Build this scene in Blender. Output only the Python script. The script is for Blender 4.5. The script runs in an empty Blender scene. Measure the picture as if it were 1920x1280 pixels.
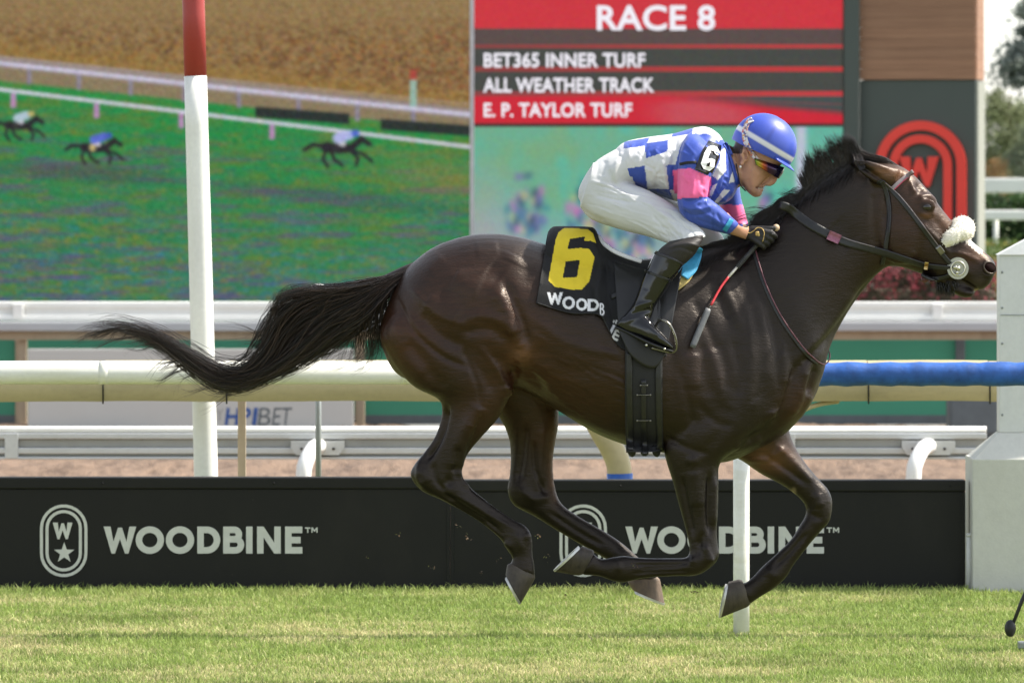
import bpy, bmesh, math, random
import numpy as np
from mathutils import Vector, Matrix
from mathutils.bvhtree import BVHTree
from mathutils.geometry import tessellate_polygon

# ------------------------------------------------------------------ camera, sky, sun, exposure
SC = bpy.context.scene
COL = SC.collection
CAM_Z, CAM_D, FPX, HOR = 1.92, 20.0, 9800.0, 350.0      # eye height, metres to the horse, focal length in photo pixels, horizon row
cam_data = bpy.data.cameras.new('camera')
cam = bpy.data.objects.new('camera', cam_data)
COL.objects.link(cam)
cam.location = (0.0, -CAM_D, CAM_Z)
cam.rotation_euler = (math.radians(90), 0, 0)
cam_data.sensor_width = 36.0
cam_data.lens = 36.0 * FPX / 1920.0
cam_data.shift_y = -(640.0 - HOR) / 1920.0
cam_data.clip_end = 3000
cam_data.dof.use_dof = True
cam_data.dof.focus_distance = 19.85
cam_data.dof.aperture_fstop = 8.0
SC.camera = cam

SUN_DIR = Vector((0.62, 0.13, 0.77)).normalized()         # towards the sun: high and to the right, ahead of the horse
elev = math.asin(SUN_DIR.z)
azim = math.atan2(SUN_DIR.x, SUN_DIR.y)
world = bpy.data.worlds.new('World')
SC.world = world
world.use_nodes = True
wn = world.node_tree
wn.nodes.clear()
sky = wn.nodes.new('ShaderNodeTexSky')
sky.sky_type = 'NISHITA'
sky.sun_disc = False
sky.sun_elevation = elev
sky.sun_rotation = azim
sky.air_density = 1.0
sky.dust_density = 1.0
sky.ozone_density = 1.0
bg = wn.nodes.new('ShaderNodeBackground')
bg.inputs['Strength'].default_value = 0.15
wo = wn.nodes.new('ShaderNodeOutputWorld')
hz = wn.nodes.new('ShaderNodeHueSaturation')              # hazy summer air: a paler sky all round
hz.inputs['Saturation'].default_value = 0.40
wn.links.new(sky.outputs[0], hz.inputs['Color'])
wn.links.new(hz.outputs[0], bg.inputs[0])
wn.links.new(bg.outputs[0], wo.inputs[0])
sun_data = bpy.data.lights.new('sun', 'SUN')
sun_data.energy = 4.4
sun_data.angle = math.radians(1.5)
sun_data.color = (1.0, 0.935, 0.83)
sun = bpy.data.objects.new('sun', sun_data)
COL.objects.link(sun)
sun.rotation_euler = (-SUN_DIR).to_track_quat('-Z', 'Y').to_euler()
SC.view_settings.view_transform = 'Standard'
SC.view_settings.look = 'None'
SC.view_settings.exposure = 0.95
SC.view_settings.gamma = 1.0
SC.view_settings.use_curve_mapping = False
SC.cycles.use_denoising = True
SC.cycles.max_bounces = 5
SC.cycles.diffuse_bounces = 3
SC.cycles.glossy_bounces = 3
SC.cycles.volume_bounces = 0
SC.cycles.use_adaptive_sampling = True
SC.cycles.adaptive_threshold = 0.02
SC.cycles.transparent_max_bounces = 6

RNG = np.random.default_rng(7)

# ------------------------------------------------------------------ helpers
def P(px, py, y=0.0):
    """photo pixel -> world point at depth y (y = 0 is the horse's plane)"""
    d = CAM_D + y
    return np.array([(px - 960.0) * d / FPX, y, CAM_Z - (py - HOR) * d / FPX])

def S(n, y=0.0):
    return n * (CAM_D + y) / FPX

def catmull(A, n):
    """resample rows of A with a centripetal-ish Catmull-Rom, n samples per span"""
    A = np.asarray(A, float)
    if len(A) < 3:
        t = np.linspace(0, 1, n + 1)[:, None]
        return A[0] * (1 - t) + A[-1] * t
    E = np.vstack([2 * A[0] - A[1], A, 2 * A[-1] - A[-2]])
    out = []
    for i in range(len(A) - 1):
        p0, p1, p2, p3 = E[i], E[i + 1], E[i + 2], E[i + 3]
        for t in np.linspace(0, 1, n, endpoint=False):
            out.append(0.5 * ((2 * p1) + (-p0 + p2) * t + (2 * p0 - 5 * p1 + 4 * p2 - p3) * t * t + (-p0 + 3 * p1 - 3 * p2 + p3) * t ** 3))
    out.append(A[-1])
    return np.array(out)

def resample(A, step):
    A = np.asarray(A, float)
    seg = np.linalg.norm(np.diff(A, axis=0), axis=1)
    s = np.concatenate([[0], np.cumsum(seg)])
    n = max(2, int(round(s[-1] / step)) + 1)
    t = np.linspace(0, s[-1], n)
    return np.stack([np.interp(t, s, A[:, k]) for k in range(A.shape[1])], 1)

def smooth_line(pts, step, n=8):
    return resample(catmull(pts, n), step)

class MB:
    """mesh builder: collects vertices and faces"""
    def __init__(self):
        self.v, self.f = [], []
        self.n = 0
    def add(self, v, f):
        v = np.asarray(v, float).reshape(-1, 3)
        self.v.append(v)
        o = self.n
        self.f.extend([tuple(int(i) + o for i in q) for q in f])
        self.n += len(v)
        return self
    def box(self, c, s, rz=0.0, ry=0.0):
        hx, hy, hz = s[0] / 2, s[1] / 2, s[2] / 2
        v = np.array([[-hx, -hy, -hz], [hx, -hy, -hz], [hx, hy, -hz], [-hx, hy, -hz], [-hx, -hy, hz], [hx, -hy, hz], [hx, hy, hz], [-hx, hy, hz]])
        M = np.array((Matrix.Rotation(rz, 3, 'Z') @ Matrix.Rotation(ry, 3, 'Y')))
        v = v @ M.T + np.array(c)
        return self.add(v, [(0, 3, 2, 1), (4, 5, 6, 7), (0, 1, 5, 4), (1, 2, 6, 5), (2, 3, 7, 6), (3, 0, 4, 7)])
    def bevbox(self, c, s, b=0.01):
        """box with chamfered edges"""
        hx, hy, hz = s[0] / 2, s[1] / 2, s[2] / 2
        b = min(b, hx * .8, hy * .8, hz * .8)
        bm = bmesh.new()
        bmesh.ops.create_cube(bm, size=1.0)
        for v in bm.verts:
            v.co = Vector((v.co.x * s[0], v.co.y * s[1], v.co.z * s[2]))
        bmesh.ops.bevel(bm, geom=list(bm.edges), offset=b, segments=2, affect='EDGES', profile=0.6)
        bm.verts.index_update()
        v = np.array([list(q.co) for q in bm.verts]) + np.array(c)
        f = [tuple(q.index for q in fc.verts) for fc in bm.faces]
        bm.free()
        return self.add(v, f)
    def tube(self, pts, r, seg=8, cap=True, flat=None):
        pts = np.asarray(pts, float)
        n = len(pts)
        r = np.broadcast_to(np.asarray(r, float), (n,))
        t = np.gradient(pts, axis=0)
        t /= np.linalg.norm(t, axis=1)[:, None] + 1e-12
        up = np.array([0, 1.0, 0]) if abs(t[0][1]) < 0.9 else np.array([1.0, 0, 0])
        V = []
        a = np.linspace(0, 2 * math.pi, seg, endpoint=False)
        for i in range(n):
            u = up - t[i] * np.dot(up, t[i])
            u /= np.linalg.norm(u) + 1e-12
            w = np.cross(t[i], u)
            up = u
            fl = 1.0 if flat is None else flat
            V.append(pts[i] + r[i] * (np.cos(a)[:, None] * u * fl + np.sin(a)[:, None] * w))
        V = np.concatenate(V)
        F = []
        for i in range(n - 1):
            for k in range(seg):
                k2 = (k + 1) % seg
                F.append((i * seg + k, i * seg + k2, (i + 1) * seg + k2, (i + 1) * seg + k))
        if cap:
            F.append(tuple(range(seg - 1, -1, -1)))
            F.append(tuple((n - 1) * seg + k for k in range(seg)))
        return self.add(V, F)
    def sphere(self, c, r, seg=12, rings=8):
        V, F = [], []
        r = np.broadcast_to(np.asarray(r, float), (3,))
        for i in range(rings + 1):
            th = math.pi * i / rings
            for k in range(seg):
                ph = 2 * math.pi * k / seg
                V.append((c[0] + r[0] * math.sin(th) * math.cos(ph), c[1] + r[1] * math.sin(th) * math.sin(ph), c[2] + r[2] * math.cos(th)))
        for i in range(rings):
            for k in range(seg):
                k2 = (k + 1) % seg
                F.append((i * seg + k, (i + 1) * seg + k, (i + 1) * seg + k2, i * seg + k2))
        return self.add(V, F)
    def prism(self, poly, y0, y1):
        """extrude a world XZ polygon between depths y0 (near) and y1"""
        n = len(poly)
        V = [(p[0], y0, p[1]) for p in poly] + [(p[0], y1, p[1]) for p in poly]
        tri = tessellate_polygon([[Vector((p[0], p[1], 0)) for p in poly]])
        F = [tuple(t) for t in tri] + [tuple(n + i for i in t[::-1]) for t in tri]
        F += [(i, (i + 1) % n, n + (i + 1) % n, n + i) for i in range(n)]
        return self.add(V, F)
    def loft(self, rings, cap=True):
        rings = np.asarray(rings, float)
        n, m = rings.shape[:2]
        F = []
        for i in range(n - 1):
            for k in range(m):
                k2 = (k + 1) % m
                F.append((i * m + k, i * m + k2, (i + 1) * m + k2, (i + 1) * m + k))
        V = rings.reshape(-1, 3)
        if cap:
            c0, c1 = rings[0].mean(0), rings[-1].mean(0)
            V = np.vstack([V, c0, c1])
            F += [(k2 % m, (k2 - 1) % m, n * m) for k2 in range(1, m + 1)]
            F += [((n - 1) * m + k, (n - 1) * m + (k + 1) % m, n * m + 1) for k in range(m)]
        return self.add(V, F)
    def verts(self):
        return np.concatenate(self.v) if self.v else np.zeros((0, 3))
    def build(self, name, mat, parent=None, smooth=True, recalc=True, colors=None):
        V = self.verts()
        me = bpy.data.meshes.new(name)
        me.from_pydata(V.tolist(), [], self.f)
        if recalc:
            bm = bmesh.new()
            bm.from_mesh(me)
            bmesh.ops.recalc_face_normals(bm, faces=list(bm.faces))
            bm.to_mesh(me)
            bm.free()
        return link(name, me, mat, parent, smooth, colors)

def link(name, me, mat, parent=None, smooth=True, colors=None):
    if colors is not None:
        at = me.color_attributes.new('tint', 'FLOAT_COLOR', 'POINT')
        c = np.ones((len(me.vertices), 4), np.float32)
        c[:, :3] = colors
        at.data.foreach_set('color', c.ravel())
    if smooth:
        me.polygons.foreach_set('use_smooth', [True] * len(me.polygons))
    me.update()
    o = bpy.data.objects.new(name, me)
    if mat is not None:
        me.materials.append(mat)
    COL.objects.link(o)
    if parent is not None:
        o.parent = parent
        o.matrix_parent_inverse = Matrix.Translation(parent.location).inverted()
    return o

def auto_smooth(o, deg=35):
    me = o.data
    bm = bmesh.new()
    bm.from_mesh(me)
    a = math.radians(deg)
    for e in bm.edges:
        e.smooth = len(e.link_faces) == 2 and e.calc_face_angle(0) < a
    bm.to_mesh(me)
    bm.free()
    return o

def thing(name, label, cat, loc=(0, 0, 0), group=None):
    o = bpy.data.objects.new(name, None)
    o.empty_display_size = 0.1
    o.location = loc
    COL.objects.link(o)
    return tag(o, label, cat, group)

def tag(o, label=None, cat=None, group=None, kind=None):
    if label: o['label'] = label
    if cat: o['category'] = cat
    if group: o['group'] = group
    if kind: o['kind'] = kind
    return o

# ------------------------------------------------------------------ materials
class NT:
    def __init__(self, name):
        self.m = bpy.data.materials.new(name)
        self.m.use_nodes = True
        self.t = self.m.node_tree
        self.b = self.t.nodes['Principled BSDF']
        self.o = self.t.nodes['Material Output']
    def node(self, typ, **kw):
        n = self.t.nodes.new(typ)
        for k, v in kw.items():
            setattr(n, k, v)
        return n
    def link(self, a, b):
        self.t.links.new(a, b)
    def noise(self, scale, detail=4, rough=0.55, vec=None, stretch=None):
        n = self.node('ShaderNodeTexNoise')
        n.inputs['Scale'].default_value = scale
        n.inputs['Detail'].default_value = detail
        n.inputs['Roughness'].default_value = rough
        if stretch is not None:
            tc = self.node('ShaderNodeTexCoord')
            mp = self.node('ShaderNodeMapping')
            mp.inputs['Scale'].default_value = stretch[:3]
            if len(stretch) > 3:
                mp.inputs['Rotation'].default_value = stretch[3]
            self.link(tc.outputs['Object'], mp.inputs[0])
            self.link(mp.outputs[0], n.inputs['Vector'])
        else:
            tc = self.node('ShaderNodeTexCoord')
            self.link(tc.outputs['Object'], n.inputs['Vector'])
        return n.outputs['Fac']
    def ramp(self, fac, stops):
        r = self.node('ShaderNodeValToRGB')
        e = r.color_ramp.elements
        while len(e) < len(stops):
            e.new(0.5)
        for el, (p, c) in zip(e, stops):
            el.position = p
            el.color = (*c, 1) if len(c) == 3 else c
        self.link(fac, r.inputs[0])
        return r.outputs[0]
    def mix(self, fac, a, b, mode='MIX'):
        n = self.node('ShaderNodeMix', data_type='RGBA', blend_type=mode)
        if isinstance(fac, (int, float)): n.inputs[0].default_value = fac
        else: self.link(fac, n.inputs[0])
        for i, x in ((6, a), (7, b)):
            if isinstance(x, tuple): n.inputs[i].default_value = (*x, 1)
            else: self.link(x, n.inputs[i])
        return n.outputs[2]
    def attr(self, name='tint'):
        n = self.node('ShaderNodeAttribute')
        n.attribute_name = name
        return n.outputs['Color']
    def color(self, c):
        if isinstance(c, tuple): self.b.inputs['Base Color'].default_value = (*c, 1)
        else: self.link(c, self.b.inputs['Base Color'])
    def bump(self, h, strength=0.3, dist=0.01):
        n = self.node('ShaderNodeBump')
        n.inputs['Strength'].default_value = strength
        n.inputs['Distance'].default_value = dist
        self.link(h, n.inputs['Height'])
        self.link(n.outputs[0], self.b.inputs['Normal'])
    def set(self, **kw):
        for k, v in kw.items():
            self.b.inputs[k.replace('_', ' ')].default_value = v

def plain(name, c, rough=0.5, metal=0.0, var=0.12, scale=8.0, bump=0.0, bscale=60.0, spec=0.5, stretch=None, coat=0.0):
    m = NT(name)
    n = m.noise(scale, 5, 0.6, stretch=stretch)
    lo = tuple(x * (1 - var) for x in c)
    hi = tuple(min(1, x * (1 + var)) for x in c)
    m.color(m.ramp(n, [(0.3, lo), (0.7, hi)]))
    m.set(Roughness=rough, Metallic=metal)
    m.b.inputs['Specular IOR Level'].default_value = spec
    if coat: m.b.inputs['Coat Weight'].default_value = coat
    if bump:
        m.bump(m.noise(bscale, 4), bump, 0.004)
    return m.m

def dirty(name, c, dirt, rough=0.5, amt=0.5, scale=3.0, stretch=(1, 1, 0.35), metal=0.0, lo=0.45, hi=0.75, bump=0.1):
    """paint with stains and streaks of a second colour"""
    m = NT(name)
    n = m.noise(scale, 8, 0.7, stretch=stretch)
    f = m.noise(40, 3, 0.6)
    base = m.ramp(f, [(0.3, tuple(x * 0.93 for x in c)), (0.7, c)])
    fac = m.ramp(n, [(lo, (0, 0, 0)), (hi, (amt, amt, amt))])
    m.color(m.mix(fac, base, dirt))
    m.set(Roughness=rough, Metallic=metal)
    if bump: m.bump(m.noise(90, 4), bump, 0.003)
    return m.m

def tinted(name, rough=0.5, bump=0.0, bscale=200, spec=0.5, sheen=0.0, coat=0.0, var=0.15, stretch=None, vscale=30):
    """colour from the mesh's own 'tint' attribute (dyed cloth, coat colouring)"""
    m = NT(name)
    n = m.noise(vscale, 5, 0.6, stretch=stretch)
    g = m.ramp(n, [(0.25, (1 - var,) * 3), (0.75, (1, 1, 1))])
    m.color(m.mix(1.0, m.attr(), g, 'MULTIPLY'))
    m.set(Roughness=rough)
    m.b.inputs['Specular IOR Level'].default_value = spec
    if sheen:
        m.b.inputs['Sheen Weight'].default_value = sheen
    if coat:
        m.b.inputs['Coat Weight'].default_value = coat
    if bump:
        m.bump(m.noise(bscale, 4, 0.6, stretch=stretch), bump, 0.004)
    return m.m

# ------------------------------------------------------------------ organic surfaces: lofts -> one skin
def body_loft(mb, st, seg=28, n=6, power=2.2):
    """st rows: (p1x,p1y, p2x,p2y, depth_y, half_depth[, egg]) in photo pixels and metres"""
    st = [tuple(r) + (0.0,) * (7 - len(r)) for r in st]
    A = catmull(np.array(st), n)
    a = np.linspace(0, 2 * math.pi, seg, endpoint=False)
    ca, sa = np.cos(a), np.sin(a)
    e = 2.0 / power
    cc = np.sign(ca) * np.abs(ca) ** e
    ss = np.sign(sa) * np.abs(sa) ** e
    rings = []
    for r in A:
        y = r[4]
        p1, p2 = P(r[0], r[1], y), P(r[2], r[3], y)
        c, h = (p1 + p2) / 2, (p1 - p2) / 2
        w = max(r[5], 0.002) * (1 - r[6] * cc)        # egg > 0: wider towards p2
        rings.append(c + cc[:, None] * h + (ss * w)[:, None] * np.array([0, 1.0, 0]))
    mb.loft(rings)

def remesh(mb, voxel, name='skin'):
    me = bpy.data.meshes.new(name)
    me.from_pydata(mb.verts().tolist(), [], mb.f)
    bm = bmesh.new(); bm.from_mesh(me)
    bmesh.ops.recalc_face_normals(bm, faces=list(bm.faces)); bm.to_mesh(me); bm.free()
    o = bpy.data.objects.new(name, me)
    COL.objects.link(o)
    md = o.modifiers.new('r', 'REMESH')
    md.mode = 'VOXEL'
    md.voxel_size = voxel
    dg = bpy.context.evaluated_depsgraph_get()
    ev = o.evaluated_get(dg)
    m2 = bpy.data.meshes.new_from_object(ev)
    bpy.data.objects.remove(o)
    bpy.data.meshes.remove(me)
    return m2

def getv(me):
    v = np.empty(len(me.vertices) * 3, np.float32)
    me.vertices.foreach_get('co', v)
    return v.reshape(-1, 3).astype(float)

def setv(me, v):
    me.vertices.foreach_set('co', v.astype(np.float32).ravel())
    me.update()

def getn(me):
    v = np.empty(len(me.vertices) * 3, np.float32)
    me.vertex_normals.foreach_get('vector', v)
    return v.reshape(-1, 3).astype(float)

def lap_smooth(me, iters, lam=0.5, mu=-0.53, mask=None):
    e = np.empty(len(me.edges) * 2, np.int32)
    me.edges.foreach_get('vertices', e)
    e = e.reshape(-1, 2)
    n = len(me.vertices)
    deg = np.bincount(e.ravel(), minlength=n).astype(float)
    v = getv(me)
    for i in range(iters):
        for k in (lam, mu):
            if k == 0: continue
            s = np.empty_like(v)
            for c in range(3):
                s[:, c] = np.bincount(e[:, 0], v[e[:, 1], c], n) + np.bincount(e[:, 1], v[e[:, 0], c], n)
            d = s / np.maximum(deg, 1)[:, None] - v
            if mask is not None: d *= mask[:, None]
            v = v + k * d
    setv(me, v)

def px_of(v):
    """world points -> photo pixels"""
    d = v[:, 1] + CAM_D
    return np.stack([960 + v[:, 0] * FPX / d, HOR + (CAM_Z - v[:, 2]) * FPX / d], 1)

def seg_dist(q, line):
    """distance of 2-D points q to a polyline, and the parameter 0..1 along it"""
    line = np.asarray(line, float)
    best = np.full(len(q), 1e9)
    par = np.zeros(len(q))
    L = np.linalg.norm(np.diff(line, axis=0), axis=1)
    tot = L.sum() + 1e-9
    acc = 0
    for i in range(len(line) - 1):
        a, b = line[i], line[i + 1]
        ab = b - a
        t = np.clip(((q - a) @ ab) / (ab @ ab + 1e-12), 0, 1)
        d = np.linalg.norm(q - (a + t[:, None] * ab), axis=1)
        m = d < best
        best[m] = d[m]
        par[m] = (acc + t[m] * L[i]) / tot
        acc += L[i]
    return best, par

def sculpt(me, strokes, both=True, ymax=-0.0, gain=1.0, inner=False):
    """strokes: (points in photo px, radius px, height m). Each raises (or sinks) the skin along its normal; the far side mirrors the near one."""
    v, nrm = getv(me), getn(me)
    q = px_of(v)
    disp = np.zeros(len(v))
    facing = np.clip((np.abs(nrm[:, 1]) - 0.05) / 0.35, 0, 1)
    near = (v[:, 1] < ymax) & (nrm[:, 1] < 0) if not both else ((v[:, 1] * nrm[:, 1]) > 0)
    if inner: near = (v[:, 1] > 0.02) & (nrm[:, 1] < 0)
    for st in strokes:
        pts, r, h = st[:3]
        ysel = st[3] if len(st) > 3 else None
        p = np.asarray(pts, float)
        if len(p) > 2: p = catmull(p, 5)
        lo, hi = p.min(0) - 3 * r, p.max(0) + 3 * r
        m = near & (q[:, 0] > lo[0]) & (q[:, 0] < hi[0]) & (q[:, 1] > lo[1]) & (q[:, 1] < hi[1])
        if ysel is not None:
            m &= (v[:, 1] < ysel[1]) & (v[:, 1] > ysel[0])
        idx = np.nonzero(m)[0]
        if len(idx) == 0: continue
        d, t = seg_dist(q[idx], p) if len(p) > 1 else (np.linalg.norm(q[idx] - p[0], axis=1), np.full(len(idx), .5))
        taper = np.clip(np.minimum(t, 1 - t) * 6 + 0.35, 0, 1) if len(p) > 1 else 1.0
        disp[idx] += gain * h * np.exp(-(d / r) ** 2) * taper
    setv(me, v + nrm * (disp * facing)[:, None])

def inpoly(q, poly):
    poly = np.asarray(poly, float)
    x, y = q[:, 0], q[:, 1]
    ins = np.zeros(len(q), bool)
    j = len(poly) - 1
    for i in range(len(poly)):
        xi, yi = poly[i]; xj, yj = poly[j]
        c = ((yi > y) != (yj > y)) & (x < (xj - xi) * (y - yi) / (yj - yi + 1e-12) + xi)
        ins ^= c
        j = i
    return ins

def bvh_of(*objs):
    V, F = [], []
    for o in objs:
        me = o.data
        b = len(V)
        V.extend([v.co.copy() for v in me.vertices])
        F.extend([[b + i for i in p.vertices] for p in me.polygons])
    return BVHTree.FromPolygons(V, F)

CAMV = Vector((0, -CAM_D, CAM_Z))
def ray(bvh, px, py, fallback=None):
    """where the line of sight to a photo pixel meets a surface"""
    t = Vector(P(px, py, 0.0))
    d = (t - CAMV).normalized()
    loc, nor, i, dist = bvh.ray_cast(CAMV, d)
    if loc is None:
        if fallback is None: return None
        return np.array(P(px, py, fallback)), np.array([0, -1.0, 0])
    nor = np.array(nor)
    if nor[1] > 0: nor = -nor
    return np.array(loc), nor

def strap(mb, bvh, pts, width, thick=0.004, step=6, fallback=-0.1, lift=0.0015, smooth=3):
    """flat strap lying on a surface; pts in photo pixels, width in pixels (scalar or per-point)"""
    w = np.broadcast_to(np.asarray(width, float), (len(pts),))
    A = np.column_stack([np.asarray(pts, float), w])
    A = resample(catmull(A, 8), step) if len(A) > 2 else resample(A, step)
    t = np.gradient(A[:, :2], axis=0)
    t /= np.linalg.norm(t, axis=1)[:, None] + 1e-9
    nrm2 = np.stack([-t[:, 1], t[:, 0]], 1)
    across = (-0.5, -0.25, 0.0, 0.25, 0.5)
    G = np.zeros((len(A), 5, 3)); N = np.zeros((len(A), 5, 3))
    for i in range(len(A)):
        for k, s in enumerate(across):
            q = A[i, :2] + nrm2[i] * A[i, 2] * s
            loc, n = ray(bvh, q[0], q[1], fallback)
            G[i, k], N[i, k] = loc, n
    for _ in range(smooth):
        y = G[:, :, 1].copy()
        G[1:-1, :, 1] = np.minimum(y[1:-1], (y[:-2] + 2 * y[1:-1] + y[2:]) / 4)
    O = G + np.array([0, -1.0, 0]) * (thick + lift)
    I = G + np.array([0, 1.0, 0]) * 0.002
    rings = []
    for i in range(len(A)):
        r = list(O[i]) + list(I[i][::-1])
        rings.append(r)
    mb.loft(np.array(rings))
    return A

M = {}
M['coat'] = None
M['white_paint'] = dirty('white_paint', (0.84, 0.84, 0.81), (0.55, 0.53, 0.46), 0.45, 0.35, 2.5)
M['red_paint'] = dirty('red_paint', (0.36, 0.035, 0.03), (0.22, 0.05, 0.04), 0.45, 0.5, 3)
M['cream_plastic'] = dirty('cream_plastic', (0.47, 0.39, 0.20), (0.26, 0.22, 0.11), 0.45, 0.6, 2.2, (0.6, 1, 2.0))
M['white_tube'] = dirty('white_tube', (0.82, 0.82, 0.77), (0.46, 0.44, 0.22), 0.35, 0.55, 2.0, (0.5, 1, 3.0))
M['blue_pad'] = plain('blue_vinyl', (0.018, 0.095, 0.36), 0.5, 0, 0.35, 14, 0.5, 45)
def _board():
    m = NT('board_black')
    n = m.noise(2.0, 8, .7, stretch=(1, 1, .5))
    sp = m.noise(55, 3, .7)
    sc = m.noise(9, 6, .75, stretch=(.35, 1, 2.2))
    base = m.mix(m.ramp(n, [(.5, (0, 0, 0)), (.85, (.3, .3, .3))]), (0.0065, 0.0065, 0.0055), (.035, .032, .024))
    base = m.mix(m.ramp(sc, [(.68, (0, 0, 0)), (.76, (.35, .35, .35))]), base, (.05, .048, .04))
    base = m.mix(m.ramp(sp, [(.735, (0, 0, 0)), (.76, (.7, .7, .7))]), base, (.12, .12, .085))
    m.color(base)
    m.set(Roughness=.55)
    m.b.inputs['Specular IOR Level'].default_value = .3
    m.bump(m.noise(3, 3), .15, .01)
    return m.m
M['board_black'] = _board()
M['board_grey'] = plain('board_letter', (0.55, 0.56, 0.51), 0.6, 0, 0.06, 20)
M['concrete'] = dirty('concrete', (0.58, 0.58, 0.52), (0.40, 0.40, 0.34), 0.85, 0.45, 2.0, (1, 1, 0.6), bump=0.35)
M['pillar_metal'] = dirty('pillar_metal', (0.66, 0.67, 0.65), (0.45, 0.46, 0.44), 0.5, 0.4, 1.5)
M['alu'] = dirty('aluminium', (0.62, 0.63, 0.63), (0.38, 0.38, 0.36), 0.42, 0.5, 2.0, (0.4, 1, 1.5), metal=0.45)
M['alu_dark'] = plain('aluminium_dull', (0.33, 0.33, 0.31), 0.55, 0.3, 0.12, 3)
M['far_rail'] = plain('far_rail_paint', (0.78, 0.78, 0.74), 0.5, 0, 0.05, 2)
M['far_rail_shaded'] = plain('far_rail_shaded', (0.42, 0.43, 0.44), 0.5, 0, 0.05, 2)  # white rail's front face, with its shade put into the colour
M['green_wall'] = plain('green_panel', (0.045, 0.27, 0.17), 0.6, 0, 0.08, 0.6)
M['sign_grey'] = plain('sign_panel', (0.50, 0.50, 0.47), 0.6, 0, 0.04, 0.8)
M['sign_blue'] = plain('sign_blue', (0.03, 0.09, 0.30), 0.6)
M['sign_dark'] = plain('sign_dark', (0.10, 0.12, 0.13), 0.6)
M['tan_wood'] = dirty('tan_wood', (0.42, 0.34, 0.24), (0.24, 0.18, 0.12), 0.8, 0.6, 6, (1, 1, .15))
M['grey_metal'] = plain('grey_metal', (0.26, 0.28, 0.27), 0.45, 0.5, 0.1, 10)
M['black_rubber'] = plain('black_rubber', (0.012, 0.012, 0.012), 0.5, 0, 0.2, 20)
M['tower_grey'] = plain('tower_grey', (0.060, 0.072, 0.066), 0.6, 0, 0.06, 0.5)
M['tower_side_lit'] = plain('tower_side_lit', (0.27, 0.27, 0.235), 0.6, 0, 0.06, 0.5)  # lighter than the front: sunlight on the flank put into the colour
M['tower_red'] = plain('tower_red', (0.80, 0.045, 0.03), 0.5, 0, 0.05, 2)
def _wood():
    m = NT('wood_cladding')
    n = m.noise(2.0, 6, .6, stretch=(0.5, 1, 9))
    oi = m.node('ShaderNodeObjectInfo')
    r = m.ramp(n, [(0.3, (0.24, 0.115, 0.065)), (0.7, (0.33, 0.17, 0.10))])
    k = m.ramp(oi.outputs['Random'], [(0, (0.93, 0.93, 0.93)), (1, (1.04, 1.03, 1.02))])
    m.color(m.mix(1.0, r, k, 'MULTIPLY'))
    m.set(Roughness=0.6)
    return m.m
M['wood'] = _wood()
def _emit(name, strength=1.0):
    m = NT(name)
    a = m.attr()
    m.color((0.004, 0.004, 0.004))
    m.b.inputs['Specular IOR Level'].default_value = 0.05
    m.link(a, m.b.inputs['Emission Color'])
    m.b.inputs['Emission Strength'].default_value = strength
    m.set(Roughness=0.7)
    return m.m
M['screen'] = _emit('led_screen', 0.49)
def _emit_flat(name, c, strength):
    m = NT(name)
    m.color((0.02, 0.02, 0.02))
    m.b.inputs['Emission Color'].default_value = (*c, 1)
    m.b.inputs['Emission Strength'].default_value = strength
    return m.m
M['screen_text'] = _emit_flat('led_white_text', (0.86, 0.83, 0.90), 0.52)
def _turf():
    m = NT('turf_soil')
    a = m.noise(2.2, 6, .6, stretch=(0.7, 1.6, 1))
    b = m.noise(60, 4, .6)
    c1 = m.ramp(a, [(0.35, (0.12, 0.16, 0.04)), (0.62, (0.23, 0.23, 0.09))])
    c2 = m.ramp(b, [(0.3, (0.6, 0.6, 0.55)), (0.7, (1, 1, 1))])
    m.color(m.mix(1.0, c1, c2, 'MULTIPLY'))
    m.set(Roughness=0.95)
    m.bump(b, 0.6, 0.02)
    return m.m
M['turf'] = _turf()
def _dirt():
    m = NT('dirt_track')
    a = m.noise(1.2, 6, .65, stretch=(0.5, 0.25, 1))
    b = m.noise(7.0, 5, .7, stretch=(1, 0.22, 1))
    c = m.ramp(a, [(0.3, (0.15, 0.098, 0.064)), (0.7, (0.21, 0.142, 0.096))])
    k = m.ramp(b, [(0.36, (0.50, 0.46, 0.43)), (0.52, (1, 1, 1)), (0.75, (1.15, 1.12, 1.1))])
    m.color(m.mix(1.0, c, k, 'MULTIPLY'))
    m.set(Roughness=0.95)
    m.bump(b, 1.0, 0.06)
    return m.m
M['dirt'] = _dirt()
def _blade():
    m = NT('grass_blade')
    m.color(m.attr())
    m.set(Roughness=0.6)
    m.b.inputs['Specular IOR Level'].default_value = 0.3
    tr = m.node('ShaderNodeBsdfTranslucent')
    m.link(m.attr(), tr.inputs[0])
    mx = m.node('ShaderNodeMixShader')
    mx.inputs[0].default_value = 0.4
    m.link(m.b.outputs[0], mx.inputs[1]); m.link(tr.outputs[0], mx.inputs[2])
    m.link(mx.outputs[0], m.o.inputs[0])
    return m.m
M['blade'] = _blade()
M['leaf'] = _blade(); M['leaf'].name = 'leaf'
M['bark'] = plain('bark', (0.10, 0.075, 0.05), 0.9, 0, 0.3, 3)
M['flowers'] = M['leaf']
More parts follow.
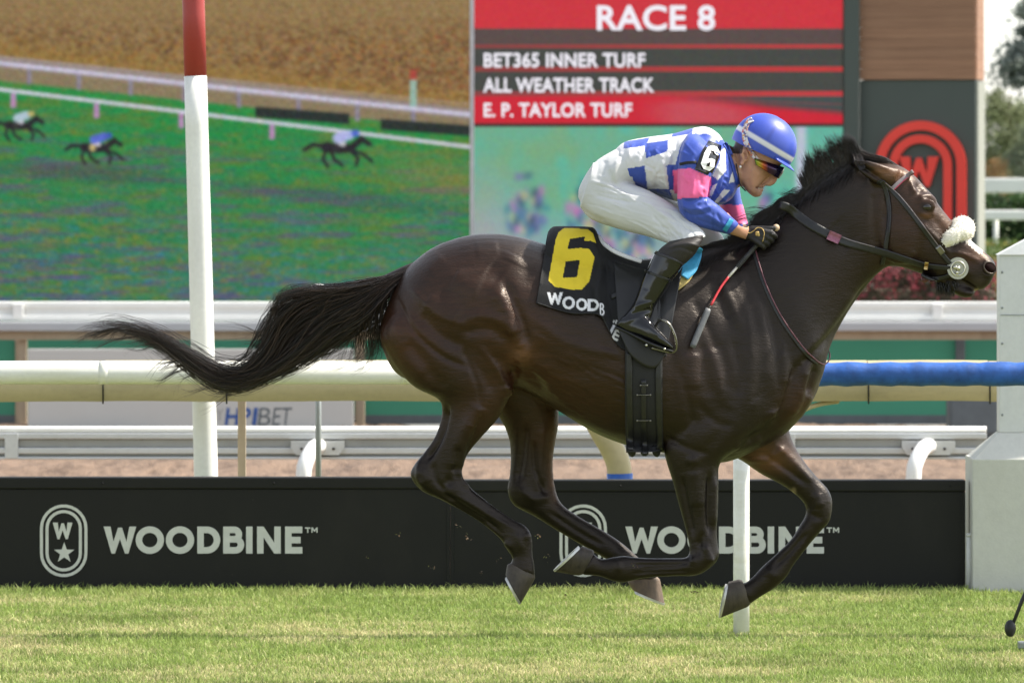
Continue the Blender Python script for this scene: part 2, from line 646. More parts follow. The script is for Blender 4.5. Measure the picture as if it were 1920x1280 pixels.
def _coat():
    m = NT('horse_coat')
    n1 = m.noise(6, 5, .6)
    g = m.ramp(n1, [(0.3, (0.74, 0.74, 0.74)), (0.7, (1.10, 1.06, 1.02))])
    st = m.noise(75, 4, .65, stretch=(0.22, .6, 1.0, (0, -0.95, 0)))      # lie of the short hair, down and back
    g2 = m.ramp(st, [(0.3, (0.66, 0.66, 0.66)), (0.7, (1.25, 1.22, 1.18))])
    m.color(m.mix(1.0, m.mix(1.0, m.attr(), g, 'MULTIPLY'), g2, 'MULTIPLY'))
    m.set(Roughness=0.42)
    m.b.inputs['Specular IOR Level'].default_value = 0.42
    m.b.inputs['Specular Tint'].default_value = (1.0, 0.86, 0.74, 1)
    m.b.inputs['Sheen Weight'].default_value = 0.0
    m.b.inputs['Sheen Roughness'].default_value = 0.4
    m.b.inputs['Sheen Tint'].default_value = (0.75, 0.62, 0.50, 1)
    r = m.ramp(m.noise(9, 4, .6), [(0.3, (0.31,) * 3), (0.7, (0.46,) * 3)])
    m.link(r, m.b.inputs['Roughness'])
    h1 = m.noise(230, 3, .6, stretch=(0.25, 1, 1.0, (0, 0.5, 0)))
    h2 = m.noise(75, 4, .65, stretch=(0.22, .6, 1.0, (0, -0.95, 0)))
    add = m.node('ShaderNodeMath', operation='MULTIPLY_ADD')
    m.link(h2, add.inputs[0]); add.inputs[1].default_value = 1.6; m.link(h1, add.inputs[2])
    m.bump(add.outputs[0], 0.42, 0.003)
    return m.m
M['coat'] = _coat()
def _hair(name, c1, c2):
    m = NT(name)
    oi = m.attr()
    m.color(oi)
    m.set(Roughness=0.38)
    m.b.inputs['Specular IOR Level'].default_value = 0.45
    return m.m
M['hair'] = _hair('horse_hair', None, None)
def _horn(name, a, b, d):
    m = NT(name)
    st = m.noise(60, 5, .7, stretch=(1, 1, .12, (0, .5, 0)))
    lo = m.noise(7, 5, .7)
    c = m.ramp(st, [(.3, a), (.7, b)])
    m.color(m.mix(m.ramp(lo, [(.42, (0, 0, 0)), (.68, (.85, .85, .85))]), c, d))
    m.set(Roughness=.6)
    m.bump(st, .5, .004)
    return m.m
M['hoof'] = _horn('hoof_horn', (.014, .010, .008), (.040, .030, .022), (.070, .056, .038))
M['hoof_pale'] = _horn('hoof_horn_pale', (.11, .068, .042), (.22, .155, .10), (.07, .05, .036))
M['shoe'] = plain('horseshoe_alloy', (0.55, 0.55, 0.53), 0.4, 0.6, 0.1, 30)
M['eye'] = plain('eye_dark', (0.010, 0.006, 0.004), 0.06, 0, 0.3, 60, spec=0.8)
M['leather'] = plain('black_leather', (0.012, 0.012, 0.012), 0.42, 0, 0.3, 60, 0.15, 300)
M['brown_leather'] = plain('oxblood_leather', (0.10, 0.028, 0.032), 0.5, 0, 0.2, 60)
M['slack_leather'] = plain('slack_leather', (0.15, 0.055, 0.070), 0.5)
M['pink_leather'] = plain('mauve_leather', (0.34, 0.13, 0.20), 0.5, 0, 0.25, 60)
M['pink_grey'] = plain('grey_browband', (0.24, 0.20, 0.21), 0.5, 0, 0.2, 60)
M['red_trim'] = plain('red_trim', (0.42, 0.05, 0.09), 0.5)
M['fleece'] = plain('sheepskin', (0.80, 0.76, 0.66), 0.95, 0, 0.12, 60, 0.9, 120)
M['steel'] = plain('bit_steel', (0.62, 0.60, 0.52), 0.25, 0.9, 0.1, 30)
M['brass'] = plain('brass', (0.60, 0.45, 0.20), 0.3, 0.9, 0.1, 30)
def _clear():
    m = NT('bit_washer')
    m.color(m.ramp(m.noise(80, 3), [(.3, (0.50, 0.50, 0.42)), (.7, (0.62, 0.62, 0.54))]))
    m.set(Roughness=0.25)
    m.b.inputs['Transmission Weight'].default_value = 0.25
    return m.m
M['washer'] = _clear()
M['cloth_black'] = plain('saddle_cloth_black', (0.011, 0.011, 0.012), 0.75, 0, 0.25, 12, 0.25, 400)
M['cloth_yellow'] = plain('number_yellow', (0.78, 0.60, 0.035), 0.6, 0, 0.05, 12, 0.1, 300)
M['cloth_white'] = plain('print_white', (0.80, 0.80, 0.82), 0.6, 0, 0.03, 12)
M['saddle_leather'] = plain('saddle_black', (0.007, 0.007, 0.007), 0.5, 0, 0.2, 30)
M['turquoise'] = plain('turquoise_cloth', (0.06, 0.36, 0.62), 0.6, 0, 0.2, 25, 0.2, 200)
M['foam'] = plain('yellow_foam', (0.55, 0.42, 0.16), 0.9, 0, 0.15, 40, 0.4, 150)
M['skin'] = tinted('skin', 0.5, 0.06, 300, 0.4, var=0.10, vscale=40)
M['silks'] = tinted('silks', 0.45, 0.25, 45, 0.45, 0.1, var=0.10)
M['breeches'] = tinted('breeches', 0.7, 0.10, 60, 0.35, 0.1, var=0.05)
M['boot'] = plain('patent_boot', (0.006, 0.006, 0.007), 0.13, 0, 0.2, 20, 0.06, 40, spec=0.6)
M['sock'] = plain('black_stocking', (0.014, 0.011, 0.010), 0.6, 0, 0.2, 20, 0.2, 200)
M['helmet'] = tinted('helmet_silk', 0.42, 0.04, 60, 0.5, var=0.06)
M['goggle'] = None
def _goggle():
    m = NT('mirrored_lens')
    g = m.node('ShaderNodeTexCoord')
    s = m.node('ShaderNodeSeparateXYZ')
    m.link(g.outputs['Generated'], s.inputs[0])
    m.color(m.ramp(s.outputs['X'], [(0.0, (0.05, 0.20, 0.03)), (0.14, (0.40, 0.36, 0.04)), (0.30, (0.40, 0.08, 0.02)), (0.44, (0.04, 0.010, 0.03)), (1.0, (0.008, 0.02, 0.06))]))
    m.set(Roughness=0.08, Metallic=0.6)
    return m.m
M['goggle'] = _goggle()
M['glove'] = plain('glove_black', (0.011, 0.010, 0.010), 0.55, 0, 0.3, 40, 0.25, 200)
M['gold'] = plain('gold_trim', (0.55, 0.38, 0.13), 0.5, 0.2, 0.1, 40)
M['teal'] = plain('teal_band', (0.03, 0.28, 0.48), 0.5)
M['whip_red'] = plain('whip_red', (0.55, 0.04, 0.05), 0.4, 0, 0.2, 80)
M['whip_white'] = plain('whip_white', (0.70, 0.66, 0.58), 0.5)
M['whip_grip'] = plain('whip_grip', (0.045, 0.045, 0.045), 0.7, 0, 0.3, 80, 0.4, 300)
M['whip_pad'] = plain('whip_pad', (0.11, 0.115, 0.12), 0.5, 0, 0.2, 40)
M['wood_pale'] = plain('pale_wood', (0.55, 0.40, 0.26), 0.6)
M['vinyl_patch'] = plain('number_vinyl', (0.012, 0.012, 0.012), 0.12, 0, 0.2, 20, 0.35, 60, spec=0.7)
M['patch_white'] = plain('patch_white', (0.80, 0.80, 0.80), 0.3)
M['earring'] = plain('earring', (0.75, 0.72, 0.66), 0.2, 0.5)
# ------------------------------------------------------------------ ground
def sheet(name, quads, mat):
    m = MB()
    for q in quads:
        m.add(q, [(0, 1, 2, 3)])
    o = m.build(name, mat, None, False)
    return tag(o, kind='structure')
DIRT_Z = -0.65
sheet('turf_course', [[(-40, -40, 0), (40, -40, 0), (40, 5.9, 0), (-40, 5.9, 0)], [(-40, 5.9, 0), (40, 5.9, 0), (40, 8.6, DIRT_Z - .02), (-40, 8.6, DIRT_Z - .02)]], M['turf'])
def dirt_sheet():
    nx, ny = 260, 90
    xs = np.linspace(-14, 14, nx); ys = np.linspace(8.3, 37.3, ny)
    X, Y = np.meshgrid(xs, ys)
    r = np.random.default_rng(4)
    Z = np.zeros_like(X)
    for _ in range(60):
        f = r.uniform(.8, 5.0); a = r.uniform(-.5, .5); p = r.uniform(0, 6.28)
        Z += np.sin(f * (X * math.cos(a) + Y * math.sin(a) * 2) + p) * .010 / f ** .5
    Z += r.normal(0, .008, Z.shape)
    V = np.stack([X, Y, Z + DIRT_Z], -1).reshape(-1, 3)
    I = np.arange(nx * ny).reshape(ny, nx)
    F = np.stack([I[:-1, :-1], I[:-1, 1:], I[1:, 1:], I[1:, :-1]], -1).reshape(-1, 4)
    o = MB().add(V, F.tolist()).build('dirt_track', M['dirt'], None, True, False)
    return tag(o, kind='structure')
dirt_sheet()
M['infield'] = plain('infield_grass', (0.09, 0.12, 0.035), 0.95, 0, 0.35, 0.4, 0.5, 4)
sheet('infield_ground', [[(-240, 37.2, -.45), (240, 37.2, -.45), (240, 64, -.2), (-240, 64, -.2)], [(-240, 64, -.2), (240, 64, -.2), (240, 92, .9), (-240, 92, .9)],
                         [(-240, 92, .9), (240, 92, .9), (240, 440, 1.2), (-240, 440, 1.2)]], M['infield'])

# ------------------------------------------------------------------ grass: every blade a leaf of its own, nobody could count them
def vnoise(x, y, seed, octaves=4):
    """smooth value noise on arrays"""
    r = np.random.default_rng(seed)
    T = r.random((64, 64))
    out = np.zeros_like(x, dtype=float); amp = 1.0; tot = 0
    for o in range(octaves):
        xi, yi = np.floor(x).astype(int), np.floor(y).astype(int)
        fx, fy = x - xi, y - yi
        fx, fy = fx * fx * (3 - 2 * fx), fy * fy * (3 - 2 * fy)
        g = lambda a, b: T[(a % 64), (b % 64)]
        out += amp * ((g(xi, yi) * (1 - fx) + g(xi + 1, yi) * fx) * (1 - fy) + (g(xi, yi + 1) * (1 - fx) + g(xi + 1, yi + 1) * fx) * fy)
        tot += amp; amp *= .5; x = x * 2.03 + 11.3; y = y * 2.03 + 5.7
    return out / tot

def blades(name, X, Y, H, W, col, lean, mat, z0=0.0, zfun=None, rng=RNG):
    n = len(X)
    a = rng.uniform(0, 2 * math.pi, n)
    la = rng.uniform(0, 2 * math.pi, n)
    L = H * lean * rng.uniform(.2, 1.3, n)
    bx, by = np.cos(a) * W / 2, np.sin(a) * W / 2
    Z = np.full(n, z0) if zfun is None else zfun
    tx, ty = X + np.cos(la) * L, Y + np.sin(la) * L
    mx, my = X + np.cos(la) * L * .35, Y + np.sin(la) * L * .35
    V = np.zeros((n, 5, 3))
    V[:, 0] = np.stack([X - bx, Y - by, Z - .004], 1); V[:, 1] = np.stack([X + bx, Y + by, Z - .004], 1)
    V[:, 2] = np.stack([mx + bx * .8, my + by * .8, Z + H * .6], 1); V[:, 3] = np.stack([mx - bx * .8, my - by * .8, Z + H * .6], 1)
    V[:, 4] = np.stack([tx, ty, Z + H * np.sqrt(np.clip(1 - (lean * .6) ** 2 * .5, .3, 1))], 1)
    b = np.arange(n) * 5
    me = bpy.data.meshes.new(name)
    me.vertices.add(n * 5)
    me.vertices.foreach_set('co', V.astype(np.float32).ravel())
    loops = np.stack([b, b + 1, b + 2, b + 3, b + 3, b + 2, b + 4], 1).astype(np.int32)
    me.loops.add(n * 7)
    me.loops.foreach_set('vertex_index', loops.ravel())
    me.polygons.add(n * 2)
    st = np.stack([np.arange(n) * 7, np.arange(n) * 7 + 4], 1).astype(np.int32)
    me.polygons.foreach_set('loop_start', st.ravel())
    me.update(calc_edges=True)
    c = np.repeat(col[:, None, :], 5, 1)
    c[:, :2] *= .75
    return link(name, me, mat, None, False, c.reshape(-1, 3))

def make_grass():
    r = np.random.default_rng(21)
    n = 390000
    X = r.uniform(-4.3, 4.3, n); Y = -1.3 + 6.6 * r.random(n)
    keep = ~((Y > 4.70) & (X > 2.16)) & ~((Y > 4.87) & (Y < 5.02) & (X < 2.14) & (X > -2.76))
    X, Y = X[keep], Y[keep]
    n = len(X)
    p = vnoise(X * 1.3, Y * 1.9, 5)
    p2 = vnoise(X * 5, Y * 7, 6)
    p3 = vnoise(X * .55, Y * .9, 8, 2)
    dark = vnoise(X * 2.1 + 40, Y * 3.1, 9, 3)
    straw = np.clip((p - .47) * 2.2 + (p2 - .5) * 1.6 + .17 + r.normal(0, .40, n), 0, 1)
    edge = np.clip((Y - 4.1) / .6, 0, 1)
    straw *= 1 - .8 * edge
    g = np.stack([.26 + .10 * p2, .36 + .10 * p2, .090 + .03 * p2], 1)
    s = np.array([.68, .61, .32])
    col = g * (1 - straw[:, None]) + s * straw[:, None]
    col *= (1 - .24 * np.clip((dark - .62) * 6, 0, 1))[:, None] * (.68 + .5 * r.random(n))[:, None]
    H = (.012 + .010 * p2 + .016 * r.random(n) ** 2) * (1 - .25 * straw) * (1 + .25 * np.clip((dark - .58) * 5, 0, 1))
    H *= 1 + .8 * edge * (r.random(n) ** 2)
    W = r.uniform(.0026, .0060, n)
    lean = .75 + .5 * straw
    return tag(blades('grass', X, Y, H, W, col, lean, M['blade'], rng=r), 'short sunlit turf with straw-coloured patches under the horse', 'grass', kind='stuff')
make_grass()

# ------------------------------------------------------------------ lettering
def fit_text(mb, body, box, y, thick=0.004, bold=0.0, yback=None, slant=0.0):
    """letters scaled into the pixel box (x0, y0, x1, y1) at depth y"""
    cu = bpy.data.curves.new('t', 'FONT')
    cu.body = body
    cu.offset = bold
    cu.resolution_u = 4
    cu.space_character = 1.0 + bold * 1.5
    o = bpy.data.objects.new('t', cu)
    COL.objects.link(o)
    dg = bpy.context.evaluated_depsgraph_get()
    me = bpy.data.meshes.new_from_object(o.evaluated_get(dg))
    v = getv(me)
    f = [tuple(p.vertices) for p in me.polygons]
    bpy.data.objects.remove(o); bpy.data.curves.remove(cu); bpy.data.meshes.remove(me)
    lo, hi = v.min(0), v.max(0)
    t = (v - lo) / (hi - lo + 1e-9)
    t[:, 0] = t[:, 0]
    px = box[0] + (box[2] - box[0]) * t[:, 0] + slant * (t[:, 1] - .5)
    py = box[3] + (box[1] - box[3]) * t[:, 1]
    W = np.stack([P(a, b, y) for a, b in zip(px, py)])
    mb.add(W, f)
    return px, py, f

def ring_strip(mb, outer, inner, y0, y1, closed=True):
    """flat band between two matched outlines (world XZ), extruded y0..y1"""
    n = len(outer)
    V = [(p[0], y0, p[1]) for p in outer] + [(p[0], y0, p[1]) for p in inner] + [(p[0], y1, p[1]) for p in outer] + [(p[0], y1, p[1]) for p in inner]
    F = []
    for i in range(n if closed else n - 1):
        j = (i + 1) % n
        F += [(i, j, n + j, n + i), (2 * n + i, 3 * n + i, 3 * n + j, 2 * n + j), (i, 2 * n + i, 2 * n + j, j), (n + i, n + j, 3 * n + j, 3 * n + i)]
    if not closed:
        F += [(0, n, 3 * n, 2 * n), (n - 1, 3 * n - 1, 4 * n - 1, 2 * n - 1)]
    mb.add(V, F)

def arc(cx, cy, rx, ry, a0, a1, n):
    t = np.linspace(a0, a1, n)
    return [(cx + rx * math.cos(k), cy + ry * math.sin(k)) for k in t]

def glyph(mb, ch, x, y, w, h, t, to, y0, y1):
    """bold geometric capital in pixel units: left x, top y, width w, height h, stroke t; `to` maps a pixel to world XZ"""
    W = lambda pts: [to(*p) for p in pts]
    pi = math.pi
    if ch == 'O':
        n = 40
        ring_strip(mb, W(arc(x + w / 2, y + h / 2, w / 2, h / 2 * 1.02, 0, 2 * pi, n + 1)[:-1]), W(arc(x + w / 2, y + h / 2, w / 2 - t, h / 2 * 1.02 - t, 0, 2 * pi, n + 1)[:-1]), y0, y1)
    elif ch == 'I':
        mb.prism(W([(x, y), (x + w, y), (x + w, y + h), (x, y + h)]), y0, y1)
    elif ch == 'E':
        mb.prism(W([(x, y), (x + w, y), (x + w, y + t), (x + t, y + t), (x + t, y + h / 2 - t / 2), (x + w * .9, y + h / 2 - t / 2), (x + w * .9, y + h / 2 + t / 2), (x + t, y + h / 2 + t / 2), (x + t, y + h - t), (x + w, y + h - t), (x + w, y + h), (x, y + h)]), y0, y1)
    elif ch == 'N':
        mb.prism(W([(x, y), (x + t, y), (x + w - t, y + h * .60), (x + w - t, y), (x + w, y), (x + w, y + h), (x + w - t, y + h), (x + t, y + h * .40), (x + t, y + h), (x, y + h)]), y0, y1)
    elif ch == 'W':
        k = t * 1.05
        mb.prism(W([(x, y), (x + k, y), (x + w * .30, y + h * .56), (x + w * .44, y + h * .04), (x + w * .56, y + h * .04), (x + w * .70, y + h * .56), (x + w - k, y), (x + w, y), (x + w * .76, y + h), (x + w * .655, y + h), (x + w * .5, y + h * .46), (x + w * .345, y + h), (x + w * .24, y + h)]), y0, y1)
    elif ch == 'D':
        r = h / 2; n = 20
        o = [(x, y + h), (x, y)] + arc(x + w - r, y + h / 2, r, r, -pi / 2, pi / 2, n)
        i = [(x + t, y + h - t), (x + t, y + t)] + arc(x + w - r, y + h / 2, r - t, r - t, -pi / 2, pi / 2, n)
        ring_strip(mb, W(o), W(i), y0, y1)
    elif ch == 'B':
        m = y + h * .47; n = 14
        r = (y + h - (m - t / 2)) / 2
        o = [(x, y + h), (x, m - t / 2)] + arc(x + w - r, y + h - r, r, r, -pi / 2, pi / 2, n)
        i = [(x + t, y + h - t), (x + t, m + t / 2)] + arc(x + w - r, y + h - r, r - t, r - t, -pi / 2, pi / 2, n)
        ring_strip(mb, W(o), W(i), y0, y1)
        r2 = (m + t / 2 - y) / 2; w2 = w * .90
        e = .0012
        o = [(x, m), (x, y)] + arc(x + w2 - r2, y + r2, r2, r2, -pi / 2, pi / 2, n)
        i = [(x + t, m), (x + t, y + t)] + arc(x + w2 - r2, y + r2, r2 - t, r2 - t, -pi / 2, pi / 2, n)
        ring_strip(mb, W(o), W(i), y0 + e, y1, closed=False)
    elif ch == 'T':
        mb.prism(W([(x, y), (x + w, y), (x + w, y + t), (x + w / 2 + t / 2, y + t), (x + w / 2 + t / 2, y + h), (x + w / 2 - t / 2, y + h), (x + w / 2 - t / 2, y + t), (x, y + t)]), y0, y1)
    elif ch == 'M':
        mb.prism(W([(x, y), (x + t, y), (x + w / 2, y + h * .5), (x + w - t, y), (x + w, y), (x + w, y + h), (x + w - t, y + h), (x + w - t, y + h * .4), (x + w / 2, y + h * .85), (x + t, y + h * .4), (x + t, y + h), (x, y + h)]), y0, y1)
WORD = [('W', 194.5, 61), ('O', 254.5, 53), ('O', 311, 53), ('D', 370, 43), ('B', 418.5, 39.5), ('I', 461.5, 12), ('N', 482, 44.5), ('E', 534.5, 32.5)]

def stadium(cx, cy, hw, hh, n=14):
    pi = math.pi
    return arc(cx, cy - hh + hw, hw, hw, pi, 2 * pi, n) + arc(cx, cy + hh - hw, hw, hw, 0, pi, n)

def emblem(mb, cx, cy, hw, hh, to, y0, y1, t=.115, star=True, solid_gap=.22):
    for k in (1.0, 1.0 - solid_gap * 1.0):
        a, b = hw * k, hh - hw * (1 - k)
        tt = hw * t
        ring_strip(mb, [to(*p) for p in stadium(cx, cy, a, b)], [to(*p) for p in stadium(cx, cy, a - tt, b - tt)], y0, y1)

# ------------------------------------------------------------------ black advertising boards
def ad_board(x0, x1, ytop, shift, label):
    y = 4.9
    ro = thing('advertising_board', label, 'board', P((x0 + x1) / 2, 1105, y), 'black lettered boards standing along the turf edge')
    to = lambda a, b: (P(a, b, y)[0], P(a, b, y)[2])
    zt, zb = P(0, ytop, y)[2], -0.02
    X0, X1 = P(x0, 0, y)[0], P(x1, 0, y)[0]
    MB().bevbox(((X0 + X1) / 2, y + .04, (zt - .055 + zb) / 2), (X1 - X0, .08, zt - .055 - zb), .004).build('panel', M['board_black'], ro, False)
    MB().bevbox(((X0 + X1) / 2, y + .036, zt - .027), (X1 - X0, .094, .055), .007).build('top_rail', M['board_black'], ro, False)
    for xx in (X0 + .008, X1 - .008):
        MB().bevbox((xx, y + .034, (zt - .056 + zb) / 2), (.016, .078, zt - .058 - zb), .003).build('end_frame', M['board_black'], ro, False)
    e = MB()
    emblem(e, 119.5 + shift, 1013, 44.5, 68, to, y - .004, y + .001, .125, solid_gap=.235)
    em = e.build('emblem', M['board_grey'], ro, False)
    w = MB()
    glyph(w, 'W', 99 + shift, 979, 37, 31, 9.0, to, y - .004, y + .001)
    w.build('emblem_letter', M['board_grey'], em, False)
    st = []
    for k in range(10):
        rr = 20 if k % 2 == 0 else 8
        a = -math.pi / 2 + k * math.pi / 5
        st.append(to(120.5 + shift + rr * math.cos(a), 1036 + rr * math.sin(a)))
    MB().prism(st, y - .004, y + .001).build('emblem_star', M['board_grey'], em, False)
    for ch, gx, gw in WORD:
        g = MB()
        glyph(g, ch, gx + shift * 1.004, 986.5, gw, 50.5, 12.2, to, y - .004, y + .001)
        g.build('letter', M['board_grey'], ro, False)
    for ch, gx, gw in (('T', 572, 10), ('M', 584, 11.5)):
        g = MB()
        glyph(g, ch, gx + shift * 1.004, 988, gw, 10, 2.3, to, y - .004, y + .001)
        g.build('trademark_letter', M['board_grey'], ro, False)
    for k in (.03, .33, .66, .97):
        bo = MB()
        xx = X0 + (X1 - X0) * k
        bo.tube([(xx, y - .003, zt - .027), (xx, y - .013, zt - .027)], .006, 8)
        bo.build('bolt', M['board_black'], ro)
    return ro
ad_board(-128, 844.2, 894.5, 0, 'left black board with full white word and emblem, below the white pole')
ad_board(844.6, 1810, 899.5, 974, 'right black board partly hidden by the horse legs, ending beside the concrete pillar')

# ------------------------------------------------------------------ front running rail: white tube, blue pad, thin white posts
def front_rail():
    y = 2.4
    ro = thing('turf_rail', 'white tube running rail in front of the boards, wrapped blue at the right', 'rail', P(960, 1191, y))
    zc = P(0, 698.5, y)[2]; r = S(22, y)
    XL, XR = -6.0, 6.0
    xb = P(1380, 0, y)[0]
    MB().tube([(XL, y, zc), (xb, y, zc)], r, 20).build('tube', M['white_tube'], ro)
    n = 160
    xs = np.linspace(xb - .002, XR, n)
    rr = r * 1.03 + .0022 * np.sin(xs * 40) + RNG.normal(0, .0012, n)
    MB().tube(np.stack([xs, np.full(n, y), np.full(n, zc - .006) + RNG.normal(0, .0006, n)], 1), rr, 22).build('blue_padding', M['blue_pad'], ro)
    for px in (1390, 1390 + 1370, 1390 - 1420, ):
        x = P(px, 0, y)[0]
        zt = zc - r * .8
        MB().tube([(x, y, -.03), (x, y, .3), (x, y, zt)], S(15.2, y), 16).build('post', M['white_tube'], ro)
    for px in (195, 760):
        x = P(px, 0, y)[0]
        MB().tube([(x - .02, y, zc), (x + .02, y, zc)], r * 1.006, 20).build('joint_sleeve', M['white_tube'], ro)
front_rail()

# ------------------------------------------------------------------ cream rail with goosenecks behind the boards
def cream_rail():
    y = 6.1
    ro = thing('cream_safety_rail', 'dirty cream plastic safety rail with gooseneck posts behind the white tube', 'rail', (0, y, -.1))
    zt, zb = P(0, 676, y)[2], P(0, 751, y)[2]
    h = zt - zb
    prof = [(-.5, .0), (-.56, .12), (-.60, .3), (-.57, .55), (-.42, .80), (-.15, .96), (.15, 1.0), (.42, .9), (.55, .6), (.55, .2), (.45, .0)]
    def section(px0, px1, dz):
        x0, x1 = P(px0, 0, y)[0], P(px1, 0, y)[0]
        xs = np.linspace(x0, x1, 24)
        rings = [[(x, y + a * .16, zb + dz + b * h + .002 * math.sin(x * 7 + px0)) for a, b in prof] for x in xs]
        o = MB().loft(rings).build('rail_section', M['cream_plastic'], ro)
        auto_smooth(o, 50)
    cuts = [-700, 196, 427, 1000, 1626, 1853, 2700]
    for i in range(len(cuts) - 1):
        section(cuts[i] + .8, cuts[i + 1] - .8, [-.002, .0, .001, 0, .0015, 0][i])
    for c in cuts[1:-1]:
        x = P(c, 0, y)[0]
        MB().tube([(x, y - .098, zb - .012), (x, y - .098, zb + h * .55), (x, y - .06, zb + h * .86)], .004, 8).build('joint_clip', M['black_rubber'], ro)
    for px in (1160, 1160 - 1330, 1160 + 1300):
        pts = smooth_line([P(px - 75, 735, y + .05), P(px - 50, 775, y - .02), P(px - 27, 815, y - .05), P(px - 10, 845, y - .05), P(px + 1, 880, y - .05), P(px + 3, 960, y - .05), P(px + 3, 1130, y - .05)], .03)
        MB().tube(pts, S(23, y), 16).build('gooseneck_post', M['cream_plastic'], ro)
        MB().tube([P(px + 2, 887, y - .05), P(px + 3, 930, y - .05)], S(24.5, y), 16).build('blue_sleeve', M['blue_pad'], ro)
    MB().tube(smooth_line([P(1572, 752, y), P(1535, 758, y - .04), P(1500, 772, y - .06), P(1470, 800, y - .06)], .03), S(4.5, y), 10).build('brace', M['cream_plastic'], ro)
cream_rail()

# ------------------------------------------------------------------ finish pole, stakes
def finish_pole():
    y = 6.6
    b, t = P(386.5, 900, y), P(361, -60, y)
    d = (b - t)
    ro = thing('finish_pole', 'tall leaning white pole with a red upper end behind the rails', 'pole', (b[0], y, -.1))
    f = lambda py: t + d * (py + 60) / 960.0
    r = S(21.8, y)
    w = [f(k) for k in np.linspace(143, 1160, 12)]
    MB().tube(w, np.linspace(r * .97, r * 1.05, 12), 24).build('white_shaft', M['white_paint'], ro)
    MB().tube([f(k) for k in np.linspace(-900, 142.6, 10)], r * .965, 24).build('red_shaft', M['red_paint'], ro)
finish_pole()
def stake(px, y0, w, y, mat, name, label, cat, knob=None):
    b = P(px, 900, y); t = P(px, y0, y)
    ro = thing(name, label, cat, (b[0], y, -.1))
    h = t[2] + .15
    MB().bevbox((b[0], y, t[2] - h / 2), (S(w, y), S(w, y) * .8, h), .003).build('shaft', mat, ro, False) if knob is None else MB().tube([(b[0], y, t[2] - h), (b[0], y, t[2])], S(w / 2, y), 12).build('shaft', mat, ro)
    if knob:
        MB().sphere((t[0], y, t[2]), (S(16, y), S(16, y), S(9, y)), 16, 10).build('cap', M['white_paint'], ro)
    else:
        MB().bevbox((b[0], y - .003, t[2] - .012), (S(w, y) + .006, S(w, y) * .8 + .012, .02), .003).build('cap_band', mat, ro, False)
    return ro
stake(453.5, 735, 15, 6.7, M['tan_wood'], 'wooden_stake', 'thin weathered wooden stake just right of the tall white pole', 'stake')
stake(597, 541, 11, 6.9, M['grey_metal'], 'metal_post', 'slim grey metal post with a white round cap behind the tail', 'post', True)

# ------------------------------------------------------------------ aluminium rail of the dirt track
def alu_rail():
    y = 11.0
    ro = thing('aluminium_rail', 'silver ribbed aluminium running rail beside the dirt track', 'rail', (0, y, DIRT_Z))
    zt = P(0, 799, y)[2]; zb = P(0, 861, y)[2]
    x0, x1 = -9.0, P(1850, 0, y)[0]
    H = zt - zb
    def band(name, f0, f1, dy, mat, xa=x0, xb=x1, dep=.06):
        MB().bevbox(((xa + xb) / 2, y + dy + dep / 2, zb + H * (f0 + f1) / 2), (xb - xa, dep, H * (f1 - f0)), .006).build(name, mat, ro, False)
    zc = zb + H * .90
    MB().tube([(x0, y + .02, zc), (x1, y + .02, zc)], H * .10, 12).build('top_lip', M['far_rail'], ro)
    band('upper_rib', .62, .795, -.012, M['alu'])
    band('web', .36, .62, .012, M['alu_dark'])
    band('lower_rib', .17, .36, -.012, M['alu'])
    band('foot_web', .085, .17, .012, M['alu_dark'])
    band('foot_lip', .0, .085, -.016, M['alu'])
    for px in (22, 838, 1478):
        x = P(px, 0, y)[0]
        band('joint_plate', .02, .80, -.02, M['alu'], x - .04, x + .04, .02)
    for px in (596, 1740, 596 - 1144):
        x = P(px, 0, y)[0]
        pl = [P(px - 50, 826, y), P(px + 50, 826, y), P(px + 50, 838, y), P(px + 40, 852, y), P(px - 40, 852, y), P(px - 50, 838, y)]
        br = MB().prism([(p[0], p[2]) for p in pl], y - .045, y - .016).build('bracket', M['alu'], ro, False)
        for s in (-30, 30):
            q = P(px + s, 840, y)
            MB().tube([(q[0], y - .044, q[2]), (q[0], y - .056, q[2])], .009, 8).build('bolt', M['black_rubber'], br)
        pts = smooth_line([P(px + 2, 836, y - .03), P(px - 6, 838, y - .16), P(px - 15, 850, y - .26), P(px - 23, 868, y - .32), P(px - 27, 895, y - .34), P(px - 28, 1010, y - .34)], .03)
        MB().tube(pts, S(14.5, y), 14).build('gooseneck_post', M['white_paint'], ro)
alu_rail()

